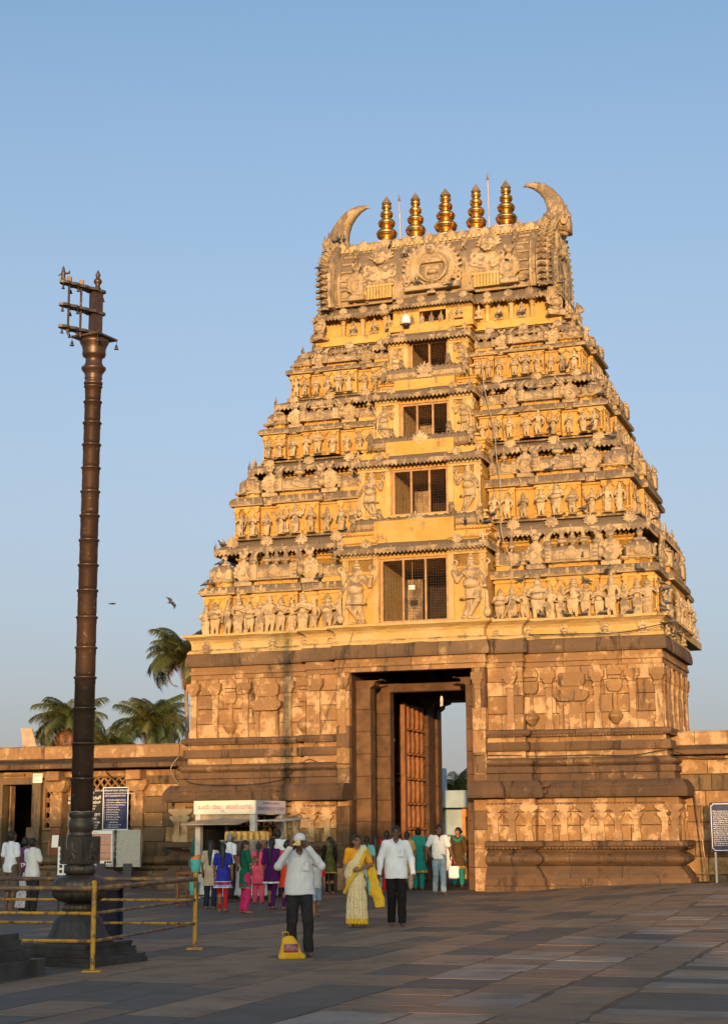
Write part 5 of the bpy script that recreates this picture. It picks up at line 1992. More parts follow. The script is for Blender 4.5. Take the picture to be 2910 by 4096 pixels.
hbox("platform", -30.0, 6.5, -12.0, 1.5, 0.0, 1.2)
hbox("wall", -29.0, -0.5, -11.0, 0.0, 1.2, 6.2)
hbox("roof_slab", -29.6, 0.0, -11.6, 0.6, 6.2, 6.5)
hbox("parapet", -29.3, -0.3, -11.3, 0.3, 6.5, 7.75)
hbox("porch_wall", -0.4, 5.6, -9.0, -0.4, 1.2, 5.9)
hbox("porch_roof", 0.01, 6.1, -9.5, 0.3, 5.9, 6.2)
hbox("porch_parapet", 0.02, 5.9, -9.3, 0.1, 6.2, 7.15)
lw = empty("low_court_wall", (0, -26.0, 0), R(-3), "coped stone court wall behind the viewer beside the temple hall", "wall")
q = MB()
q.box(-1.25, 30.0, -0.4, 0.0, 0.0, 3.15)
q.build("wall_body", "hall_stone", lw)
q = MB()
q.box(-1.3, 30.05, -0.48, 0.08, 3.15, 3.3)
q.build("coping", "hall_stone", lw)
plain("dark_leaf", (0.05, 0.075, 0.025), 0.6, 0.3)


def bush_tree(x, y, hgt, cz, rx, rzz, n, lab, seed):
    r = random.Random(seed)
    e = empty("court_tree", (x, y, 0), 0, lab, "tree")
    q = MB()
    q.tube([(0, 0, 0), (0.1, 0, hgt * 0.5), (0, 0.05, cz)], [0.16, 0.12, 0.05], 8)
    for k in range(6):
        a = k * 1.05
        q.tube([(0.05, 0, cz - rzz * 0.8), (rx * 0.6 * math.cos(a), rx * 0.6 * math.sin(a), cz + rzz * 0.3 * math.sin(k * 2.3))], [0.06, 0.015], 6)
    q.build("trunk", "palm_trunk_bark", e)
    q = MB()
    for k in range(n):
        while True:
            p = Vector((r.uniform(-1, 1), r.uniform(-1, 1), r.uniform(-1, 1)))
            if 0.25 < p.length < 1:
                break
        c = Vector((p.x * rx, p.y * rx, cz + p.z * rzz))
        u = Vector((r.uniform(-1, 1), r.uniform(-1, 1), r.uniform(-1, 1))).normalized()
        v = u.cross(Vector((r.uniform(-1, 1), r.uniform(-1, 1), r.uniform(-1, 1)))).normalized()
        L = r.uniform(0.10, 0.20)
        q.add([c - u * L, c + v * L * 0.45, c + u * L, c - v * L * 0.45], [(0, 1, 2, 3)])
    q.build("crown", "dark_leaf", e)


plain("palm_trunk_bark", (0.16, 0.12, 0.085), 0.9, 0.25)
bush_tree(6.2, -30.0, 3.0, 6.0, 1.7, 1.1, 1500, "small leafy tree behind the viewer, the farther one from the temple hall", 2)
bush_tree(0.9, -29.0, 2.0, 3.9, 0.75, 0.55, 420, "small leafy tree behind the viewer, next to the court wall's near end", 6)
bush_tree(3.6, -29.5, 2.0, 3.8, 0.8, 0.5, 420, "small leafy tree behind the viewer, between the other two", 9)

# ------------------------------------------------------------------ copper-clad flag pillar
m, nt, b_ = new_mat("old_copper")
cc_ = mix(nt, ramp(nt, pos_noise(nt, 3, 5, stretch=(1, 1, 0.3)), 0.3, 0.7), (0.060, 0.038, 0.029), (0.098, 0.058, 0.040))
nt.links.new(mix(nt, ramp(nt, pos_noise(nt, 18, 4), 0.62, 0.72), cc_, (0.22, 0.20, 0.16)), b_.inputs["Base Color"])
b_.inputs["Metallic"].default_value = 0.55
b_.inputs["Roughness"].default_value = 0.42
bump(nt, b_, pos_noise(nt, 22, 3), 0.12, 0.01)
plain("black_stone", (0.045, 0.042, 0.042), 0.55, 0.35, 5, 0.4, 25)
m, nt, b_ = new_mat("dark_bronze")
nt.links.new(mix(nt, ramp(nt, pos_noise(nt, 7, 4), 0.35, 0.7), (0.05, 0.038, 0.03), (0.085, 0.066, 0.05)), b_.inputs["Base Color"])
b_.inputs["Metallic"].default_value = 0.3
b_.inputs["Roughness"].default_value = 0.45
bump(nt, b_, pos_noise(nt, 30, 3), 0.2, 0.01)

PC = (-3.64, 21.03, 0.0)
fp = empty("flag_pillar", PC, R(-27), "tall slender copper-clad ritual pillar with three-armed top inside yellow railings", "pillar")
mb = MB()
for a, z0, z1 in ((0.63, 0.0, 0.07), (0.61, 0.07, 0.12), (0.53, 0.12, 0.15), (0.52, 0.15, 0.21), (0.48, 0.21, 0.235), (0.49, 0.235, 0.275)):
    mb.box(-a, a, -a, a, z0 + 0.001, z1)
mb.build("stepped_plinth", "black_stone", fp)


def ridged(prof, seg, lobes, amp):
    """lathe with petal-like fluting where flagged"""
    rr_ = []
    for r_, z, fl in prof:
        ring = []
        for k in range(seg):
            a = 2 * math.pi * k / seg
            q = 1 + (amp * abs(math.sin(a * lobes / 2)) if fl else 0)
            ring.append((r_ * q * math.cos(a), r_ * q * math.sin(a), z))
        rr_.append(ring)
    return rr_


mb = MB()
mb.rings(ridged([(0.44, 0.275, 0), (0.44, 0.295, 0), (0.40, 0.315, 1), (0.36, 0.36, 1), (0.325, 0.43, 1), (0.30, 0.51, 1), (0.27, 0.57, 1), (0.225, 0.61, 1), (0.17, 0.63, 0)], 96, 24, 0.035))
mb.build("bell_base", "black_stone", fp, smooth=True)
mb = MB()
mb.rings(ridged([(0.17, 0.63, 0), (0.19, 0.645, 1), (0.205, 0.69, 1), (0.19, 0.735, 1), (0.16, 0.75, 0)], 80, 20, 0.05))
mb.rings(ridged([(0.16, 0.75, 0), (0.25, 0.775, 1), (0.315, 0.82, 1), (0.335, 0.87, 1), (0.338, 0.905, 0), (0.352, 0.91, 0), (0.352, 0.93, 0), (0.338, 0.935, 0), (0.335, 0.98, 1), (0.315, 1.03, 1), (0.27, 1.07, 1), (0.21, 1.095, 0), (0.17, 1.10, 0)], 120, 20, 0.04))
mb.build("lotus_cushion", "dark_bronze", fp, smooth=True)
mb = MB()
mb.rings(ridged([(0.165, 1.10, 0), (0.185, 1.12, 1), (0.195, 1.165, 1), (0.185, 1.21, 1), (0.16, 1.23, 0)], 80, 22, 0.05))
mb.build("neck_ring", "dark_bronze", fp, smooth=True)
mb = MB()
BA, BZ0, BZ1 = 0.178, 1.23, 1.575
mb.box(-BA, BA, -BA, BA, BZ0, BZ1)
for k in range(4):
    for (u0, u1, v0, v1) in ((-BA + 0.012, -BA + 0.045, BZ0 + 0.015, BZ1 - 0.015), (BA - 0.045, BA - 0.012, BZ0 + 0.015, BZ1 - 0.015), (-BA + 0.045, BA - 0.045, BZ0 + 0.015, BZ0 + 0.045), (-BA + 0.045, BA - 0.045, BZ1 - 0.045, BZ1 - 0.015)):
        ca, sa = (1, 0, -1, 0)[k], (0, 1, 0, -1)[k]
        pts = []
        for yv in (-BA, -BA - 0.011):
            for u, v in ((u0, v0), (u1, v0), (u1, v1), (u0, v1)):
                pts.append((u * ca - yv * sa, u * sa + yv * ca, v))
        mb.add(pts, [(4, 5, 6, 7), (0, 4, 7, 3), (1, 2, 6, 5), (3, 7, 6, 2), (0, 1, 5, 4)])
cube = mb.build("square_block", "dark_bronze", fp)
FIG = carve("relief_figure", [E((0, 0, 0.62), (0.10, 0.10, 0.13)), C((0, 0, 0.2), (0, 0, 0.5), 0.12, 0.15, 0.6), C((-0.14, 0, 0.45), (-0.26, 0, 0.22), 0.06), C((0.14, 0, 0.45), (0.26, 0, 0.3), 0.06), C((-0.08, 0, 0.2), (-0.2, -0.03, 0.0), 0.08, 0.06), C((0.08, 0, 0.2), (0.2, -0.03, 0.0), 0.08, 0.06), C((0, 0, 0.74), (0, 0, 0.9), 0.09, 0.03)], 0.04, "dark_bronze", 0.03)
for k in range(4):
    a = k * math.pi / 2
    put("relief_figure", FIG, cube, ((BA + 0.002) * math.sin(a), -(BA + 0.002) * math.cos(a), BZ0 + 0.06), a, (0.26, 0.18, 0.25))
mb = MB()
mb.lathe([(0.14, 1.575), (0.155, 1.59), (0.14, 1.61), (0.14, 1.635), (0.155, 1.65), (0.168, 1.70), (0.163, 1.75), (0.142, 1.785), (0.142, 1.81), (0.168, 1.845), (0.168, 1.885), (0.138, 1.89)], 40)
mb.build("pot_base", "dark_bronze", fp, smooth=True)
# shaft: drums with rolled collars
ZS = [1.891, 2.32, 2.769, 3.221, 3.62, 4.01, 4.409, 4.763, 5.101, 5.436, 5.767, 6.093, 6.416, 6.734, 7.035, 7.326, 7.54]
for k in range(len(ZS) - 1):
    z0, z1 = ZS[k], ZS[k + 1]
    r0 = 0.143 - 0.037 * (z0 - 1.9) / 5.6
    r1 = 0.143 - 0.037 * (z1 - 1.9) / 5.6
    mb = MB()
    mb.lathe([(r0 - 0.004, z0), (r0 - 0.004, z0 + 0.04), (r0, z0 + 0.045), (r1, z1 - 0.105), (r1 + 0.004, z1 - 0.10), (r1 + 0.004, z1 - 0.035), (r1 + 0.012, z1 - 0.032), (r1 + 0.022, z1 - 0.018), (r1 + 0.012, z1 - 0.004), (r1, z1)], 36)
    mb.build("shaft_drum", "old_copper", fp, smooth=True)
mb = MB()
mb.lathe([(0.106, 7.54), (0.125, 7.555), (0.128, 7.58), (0.11, 7.60), (0.11, 7.62), (0.122, 7.635), (0.115, 7.66), (0.12, 7.70), (0.15, 7.745), (0.165, 7.765), (0.165, 7.79), (0.125, 7.81), (0.128, 7.83), (0.112, 7.85), (0.112, 7.925), (0.148, 7.945), (0.16, 7.98), (0.155, 8.03), (0.165, 8.08), (0.19, 8.13), (0.205, 8.17)], 36)
mb.build("bell_capital", "old_copper", fp, smooth=True)
mb = MB()
mb.lathe([(0.20, 8.17), (0.315, 8.19), (0.315, 8.215), (0.2, 8.225)], 4, rot=math.pi / 4)
mb.build("abacus", "dark_bronze", fp)
top = empty("pillar_top", (0, 0, 0), R(27), parent=fp)
bell_me = MB()
bell_me.tube([(0, 0, 0.0), (0, 0, -0.05)], 0.004, 5)
bell_me.lathe([(0.008, -0.05), (0.018, -0.065), (0.022, -0.10), (0.035, -0.115)], 10)
BELL = bell_me.mesh("bell", "dark_bronze", smooth=True)
for k in range(4):
    a = math.pi / 2 * k + math.pi / 4
    put("bell", BELL, fp, (0.30 * math.cos(a), 0.30 * math.sin(a), 8.19))
# flat mast with three lobed boards projecting to the left and towards the court
DV = Vector((-0.69, -0.72, 0)).normalized()
SV = Vector((-DV.y, DV.x, 0))


def board(z):
    ws = [(-0.13, 0.06), (-0.08, 0.085), (-0.02, 0.07), (0.06, 0.10), (0.15, 0.07), (0.22, 0.09), (0.30, 0.06), (0.37, 0.085), (0.44, 0.055), (0.50, 0.07), (0.56, 0.045), (0.60, 0.0)]
    ring = ws + [(u, -w) for u, w in reversed(ws[:-1])]
    n = len(ring)
    vs = []
    for zz in (z - 0.018, z + 0.018):
        for u, w in ring:
            p = DV * u + SV * w
            vs.append((p.x, p.y, zz))
    q = MB()
    q.add(vs, [tuple(range(n)), tuple(reversed(range(n, 2 * n)))] + [(k, k + n, (k + 1) % n + n, (k + 1) % n) for k in range(n)])
    return q


mb = MB()
vs = []
for zz in (8.21, 8.90):
    for u, w in ((-0.09, -0.05), (0.07, -0.05), (0.07, 0.05), (-0.09, 0.05)):
        p = DV * u + SV * w
        vs.append((p.x, p.y, zz))
mb.add(vs, [(0, 1, 2, 3), (7, 6, 5, 4), (0, 4, 5, 1), (1, 5, 6, 2), (2, 6, 7, 3), (3, 7, 4, 0)])
mb.build("mast", "old_copper", top)
for z in (8.255, 8.56, 8.875):
    board(z).build("lobed_board", "dark_bronze", top)
    for u, w in ((0.55, 0.02), (0.36, -0.07), (0.34, 0.07)):
        p = DV * u + SV * w
        put("bell", BELL, top, (p.x, p.y, z - 0.015), 0, 0.75)
p = DV * -0.12
put("bell", BELL, top, (p.x, p.y, 8.86), 0, 0.9)
for u in (0.24, 0.44):
    mb = MB()
    p = DV * u
    mb.tube([(p.x, p.y, 8.23), (p.x, p.y, 8.92)], 0.016, 8)
    mb.box(p.x - 0.03, p.x + 0.03, p.y - 0.03, p.y + 0.03, 8.89, 8.97)
    mb.lathe([(0.0, 8.14), (0.035, 8.235), (0.035, 8.25)], 6, (p.x, p.y, 0))
    mb.build("rod", "old_copper", top)
mb = MB()
p = DV * -0.03
mb.lathe([(0.045, 8.89), (0.045, 8.93), (0.03, 8.945), (0.035, 8.96), (0.028, 8.97), (0.05, 8.995), (0.058, 9.02), (0.05, 9.045), (0.025, 9.06), (0.034, 9.075), (0.02, 9.085), (0.038, 9.11), (0.0, 9.19)], 16, (p.x, p.y, 0))
mb.build("finial", "old_copper", top, smooth=True)
p = DV * 0.54
BIRDGOD = carve("winged_figurine", [C((0, 0, 0.05), (0, 0, 0.45), 0.12, 0.13), E((0, -0.02, 0.62), (0.10, 0.10, 0.12)), C((0, 0, 0.7), (0, 0, 0.85), 0.07, 0.02), C((0.12, 0, 0.35), (0.34, 0.05, 0.40), 0.07, 0.06), C((0.34, 0.05, 0.40), (0.38, 0.05, 0.62), 0.06, 0.02), C((-0.1, 0, 0.35), (-0.28, -0.05, 0.2), 0.06, 0.04), C((-0.08, 0, 0.1), (-0.14, -0.05, -0.1), 0.06, 0.05), C((0.08, 0, 0.1), (0.12, -0.05, -0.1), 0.06, 0.05)], 0.04, "dark_bronze", 0.03)
put("winged_figurine", BIRDGOD, top, (p.x, p.y, 8.915), 0, 0.22)
# string tied round the pot base
mb = MB()
mb.tube([(0.172 * math.cos(a / 10 * math.pi), 0.172 * math.sin(a / 10 * math.pi), 1.885 + 0.006 * math.sin(a * 2.1)) for a in range(21)], 0.006, 5)
mb.tube([(-0.07, -0.165, 1.885), (-0.075, -0.18, 1.72), (-0.07, -0.165, 1.64), (-0.07, -0.196, 1.575), (-0.075, -0.196, 1.46), (-0.06, -0.196, 1.42)], 0.006, 5)
mb.build("tied_string", "rope_grey", fp)

# ------------------------------------------------------------------ yellow tube railing round the pillar
m, nt, b_ = new_mat("yellow_paint")
n_ = pos_noise(nt, 9, 6, rough=0.7)
nt.links.new(mix(nt, ramp(nt, n_, 0.50, 0.60), (0.50, 0.26, 0.02), (0.15, 0.075, 0.04)), b_.inputs["Base Color"])
b_.inputs["Roughness"].default_value = 0.5
m, nt, b_ = new_mat("worn_rail")
nt.links.new(mix(nt, ramp(nt, pos_noise(nt, 6, 6, rough=0.7), 0.40, 0.52), (0.36, 0.19, 0.03), (0.13, 0.08, 0.06)), b_.inputs["Base Color"])
b_.inputs["Roughness"].default_value = 0.5
rail = empty("pillar_railing", (-3.24, 19.75, 0), 0, "yellow tube railing with three rails around the copper flag pillar", "railing")
d1 = Vector((0.84, 3.54, 0))
d2 = Vector((-3.25, 0.77, 0))
PST = [Vector((0, 0, 0)), d1, d1 + d2, d2]
for p in PST:
    mb = MB()
    mb.tube([(p.x, p.y, 0.0), (p.x, p.y, 1.02)], 0.030, 12)
    mb.lathe([(0.034, 1.02), (0.036, 1.045), (0.018, 1.065)], 12, (p.x, p.y, 0))
    mb.box(p.x - 0.11, p.x + 0.11, p.y - 0.11, p.y + 0.11, 0.012, 0.03)
    mb.build("post", "yellow_paint", rail, smooth=False)
for k in range(4):
    a, b2 = PST[k], PST[(k + 1) % 4]
    for z, r_ in ((0.97, 0.030), (0.68, 0.020), (0.36, 0.020)):
        mb = MB()
        mb.tube([(a.x, a.y, z), (b2.x, b2.y, z)], r_, 10)
        mb.build("rail", "worn_rail" if (k == 0 or z > 0.9) else "yellow_paint", rail, smooth=True)

# second, dark stone pedestal cut by the left edge of the picture
ped = empty("stone_pedestal", (-4.55, 19.05, 0), R(-27), "low dark stepped stone pedestal at the left edge, before the railing", "pedestal")
for a, z0, z1 in ((0.62, 0.0, 0.20), (0.50, 0.20, 0.30), (0.46, 0.30, 0.36), (0.42, 0.36, 0.42), (0.40, 0.42, 0.49)):
    mb = MB()
    mb.cbox(-a, a, -a, a, z0 + 0.001, z1, 0.02)
    mb.build("pedestal_step", "black_stone", ped)

# blue steel offering box behind the pillar
plain("navy_paint", (0.018, 0.022, 0.042), 0.45, 0.2)
ob = empty("offering_box", (-3.98, 24.6, 0), R(-24), "dark blue steel offering box with pitched roof behind the copper pillar", "offering box")
ob.scale = (1.0, 1.0, 0.76)
mb = MB()
mb.box(-0.24, 0.24, -0.22, 0.22, 0.02, 1.02)
mb.build("box_body", "navy_paint", ob)
mb = MB()
mb.prism([(-0.42, 1.08), (0.42, 1.08), (0.42, 1.11), (0.0, 1.42), (-0.42, 1.11)], -0.36, 0.36)
mb.build("roof", "navy_paint", ob)
for sx in (-1, 1):
    for sy_ in (-1, 1):
        mb = MB()
        mb.box(sx * 0.26 - 0.02, sx * 0.26 + 0.02, sy_ * 0.24 - 0.02, sy_ * 0.24 + 0.02, 0.0, 1.08)
        mb.build("corner_post", "navy_paint", ob)
mb = MB()
mb.box(-0.20, 0.20, -0.226, -0.221, 0.55, 0.90)
mb.build("front_plate", "black_plastic", ob)

# ------------------------------------------------------------------ boards and signs
plain("board_black", (0.018, 0.017, 0.016), 0.5, 0.2)
plain("board_blue", (0.02, 0.026, 0.085), 0.35, 0.15)
plain("board_white", (0.72, 0.71, 0.68), 0.6, 0.06)
plain("letter_white", (0.75, 0.74, 0.70), 0.6, 0.05)
plain("letter_magenta", (0.55, 0.03, 0.12), 0.5, 0.08)
plain("letter_violet", (0.20, 0.10, 0.24), 0.6, 0.1)
plain("sign_cream", (0.66, 0.66, 0.55), 0.5, 0.04)
plain("sign_lilac", (0.50, 0.46, 0.46), 0.55, 0.06)
plain("panel_rust", (0.50, 0.20, 0.11), 0.6, 0.06)
plain("steel_grey", (0.30, 0.31, 0.32), 0.4, 0.08, metal=0.4)
plain("granite_grey", (0.36, 0.34, 0.31), 0.8, 0.12, 25)
plain("charcoal_metal", (0.045, 0.045, 0.05), 0.5, 0.1)
plain("rust_brown", (0.15, 0.045, 0.03), 0.6, 0.2)
plain("paper", (0.78, 0.76, 0.72), 0.8, 0.03)
plain("faint_red", (0.62, 0.25, 0.2), 0.8, 0.05)


def lines(parent, name, mat, items, y=-0.006):
    """items: (text, x, z, size, align)"""
    for k, (tx, x, z, sz, al) in enumerate(items):
        me = text_mesh(name, tx, sz, mat, al)
        put(name, me, parent, (x, y, z), (R(90), 0, 0))


def tl(x, y, z):          # a spot in the tower frame
    return tworld(x, y, z)


# black painted board on the cloister wall (partly behind the pillar)
bb = empty("black_notice_board", tl(-10.29, 1.40, 1.68), -PSI, "black painted notice board with white lettering hung on the lattice window", "sign board")
mb = MB()
mb.box(-0.62, 0.22, 0.0, 0.03, 0.0, 1.16)
mb.build("board", "board_black", bb)
lines(bb, "lettering", "letter_white", [
    ("ಸರ್ಕಾರ", -0.20, 1.05, 0.085, 'CENTER'), ("ಮುಜರಾಯಿ ಇಲಾಖೆ", 0.17, 0.88, 0.135, 'RIGHT'), ("ಕಾರ್ಯನಿರ್ವಾಹಕ ಕಛೇರಿ", 0.16, 0.755, 0.10, 'RIGHT'),
    ("ಶ್ರೀ ದೇವಸ್ಥಾನ", 0.02, 0.665, 0.065, 'RIGHT'), ("ಹಾಸನ ಜಿಲ್ಲೆ", -0.02, 0.58, 0.065, 'RIGHT'), ("KARNATAKA", -0.08, 0.515, 0.05, 'RIGHT'),
    ("MUZRAI DEPT", 0.16, 0.385, 0.12, 'RIGHT'), ("OFFICE OF THE -", 0.10, 0.28, 0.095, 'RIGHT'), ("EXECUTIVE OFFICER", 0.15, 0.175, 0.085, 'RIGHT'),
    ("SWAMY TEMPLE", 0.09, 0.10, 0.055, 'RIGHT'), ("HASSAN DIST", 0.07, 0.03, 0.052, 'RIGHT')])
# blue list board
bl = empty("blue_list_board", tl(-9.60, 1.34, 1.66), -PSI, "dark blue board with a white border and a numbered list in white", "sign board")
mb = MB()
mb.box(-0.42, 0.42, 0.0, 0.03, 0.0, 1.25)
mb.build("board", "board_blue", bl)
mb = MB()
for a in ((-0.42, 0.42, 0.0, 0.022), (-0.42, 0.42, 1.228, 1.25), (-0.42, -0.398, 0.022, 1.228), (0.398, 0.42, 0.022, 1.228)):
    mb.box(a[0], a[1], -0.006, 0.0, a[2], a[3])
mb.build("border", "letter_white", bl)
it = [("ಶ್ರೀ ಚನ್ನಕೇಶವಸ್ವಾಮಿ ದೇವಾಲಯ ಬೇಲೂರು", 0.0, 1.13, 0.068, 'CENTER'), ("ದೇವಾಲಯ ಆಡಳಿತ ಸಮಿತಿಯ ಸದಸ್ಯರು", -0.37, 1.045, 0.055, 'LEFT'), ("ಮತ್ತು ಪದಾಧಿಕಾರಿಗಳ ವಿವರ", -0.37, 0.975, 0.055, 'LEFT')]
for k in range(9):
    z = 0.855 - k * 0.071
    it += [(str(k + 1), -0.37, z, 0.05, 'LEFT'), (("ಶ್ರೀ ಕೆ.ಸಿ.ಕುಮಾರ್", "ಶ್ರೀಮತಿ ಎಂ.ಲೀಲಾ", "ಶ್ರೀ ಬಿ.ಎನ್.ರಾಜು")[k % 3], -0.30, z, 0.05, 'LEFT'), (("ಅಧ್ಯಕ್ಷರು", "ಉಪಾಧ್ಯಕ್ಷರು", "ಸದಸ್ಯರು")[k] if k < 3 else "- - -", 0.20, z, 0.045, 'CENTER')]
it += [("- ಅಧಿಕಾರಿಗಳು -", -0.05, 0.205, 0.05, 'CENTER'), ("1. ಶ್ರೀ ಬಿ.ಎಂ.ಶೆಟ್ಟಿ", -0.28, 0.13, 0.05, 'LEFT'), ("2. ಶ್ರೀ ಎಸ್.ರಾವ್", -0.28, 0.06, 0.05, 'LEFT')]
lines(bl, "lettering", "letter_white", it)
# office plate
op = empty("office_plate", tl(-12.33, 1.46, 3.08), -PSI, "small white office plate above the dark doorway of the cloister", "sign")
mb = MB()
mb.box(-0.16, 0.16, 0.0, 0.015, 0.0, 0.28)
mb.build("plate", "paper", op)
lines(op, "lettering", "letter_violet", [("ಕಛೇರಿ", 0, 0.18, 0.08, 'CENTER'), ("Office", 0, 0.05, 0.08, 'CENTER')])


def stele(name, x, y, label, face):
    e = empty(name, tl(x, y, 0), -PSI + R(6), label, "information panel")
    q = MB()
    q.cbox(-0.36, 0.36, -0.06, 0.06, 0.62, 1.66, 0.008)
    q.build("panel_body", "steel_grey" if face == 'rust' else "granite_grey", e)
    q = MB()
    q.box(-0.13, 0.13, 0.065, 0.12, -0.02, 1.3)
    q.box(-0.13, 0.13, -0.11, -0.064, -0.02, 0.72)
    q.build("panel_post", "charcoal_metal", e)
    return e


s1 = stele("information_panel", -9.28, 0.0, "white and rust-red information panel on a dark post beside the copper pillar", 'rust')
mb = MB()
mb.box(-0.33, 0.31, -0.066, -0.061, 0.70, 1.64)
mb.build("white_sheet", "paper", s1)
mb = MB()
mb.box(-0.28, 0.28, -0.071, -0.067, 0.80, 1.55)
mb.build("red_field", "panel_rust", s1)
TXT = ["ಚನ್ನಕೇಶವ ದೇವಾಲಯ ಬೇಲೂರು ಹೊಯ್ಸಳ ಶಿಲ್ಪ ಕಲೆ ಕೇಂದ್ರ", "ವಿಷ್ಣುವರ್ಧನ ರಾಜನು ಕಟ್ಟಿಸಿದ ದೇವಾಲಯ ಇದು ಪ್ರಸಿದ್ಧ"]
lines(s1, "lettering", "letter_white", [(TXT[k % 2][: 44 - (k * 7) % 9], -0.265, 1.50 - k * 0.038, 0.030, 'LEFT') for k in range(17) if k not in (7, 13)], -0.074)
lines(s1, "heading", "faint_red", [("ಬೇಲೂರು", -0.29, 1.58, 0.05, 'LEFT')], -0.069)
for k in range(3):
    mb = MB()
    mb.box(0.09 + k * 0.075, 0.15 + k * 0.075, -0.071, -0.067, 0.72, 0.78)
    mb.build("emblem_square", "board_black", s1)
s2 = stele("grey_panel", -8.41, -0.05, "blank grey granite panel on a dark post below the blue list board", 'grey')
for sx in (-0.3, 0.3):
    for z in (0.7, 1.6):
        mb = MB()
        mb.box(sx - 0.012, sx + 0.012, -0.066, -0.060, z - 0.012, z + 0.012)
        mb.build("bolt", "charcoal_metal", s2)
# brown board leaning on the platform
br = empty("leaning_notice_board", tl(-11.46, 1.02, 0.92), -PSI + R(4), "weathered brown board with a white paper leaning beside the lattice", "notice board")
br.rotation_euler = (R(-7), 0, -PSI)
mb = MB()
mb.box(-0.15, 0.15, 0.0, 0.03, 0.0, 0.78)
mb.build("board", "rust_brown", br)
mb = MB()
mb.box(-0.09, 0.13, -0.005, 0.0, 0.24, 0.60)
mb.build("paper_sheet", "paper", br)
# checked white/blue stand board peeking out beside the pillar
sb = empty("white_stand_board", (-5.62, 30.2, 0), R(-16), "white and blue checked board standing behind the copper pillar", "sign board")
mb = MB()
mb.box(-0.02, 0.5, 0, 0.03, 0.85, 1.36)
mb.build("board", "paper", sb)
mb = MB()
for i in range(5):
    for j in range(5):
        mb.box(0.02 + i * 0.09, 0.075 + i * 0.09, -0.005, 0.0, 0.89 + j * 0.09, 0.945 + j * 0.09)
tag(mb.build("blue_checks", "board_blue", sb), kind="stuff")
mb = MB()
mb.bar((0.0, 0.04, 0.0), (0.0, 0.02, 0.9), 0.03)
mb.bar((0.46, 0.04, 0.0), (0.46, 0.02, 0.9), 0.03)
mb.build("legs", "charcoal_metal", sb)

# Keshava temple board at the right
kb = empty("temple_history_board", tl(8.36, 0.35, gz(9.2, 41.8)), -PSI, "dark blue history board with white text on steel posts at the right edge", "sign board")
mb = MB()
mb.box(-0.46, 1.35, 0.0, 0.04, 0.78, 2.02)
mb.build("board", "board_blue", kb)
mb = MB()
w0, w1, z0, z1 = -0.43, 1.32, 0.81, 1.99
for a in ((w0 + 0.06, w1 - 0.06, z0, z0 + 0.014), (w0 + 0.06, w1 - 0.06, z1 - 0.014, z1), (w0, w0 + 0.014, z0 + 0.06, z1 - 0.06), (w1 - 0.014, w1, z0 + 0.06, z1 - 0.06)):
    mb.box(a[0], a[1], -0.005, 0.0, a[2], a[3])
for (cx_, cz_, a0) in ((w0, z0, 0), (w0, z1, 270), (w1, z0, 90), (w1, z1, 180)):
    pts = [(cx_ + 0.06 * math.cos(R(a0 + k * 15)), -0.0025, cz_ + 0.06 * math.sin(R(a0 + k * 15))) for k in range(7)]
    mb.tube(pts, 0.007, 5)
mb.build("border", "letter_white", kb)
KT = ["Belur, known to be as Velapura in the olden days was the", "capital of the Hoysalas. The Keshava temple facing east", "is the chief of the town and it was built by king", "Vishnuvardhana in commemoration of his victory over", "the Cholas at Talakad in the year 1117 A.D. and called", "it the Vijayanarayana temple. The temple stands on a", "raised platform of star shape.",
      "Pillars in the hall are of many designs and shapes", "temple is known for its bracket figures and friezes", "with rows of elephants, lions, horses and stories", "on the outer wall with beautiful screens pierced", "ceiling and door frames with many carvings.", "The Narasimha pillar in the centre of the hall once", "could be turned. The gateway tower was built later", "tower with a golden kalasha at its top and doors", "towards the east and a lamp pillar in the court.", "Pushkarini or the stepped tank is near the gate.", "The sculptures are of soapstone and bear the names", "of artists who carved them with great skill."]
lines(kb, "lettering", "letter_white", [("KESHAVA TEMPLE", 0.44, 1.87, 0.10, 'CENTER')] + [(t_, -0.385, 1.785 - k * 0.0475, 0.048, 'LEFT') for k, t_ in enumerate(KT)])
for x in (-0.36, 1.25):
    mb = MB()
    mb.box(x - 0.025, x + 0.025, 0.042, 0.09, -0.15, 1.0)
    mb.build("board_post", "steel_grey", kb)
# iron bar leaning on the right wall
ib = tag(put("iron_bar", MB().mesh("iron_bar", "rod_metal")), "long rusty iron bar leaning against the right-hand enclosure wall", "iron bar")
mb = MB()
a, b2 = tl(7.72, 0.75, gz(9, 41) + 0.02), tl(7.0 + 0.40, 1.25, 2.55)
mb.tube([a, (Vector(a) * 0.5 + Vector(b2) * 0.5) + Vector((0.03, -0.02, 0)), b2], 0.022, 8)
ib.data = mb.mesh("iron_bar", "rod_metal", smooth=True)

# ------------------------------------------------------------------ tourism kiosk
plain("kiosk_white", (0.50, 0.48, 0.45), 0.6, 0.2, 4)
plain("kiosk_inside", (0.05, 0.042, 0.035), 0.9, 0.2)
plain("plywood", (0.36, 0.27, 0.19), 0.8, 0.2, 4)
plain("goods_orange", (0.55, 0.20, 0.05), 0.6, 0.5, 9, obj_rand=0.3)
plain("snack_yellow", (0.62, 0.36, 0.10), 0.5, 0.3, 12, obj_rand=0.2)
plain("teal_plastic", (0.09, 0.50, 0.45), 0.35, 0.08)
plain("teal_cloth", (0.02, 0.11, 0.095), 0.9, 0.15)
plain("orange_cloth", (0.75, 0.16, 0.03), 0.8, 0.15)
plain("table_wood", (0.20, 0.075, 0.03), 0.6, 0.25)
m, nt, b_ = new_mat("cabinet_glass")
b_.inputs["Base Color"].default_value = (0.8, 0.85, 0.85, 1)
b_.inputs["Transmission Weight"].default_value = 0.9
b_.inputs["Roughness"].default_value = 0.05
b_.inputs["Alpha"].default_value = 0.35
KPOS = Vector((-3.13, 40.9, 0))
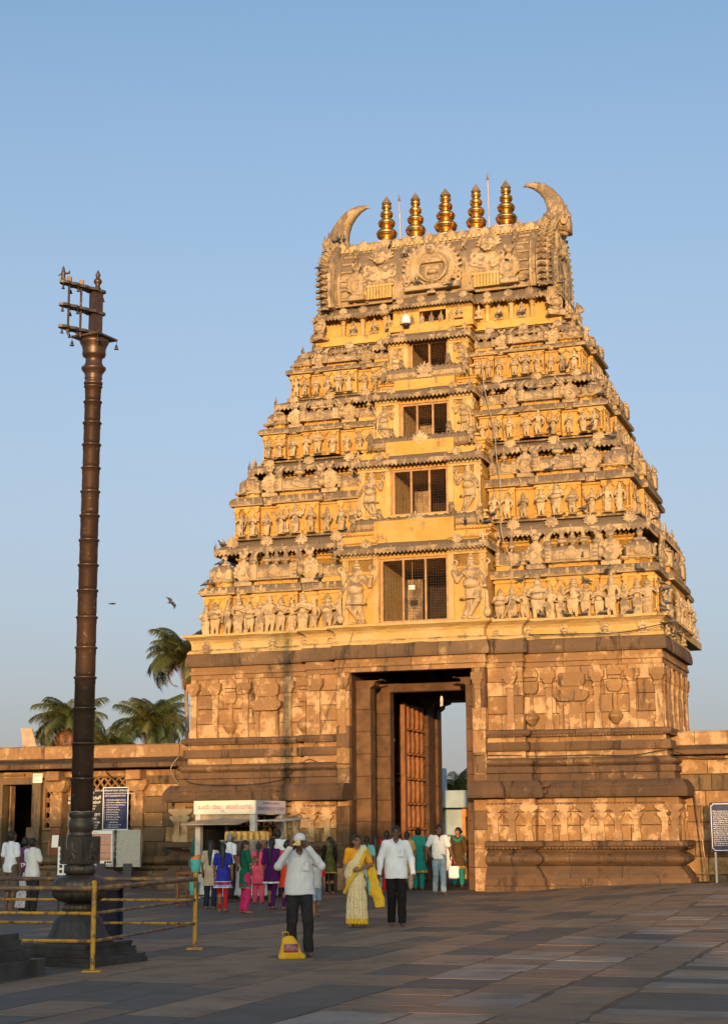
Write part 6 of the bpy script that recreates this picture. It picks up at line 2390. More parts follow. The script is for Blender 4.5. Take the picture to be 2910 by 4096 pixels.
KRZ = R(-23)
ki = empty("tourism_kiosk", KPOS, KRZ, "white tourism kiosk with red Kannada sign and lifted shutters beside the gate", "kiosk")
KW, KD = 0.82, 0.80       # half sizes
for sx in (-1, 1):
    for sy_ in (-1, 1):
        mb = MB()
        mb.box(sx * (KW - 0.07) - 0.07, sx * (KW - 0.07) + 0.07, sy_ * (KD - 0.07) - 0.07, sy_ * (KD - 0.07) + 0.07, 0.0, 2.02)
        mb.build("corner_post", "kiosk_white", ki)
mb = MB()
mb.box(-KW + 0.03, KW - 0.03, -KD + 0.03, KD - 0.03, 2.26, 2.30)
mb.build("roof", "steel_grey", ki)
mb = MB()
mb.box(-KW + 0.15, KW - 0.15, -KD + 0.02, -KD + 0.05, 0.05, 0.95)
mb.box(KW - 0.05, KW - 0.02, -KD + 0.15, KD - 0.15, 0.05, 0.95)
mb.build("lower_panel", "kiosk_white", ki)
mb = MB()
mb.box(-KW + 0.02, -KW + 0.05, -KD + 0.15, KD - 0.15, 0.05, 1.98)
mb.box(-KW + 0.15, KW - 0.15, KD - 0.05, KD - 0.02, 0.05, 1.98)
mb.build("back_panel", "kiosk_inside", ki)
mb = MB()
mb.box(-KW + 0.15, KW - 0.15, -KD + 0.03, -KD + 0.06, 1.82, 2.02)
mb.build("fascia_panel", "plywood", ki)
mb = MB()
mb.box(-KW + 0.06, KW - 0.06, KD - 0.09, KD - 0.06, 0.95, 1.98)
mb.box(-KW + 0.06, KW - 0.06, -KD + 0.1, KD - 0.1, 1.98, 2.01)
mb.build("inside", "kiosk_inside", ki)
for z in (1.15, 1.45, 1.72):
    mb = MB()
    mb.box(-KW + 0.12, KW - 0.12, KD - 0.30, KD - 0.09, z, z + 0.02)
    mb.build("shelf", "plywood", ki)
sg_f = MB()
sg_f.box(-KW - 0.02, KW + 0.04, -KD - 0.05, -KD - 0.01, 2.02, 2.345)
sf = sg_f.build("front_sign", "sign_cream", ki)
sg_r = MB()
sg_r.box(KW + 0.005, KW + 0.04, -KD - 0.008, KD + 0.02, 2.02, 2.345)
sr = sg_r.build("side_sign", "sign_lilac", ki)
# Kannada slogan; the subscript forms are set as smaller letters below
KX = -KW + 0.10
for tx, x, z, sz in (("ಒಂದು", 0.0, 2.145, 0.145), ("ರಾಜ", 0.385, 2.145, 0.145), ("ಯ", 0.63, 2.075, 0.08), ("ಹಲವು", 0.77, 2.145, 0.145), ("ಜಗತು", 1.17, 2.145, 0.145), ("ತ", 1.42, 2.08, 0.07)):
    me = text_mesh("slogan_lettering", tx, sz, "letter_magenta", 'LEFT', ext=0.001)
    put("slogan_lettering", me, sf, (KX + x, -KD - 0.053, z), (R(90), 0, 0), (0.95, 1, 1))
for tx, z, sz in (("GOVERNMENT OF KARNATAKA", 2.255, 0.072), ("DEPARTMENT OF TOURISM", 2.11, 0.118)):
    me = text_mesh("department_lettering", tx, sz, "letter_violet", 'CENTER', ext=0.001)
    xs_ = [v.co.x for v in me.vertices]
    put("department_lettering", me, sr, (KW + 0.043, 0.0, z), (R(90), 0, R(90)), (1.48 / (max(xs_) - min(xs_)) if sz > 0.1 else 0.94 / (max(xs_) - min(xs_)), 1, 1.25))
aw = MB()
aw.add([(-KW - 0.08, -KD - 0.62, 1.76), (KW - 0.14, -KD - 0.62, 1.76), (KW - 0.14, -KD + 0.0, 1.86), (-KW + 0.12, -KD + 0.0, 1.86), (-KW - 0.08, -KD - 0.62, 1.79), (KW - 0.14, -KD - 0.62, 1.79), (KW - 0.14, -KD, 1.89), (-KW + 0.12, -KD, 1.89)],
       [(0, 3, 2, 1), (4, 5, 6, 7), (0, 1, 5, 4), (1, 2, 6, 5), (2, 3, 7, 6), (3, 0, 4, 7)])
aw.build("front_shutter", "plywood", ki)
aw = MB()
aw.add([(KW, -KD + 0.1, 1.84), (KW + 0.75, -KD + 0.1, 1.84), (KW + 0.75, KD - 0.1, 1.90), (KW, KD - 0.1, 1.88), (KW, -KD + 0.1, 1.87), (KW + 0.75, -KD + 0.1, 1.87), (KW + 0.75, KD - 0.1, 1.93), (KW, KD - 0.1, 1.91)],
       [(0, 3, 2, 1), (4, 5, 6, 7), (0, 1, 5, 4), (1, 2, 6, 5), (2, 3, 7, 6), (3, 0, 4, 7)])
aw.build("side_shutter", "kiosk_white", ki)
rk = random.Random(4)
kg = 0
for z in (1.17, 1.47, 1.74):
    for k in range(9):
        x = -KW + 0.2 + k * 0.165
        hgt = rk.uniform(0.10, 0.22)
        g = MB()
        g.lathe([(0.045, 0), (0.05, 0.02), (0.05, hgt * 0.7), (0.03, hgt * 0.85), (0.028, hgt)], 8)
        pos = KPOS + Matrix.Rotation(KRZ, 3, 'Z') @ Vector((x, KD - 0.2, z + 0.022))
        o = g.build("packed_goods", "goods_orange", None, pos)
        tag(o, "small orange-brown jar on the dark shelves inside the kiosk", "jar", "jars on the kiosk shelves")

# glazed snack cart in front of the kiosk
CPOS = Vector((-2.80, 38.9, 0))
ct = empty("snack_cart", CPOS, KRZ, "white glazed snack cart on castors under the kiosk's front shutter", "cart")
mb = MB()
mb.cbox(-0.50, 0.50, -0.30, 0.30, 0.14, 0.86, 0.015)
mb.build("cart_body", "board_white", ct)
mb = MB()
mb.box(-0.54, 0.54, -0.34, 0.34, 0.86, 0.90)
mb.build("counter", "plywood", ct)
mb = MB()
for x in (-0.5, 0.5):
    for y in (-0.3, 0.3):
        mb = MB()
        mb.box(x - 0.015, x + 0.015, y - 0.015, y + 0.015, 0.90, 1.38)
        mb.build("cabinet_post", "steel_grey", ct)
mb = MB()
mb.box(-0.55, 0.55, -0.34, 0.34, 1.38, 1.41)
mb.build("cabinet_top", "plywood", ct)
for nm, a in (("glass_pane", (-0.485, 0.485, -0.303, -0.299, 0.91, 1.37)), ("glass_pane", (0.499, 0.503, -0.285, 0.285, 0.91, 1.37))):
    mb = MB()
    mb.box(*a)
    mb.build(nm, "cabinet_glass", ct)
for x in (-0.42, 0.42):
    for y in (-0.24, 0.24):
        mb = MB()
        mb.tube([(x, y - 0.03, 0.07), (x, y + 0.03, 0.07)], 0.06, 12)
        mb.bar((x, y, 0.1), (x, y, 0.15), 0.03)
        mb.build("castor", "charcoal_metal", ct)
for k in range(14):
    x = -0.48 + (k % 7) * 0.16
    g = MB()
    g.lathe([(0.05, 0), (0.055, 0.02), (0.055, 0.15), (0.035, 0.18), (0.045, 0.20)], 10)
    pos = CPOS + Matrix.Rotation(KRZ, 3, 'Z') @ Vector((x, -0.12 + 0.2 * (k // 7), 1.412))
    o = g.build("snack_packet", "snack_yellow", None, pos)
    tag(o, "small packet of yellow snacks in the row on top of the snack cart", "snack packet", "snack packets on the cart")
for k in range(6):
    g = MB()
    g.box(-0.06, 0.06, -0.05, 0.05, 0, 0.12)
    pos = CPOS + Matrix.Rotation(KRZ, 3, 'Z') @ Vector((-0.38 + k * 0.15, 0.0, 0.902))
    o = g.build("snack_box", ("snack_yellow", "letter_magenta", "board_blue")[k % 3], None, pos, KRZ)
    tag(o, "small coloured box behind the glass of the snack cart", "box", "boxes in the snack cart")

# wooden table with teal buckets left of the kiosk
TP = Vector((-3.82, 36.3, 0))
tb = empty("wooden_table", TP, R(-20), "small brown wooden table holding a teal bucket left of the kiosk", "table")
mb = MB()
mb.box(-0.26, 0.26, -0.26, 0.26, 0.70, 0.74)
mb.build("table_top", "table_wood", tb)
for sx in (-1, 1):
    for sy_ in (-1, 1):
        mb = MB()
        mb.box(sx * 0.23 - 0.025, sx * 0.23 + 0.025, sy_ * 0.23 - 0.025, sy_ * 0.23 + 0.025, 0, 0.70)
        mb.build("leg", "table_wood", tb)
mb = MB()
mb.box(-0.22, 0.22, -0.22, 0.22, 0.22, 0.25)
mb.build("low_shelf", "table_wood", tb)


def bucket(pos, lab):
    e = empty("bucket", pos, 0, lab, "bucket", "teal buckets at the wooden table")
    e.scale = (0.85, 0.85, 0.85)
    q = MB()
    q.lathe([(0.0, 0.0), (0.11, 0.0), (0.145, 0.30), (0.16, 0.305), (0.16, 0.325), (0.145, 0.325), (0.135, 0.30), (0.10, 0.02), (0.0, 0.02)], 20)
    q.build("bucket_body", "teal_plastic", e, smooth=False)
    q = MB()
    q.tube([(-0.155, -0.02, 0.30), (-0.17, -0.10, 0.22), (-0.12, -0.17, 0.12), (0.0, -0.19, 0.08), (0.12, -0.17, 0.12), (0.17, -0.10, 0.22), (0.155, -0.02, 0.30)], 0.007, 6)
    q.build("handle", "teal_plastic", e, smooth=True)


bucket(TP + Vector((0.08, 0.0, 0.741)), "teal plastic bucket standing on top of the wooden table")
bucket(TP + Vector((0.06, 0.0, 0.251)), "teal plastic bucket on the low shelf of the wooden table")
oc = carve("orange_cloth", [E((0, 0, 0.03), (0.12, 0.11, 0.06)), C((-0.1, -0.03, 0.04), (0.10, -0.05, 0.08), 0.05), C((-0.05, 0.05, 0.06), (0.08, 0.02, 0.10), 0.05)], 0.015, "orange_cloth")
o = put("orange_cloth", oc, None, TP + Vector((0.08, 0.0, 1.0)), 0, 0.75)
tag(o, "crumpled orange cloth stuffed into the upper teal bucket", "cloth")
tc_ = carve("teal_cover", [C((0, 0, 0.0), (0.06, 0, 0.62), 0.15, 0.04, 0.35), C((-0.06, 0.02, 0.0), (0.05, 0.0, 0.58), 0.09, 0.04, 0.4)], 0.025, "teal_cloth")
o = put("teal_cover", tc_, None, KPOS + Matrix.Rotation(KRZ, 3, 'Z') @ Vector((-KW - 0.08, -0.62, 1.15)), KRZ)
tag(o, "dark teal cloth hanging from the left side of the kiosk", "cloth")

# ------------------------------------------------------------------ blue building and security gate beyond the passage
plain("pale_blue_wall", (0.30, 0.42, 0.48), 0.8, 0.10, 2)
plain("blue_stripe", (0.10, 0.16, 0.30), 0.7, 0.1)
plain("orange_wood", (0.55, 0.26, 0.07), 0.5, 0.2)
bldg = empty("blue_building", (7.0, 64.5, 0), R(-19), "pale blue flat-roofed building seen through the gate", "building")


def bbx(name, mat, *a):
    q = MB()
    q.box(*a)
    return q.build(name, mat, bldg)


bbx("wall", "pale_blue_wall", -8, 9, 0, 6, 0.0, 2.45)
bbx("roof_slab", "pale_blue_wall", -8.4, 9.4, -0.9, 6.2, 2.45, 2.58)
bbx("parapet", "pale_blue_wall", -8.4, 9.4, -0.9, -0.75, 2.58, 3.12)
bbx("upper_room", "pale_blue_wall", -8.3, -5.4, -0.4, 5.0, 2.6, 4.2)
bbx("stripe", "blue_stripe", -8, 9, -0.02, 0.0, 1.32, 1.40)
bbx("dado", "board_white", -8, 9, -0.012, 0.0, 0.0, 1.30)
bbx("door", "dark_interior", -2.3, -1.4, -0.015, 0.0, 0.0, 2.1)
bbx("pillar", "pale_blue_wall", -2.75, -2.45, -0.8, -0.5, 0.0, 2.45)
fr_ = empty("security_gate", tl(-1.02, 10.5, 0), -PSI, "orange wooden security frame standing beyond the gate passage", "security gate")
mb = MB()
mb.cbox(-0.42, -0.30, -0.30, 0.30, 0, 2.28, 0.01)
mb.build("side_post", "orange_wood", fr_)
mb = MB()
mb.cbox(0.48, 0.60, -0.30, 0.30, 0, 2.28, 0.01)
mb.build("side_post", "orange_wood", fr_)
mb = MB()
mb.cbox(-0.30, 0.48, -0.30, 0.30, 2.02, 2.26, 0.01)
mb.build("header", "orange_wood", fr_)
mb = MB()
mb.box(-0.06, 0.14, -0.306, -0.30, 2.09, 2.18)
mb.build("display_plate", "steel_grey", fr_)
dsk = empty("desk", tl(-0.6, 9.9, 0), -PSI, "dark wooden desk beside the security frame beyond the gate", "desk")
mb = MB()
mb.box(-0.5, 0.8, -0.25, 0.25, 0.90, 0.95)
mb.build("desk_top", "table_wood", dsk)
for k in range(7):
    mb = MB()
    mb.box(-0.46 + k * 0.2, -0.42 + k * 0.2, -0.22, -0.18, 0.0, 0.90)
    mb.build("slat", "table_wood", dsk)

# ------------------------------------------------------------------ roof light on the cloister, cables
sp_ = empty("roof_floodlight_panel", tl(-13.05, 2.3, 4.16), -PSI, "tilted pale panel lamp standing on the cloister roof at the far left", "panel lamp")
mb = MB()
mb.prism([(-0.30, 0.0), (0.18, 0.0), (-0.02, 0.62), (-0.42, 0.64)], -0.02, 0.03)
mb.build("panel", "plywood", sp_)
mb = MB()
mb.tube([(0.05, 0.03, 0.3), (0.1, 0.4, 0.0)], 0.02, 6)
mb.tube([(-0.15, 0.03, 0.3), (-0.1, 0.4, 0.0)], 0.02, 6)
mb.build("prop", "steel_grey", sp_)


def cable(pts, lab, r=0.012, mat="cable", n=8):
    P = [Vector(tl(*p)) for p in pts]
    out = []
    for k in range(len(P) - 1):
        p0, p1, p2, p3 = P[max(k - 1, 0)], P[k], P[k + 1], P[min(k + 2, len(P) - 1)]
        for q in range(n):
            t = q / n
            out.append(0.5 * ((2 * p1) + (p2 - p0) * t + (2 * p0 - 5 * p1 + 4 * p2 - p3) * t * t + (3 * p1 - p0 - 3 * p2 + p3) * t ** 3))
    out.append(P[-1])
    q = MB()
    q.tube(out, r, 5)
    tag(q.build("cable", mat, smooth=True), lab, "cable")


cable([(7.05, 0.20, 3.42), (6.9, 0.26, 3.62), (6.0, 0.30, 3.50), (4.8, 0.32, 3.53), (3.6, 0.28, 3.52), (2.4, 0.1, 3.56), (1.72, -0.06, 3.55)], "thin black cable strung along the upper mouldings right of the doorway", 0.012)
cable([(6.9, 0.26, 3.62), (7.6, 1.0, 3.45), (9.0, 1.2, 3.38), (12.0, 1.2, 3.30)], "thin black cable running under the eave of the right-hand wall", 0.012)
cable([(-1.72, -0.06, 3.40), (-2.6, 0.1, 3.44), (-3.05, 0.18, 3.55), (-3.5, 0.22, 3.25), (-3.9, 0.22, 3.0), (-5.0, -0.02, 2.88), (-6.5, 0.0, 2.95), (-7.1, 0.6, 3.3)], "black cable sagging across the mouldings left of the doorway", 0.013)
cable([(-7.4, 1.0, 3.75), (-7.55, 0.80, 3.4), (-7.5, 1.2, 3.0), (-7.2, 1.4, 2.85), (-6.95, 1.0, 2.95)], "loose grey cable looping down the cloister wall beside the gate", 0.014, "rope_grey")
cable([(-14.0, 0.9, 3.72), (-12.0, 0.86, 3.69), (-10.2, 0.86, 3.74), (-9.85, 0.84, 3.60), (-9.82, 1.2, 3.3), (-9.5, 1.38, 3.0), (-9.32, 1.38, 2.82)], "black cable along the cloister eave dropping to the lattice window", 0.014)
cable([(2.55, 0.5, 7.3), (2.75, 0.55, 7.8), (2.7, 0.9, 8.9), (2.45, 0.9, 9.8), (2.35, 1.3, 11.2), (2.2, 1.5, 12.2), (2.1, 1.75, 12.9), (1.75, 2.0, 14.4), (1.6, 2.35, 15.5)], "long grey cable climbing the plaster storeys right of the windows", 0.016, "rope_grey")
cable([(3.3, 0.28, 6.78), (4.6, 0.26, 6.74), (5.8, 0.24, 6.72), (6.7, 0.22, 6.86), (7.05, 0.4, 6.95)], "dark cable lying along the stone eaves right of the doorway", 0.014)
cable([(-0.9, 0.25, 8.8), (-1.6, -0.1, 7.0), (-2.1, -0.05, 5.5), (-3.0, 0.2, 3.6)], "thin wire hanging down from the lowest window to the base mouldings", 0.006)

# ------------------------------------------------------------------ coconut palms
m, nt, b_ = new_mat("palm_leaf")
oi = nd(nt, "ShaderNodeObjectInfo")
nt.links.new(mix(nt, oi.outputs["Random"], (0.035, 0.055, 0.014), (0.085, 0.085, 0.02)), b_.inputs["Base Color"])
b_.inputs["Roughness"].default_value = 0.55
m, nt, b_ = new_mat("palm_dry")
nt.links.new(mix(nt, ramp(nt, pos_noise(nt, 3), 0.3, 0.7), (0.16, 0.065, 0.025), (0.24, 0.11, 0.04)), b_.inputs["Base Color"])
plain("palm_trunk", (0.20, 0.15, 0.11), 0.9, 0.25, 3, 0.6, 12)


def frond_mesh(L, droop, n, wl_, mat, seed):
    r = random.Random(seed)
    q = MB()
    pts = []
    for k in range(13):
        t = k / 12
        ang = R(58) - droop * t ** 1.25
        pts.append(ang)
    p = Vector((0, 0, 0))
    P = [p.copy()]
    for k in range(12):
        p = p + Vector((math.cos(pts[k]), 0, math.sin(pts[k]))) * (L / 12)
        P.append(p.copy())
    q.tube(P, [0.045 * (1 - 0.85 * k / 12) for k in range(13)], 5)
    for k in range(n):
        t = 0.10 + 0.88 * k / n
        f = t * 12
        i = min(int(f), 11)
        c = P[i].lerp(P[i + 1], f - i)
        d = (P[i + 1] - P[i]).normalized()
        ln = wl_ * (0.45 + 0.75 * math.sin(math.pi * min(1, t * 0.9 + 0.08))) * r.uniform(0.85, 1.1)
        for s_ in (-1, 1):
            hang = r.uniform(0.35, 0.95) + 0.4 * t
            out = (Vector((0, s_, 0)) * 1.0 + d * r.uniform(0.45, 0.75) + Vector((0, 0, -hang * 0.55))).normalized()
            tip = c + out * ln + Vector((0, 0, -ln * 0.30 * hang))
            mid = c + out * ln * 0.55
            wv = d * 0.030
            q.add([c - wv, c + wv, mid + wv * 0.9, mid - wv * 0.9, tip], [(0, 1, 2, 3), (3, 2, 4)])
    return q.mesh("frond", mat)


FR = [frond_mesh(3.9, R(a), 64, 0.95, "palm_leaf", k) for k, a in enumerate((75, 105, 135, 160, 95))]
FRD = frond_mesh(3.4, R(200), 40, 0.75, "palm_dry", 9)


def palm(x, y, hgt, n, lab, seed, lean=(0, 0), dry=3, sc=1.0):
    r = random.Random(seed)
    e = empty("coconut_palm", (x, y, 0), 0, lab, "palm tree", "coconut palms beyond the walls")
    q = MB()
    pts = [(lean[0] * t * t, lean[1] * t * t, hgt * t) for t in [k / 10 for k in range(11)]]
    q.tube(pts, [0.22 - 0.10 * k / 10 for k in range(11)], 10)
    q.build("trunk", "palm_trunk", e, smooth=True)
    for k in range(n):
        az = 2 * math.pi * (k * 0.618) + r.uniform(-0.2, 0.2)
        tilt = (k / n)
        me = FR[min(3, int(tilt * 4))] if r.random() > 0.15 else FR[4]
        put("frond", me, e, (lean[0], lean[1], hgt - 0.05 - 0.25 * tilt), (r.uniform(-0.3, 0.3), R(-22) + R(62) * tilt, az), sc * r.uniform(0.85, 1.1))
    for k in range(dry):
        az = r.uniform(0, 2 * math.pi)
        put("dry_frond", FRD, e, (lean[0], lean[1], hgt - 0.35), (0, R(50), az), sc * r.uniform(0.8, 1.0))
    q = MB()
    q.lathe([(0.02, -0.5), (0.2, -0.35), (0.26, 0.0), (0.16, 0.3), (0.04, 0.8)], 10)
    q.build("crown_shaft", "palm_trunk", e, (lean[0], lean[1], hgt - 0.1), smooth=True)
    return e

palm(-12.95, 120.0, 14.0, 40, "tall slim coconut palm rising beside the left edge of the gateway tower", 3, (-0.45, 0), 7, 0.98)
palm(-14.8, 112.0, 8.5, 38, "bushy coconut palm showing above the cloister roof left of the tall palm", 5, (0, 0), 2, 0.78)
palm(-15.6, 122.0, 9.6, 30, "coconut palm growing out of the bushy clump, slightly higher than it", 8, (0, 0), 2, 0.78)
palm(-17.0, 108.0, 6.9, 28, "low coconut palm at the left end of the clump behind the cloister", 12, (0, 0), 2, 0.7)
palm(-19.9, 110.0, 8.7, 38, "coconut palm partly hidden behind the copper flag pillar", 15, (0, 0), 5, 0.8)
palm(-22.6, 118.0, 7.2, 20, "small dark palm just left of the copper flag pillar above the roof", 18, (0, 0), 1, 0.62)
palm(5.2, 98.0, 3.5, 22, "palm seen through the gate above the blue building", 22, (0, 0), 2, 0.72)
palm(7.4, 104.0, 3.3, 18, "second palm beyond the blue building, at the right of the gate opening", 26, (0, 0), 1, 0.7)

# ------------------------------------------------------------------ people
plain("skin_mid", (0.24, 0.115, 0.065), 0.55, 0.12, 20, sp=0.35)
plain("skin_dark", (0.125, 0.06, 0.036), 0.5, 0.12, 20, sp=0.4)
plain("lip", (0.20, 0.06, 0.05), 0.5, 0.1)
plain("eye_white", (0.6, 0.57, 0.52), 0.3, 0.03)
plain("hair_black", (0.010, 0.009, 0.009), 0.45, 0.3, 30, 0.6, 90, sp=0.4)
plain("hair_grey", (0.22, 0.21, 0.20), 0.7, 0.3, 30)
CLOTH = {}


def cloth(name, c, var=0.08, rough=0.85):
    if name not in MATS:
        plain(name, c, rough, var, 9, 0.35, 35, sp=0.15)
    return name


def pattern_cloth(name, base, spot, scale, th):
    m, nt, b = new_mat(name)
    g = nd(nt, "ShaderNodeTexCoord")
    v = nd(nt, "ShaderNodeTexVoronoi")
    v.inputs["Scale"].default_value = scale
    nt.links.new(g.outputs["Object"], v.inputs["Vector"])
    nt.links.new(mix(nt, ramp(nt, v.outputs["Distance"], th, th + 0.08), spot, base), b.inputs["Base Color"])
    b.inputs["Roughness"].default_value = 0.8
    spec(b, 0.2)
    bump(nt, b, pos_noise(nt, 30, 3), 0.3, 0.01)
    return name


def striped_cloth(name, base, line, per):
    m, nt, b = new_mat(name)
    g = nd(nt, "ShaderNodeTexCoord")
    s = nd(nt, "ShaderNodeSeparateXYZ")
    nt.links.new(g.outputs["Object"], s.inputs[0])
    w = mathn(nt, 'SINE', mathn(nt, 'MULTIPLY', s.outputs["X"], 2 * math.pi / per))
    nt.links.new(mix(nt, ramp(nt, w, 0.3, 0.9), base, line), b.inputs["Base Color"])
    b.inputs["Roughness"].default_value = 0.85
    spec(b, 0.15)
    bump(nt, b, pos_noise(nt, 14, 4), 0.4, 0.015)
    return name


def wrinkle(me, amp, fx=(14, 14, 9), ph=0.0, pleat=0.0, zmax=9.0):
    n = len(me.vertices)
    co = np.empty(n * 3, np.float32)
    me.vertices.foreach_get("co", co)
    co = co.reshape(-1, 3)
    no = np.empty(n * 3, np.float32)
    me.vertices.foreach_get("normal", no)
    no = no.reshape(-1, 3)
    x, y, z = co.T
    w = (np.sin(fx[0] * x + 7 * z + ph) * np.sin(fx[2] * z - 5 * x + 1.3 * ph) + 0.6 * np.sin(23 * z + 17 * y + 11 * x + ph * 2) + 0.4 * np.sin(37 * x - 29 * z + ph))
    d = amp * w
    if pleat:
        th = np.arctan2(y, x)
        d = d + pleat * np.sin(th * 15 + 2.5 * np.sin(z * 3 + ph)) * np.clip((zmax - z) / 0.5, 0, 1)
    co += no * d[:, None]
    me.vertices.foreach_set("co", co.ravel())
    me.update()


def zones(me, zs):
    """assign material slots by height: zs = [(z_top, slot)...] ascending"""
    n = len(me.polygons)
    c = np.empty(n * 3, np.float32)
    me.polygons.foreach_get("center", c)
    z = c.reshape(-1, 3)[:, 2]
    mi = np.zeros(n, np.int32)
    done = np.zeros(n, bool)
    for zt, s_ in zs:
        k = (z < zt) & ~done
        mi[k] = s_
        done |= k
    me.polygons.foreach_set("material_index", mi)


CUT = lambda z: NEG(B((0, 0, z - 0.5), (1.5, 1.5, 0.5), 0.0))
CUTX = lambda z: NEG(B((0, 0, z + 0.5), (1.5, 1.5, 0.5), 0.0))


def hand(w, d, side, r=0.0095, curl=0.5, nrm=None):
    """palm and five fingers from wrist w along d; side = direction the thumb leaves to; nrm = way the fingers curl"""
    w, d, side = np.array(w, float), np.array(d, float), np.array(side, float)
    d /= np.linalg.norm(d)
    side = side - d * (side @ d)
    side /= np.linalg.norm(side)
    n = np.cross(d, side) if nrm is None else np.array(nrm, float)
    n = n - d * (n @ d)
    n /= np.linalg.norm(n)
    P = [C(w, w + d * 0.03, 0.024, 0.028), C(w + d * 0.03 + side * 0.018, w + d * 0.075 + side * 0.022, 0.017, 0.015), C(w + d * 0.03 - side * 0.018, w + d * 0.072 - side * 0.022, 0.017, 0.015), C(w + d * 0.03, w + d * 0.075, 0.018, 0.016)]
    for k, (o, L) in enumerate(((0.029, 0.068), (0.010, 0.076), (-0.010, 0.070), (-0.029, 0.056))):
        b = w + d * 0.078 + side * o
        d1 = d * math.cos(curl * 0.6) + n * math.sin(curl * 0.6)
        d2 = d * math.cos(curl * 1.7) + n * math.sin(curl * 1.7)
        m_ = b + d1 * L * 0.5
        P += [C(b, m_, r * 1.05, r), C(m_, m_ + d2 * L * 0.5, r, r * 0.85)]
    b = w + d * 0.03 + side * 0.030
    t1 = b + (side * 0.75 + d * 0.75 + n * 0.2) * 0.036
    P += [C(b, t1, r * 1.35, r * 1.2), C(t1, t1 + (d * 0.85 + side * 0.15 + n * 0.45) * 0.032, r * 1.15, r * 0.95)]
    return P


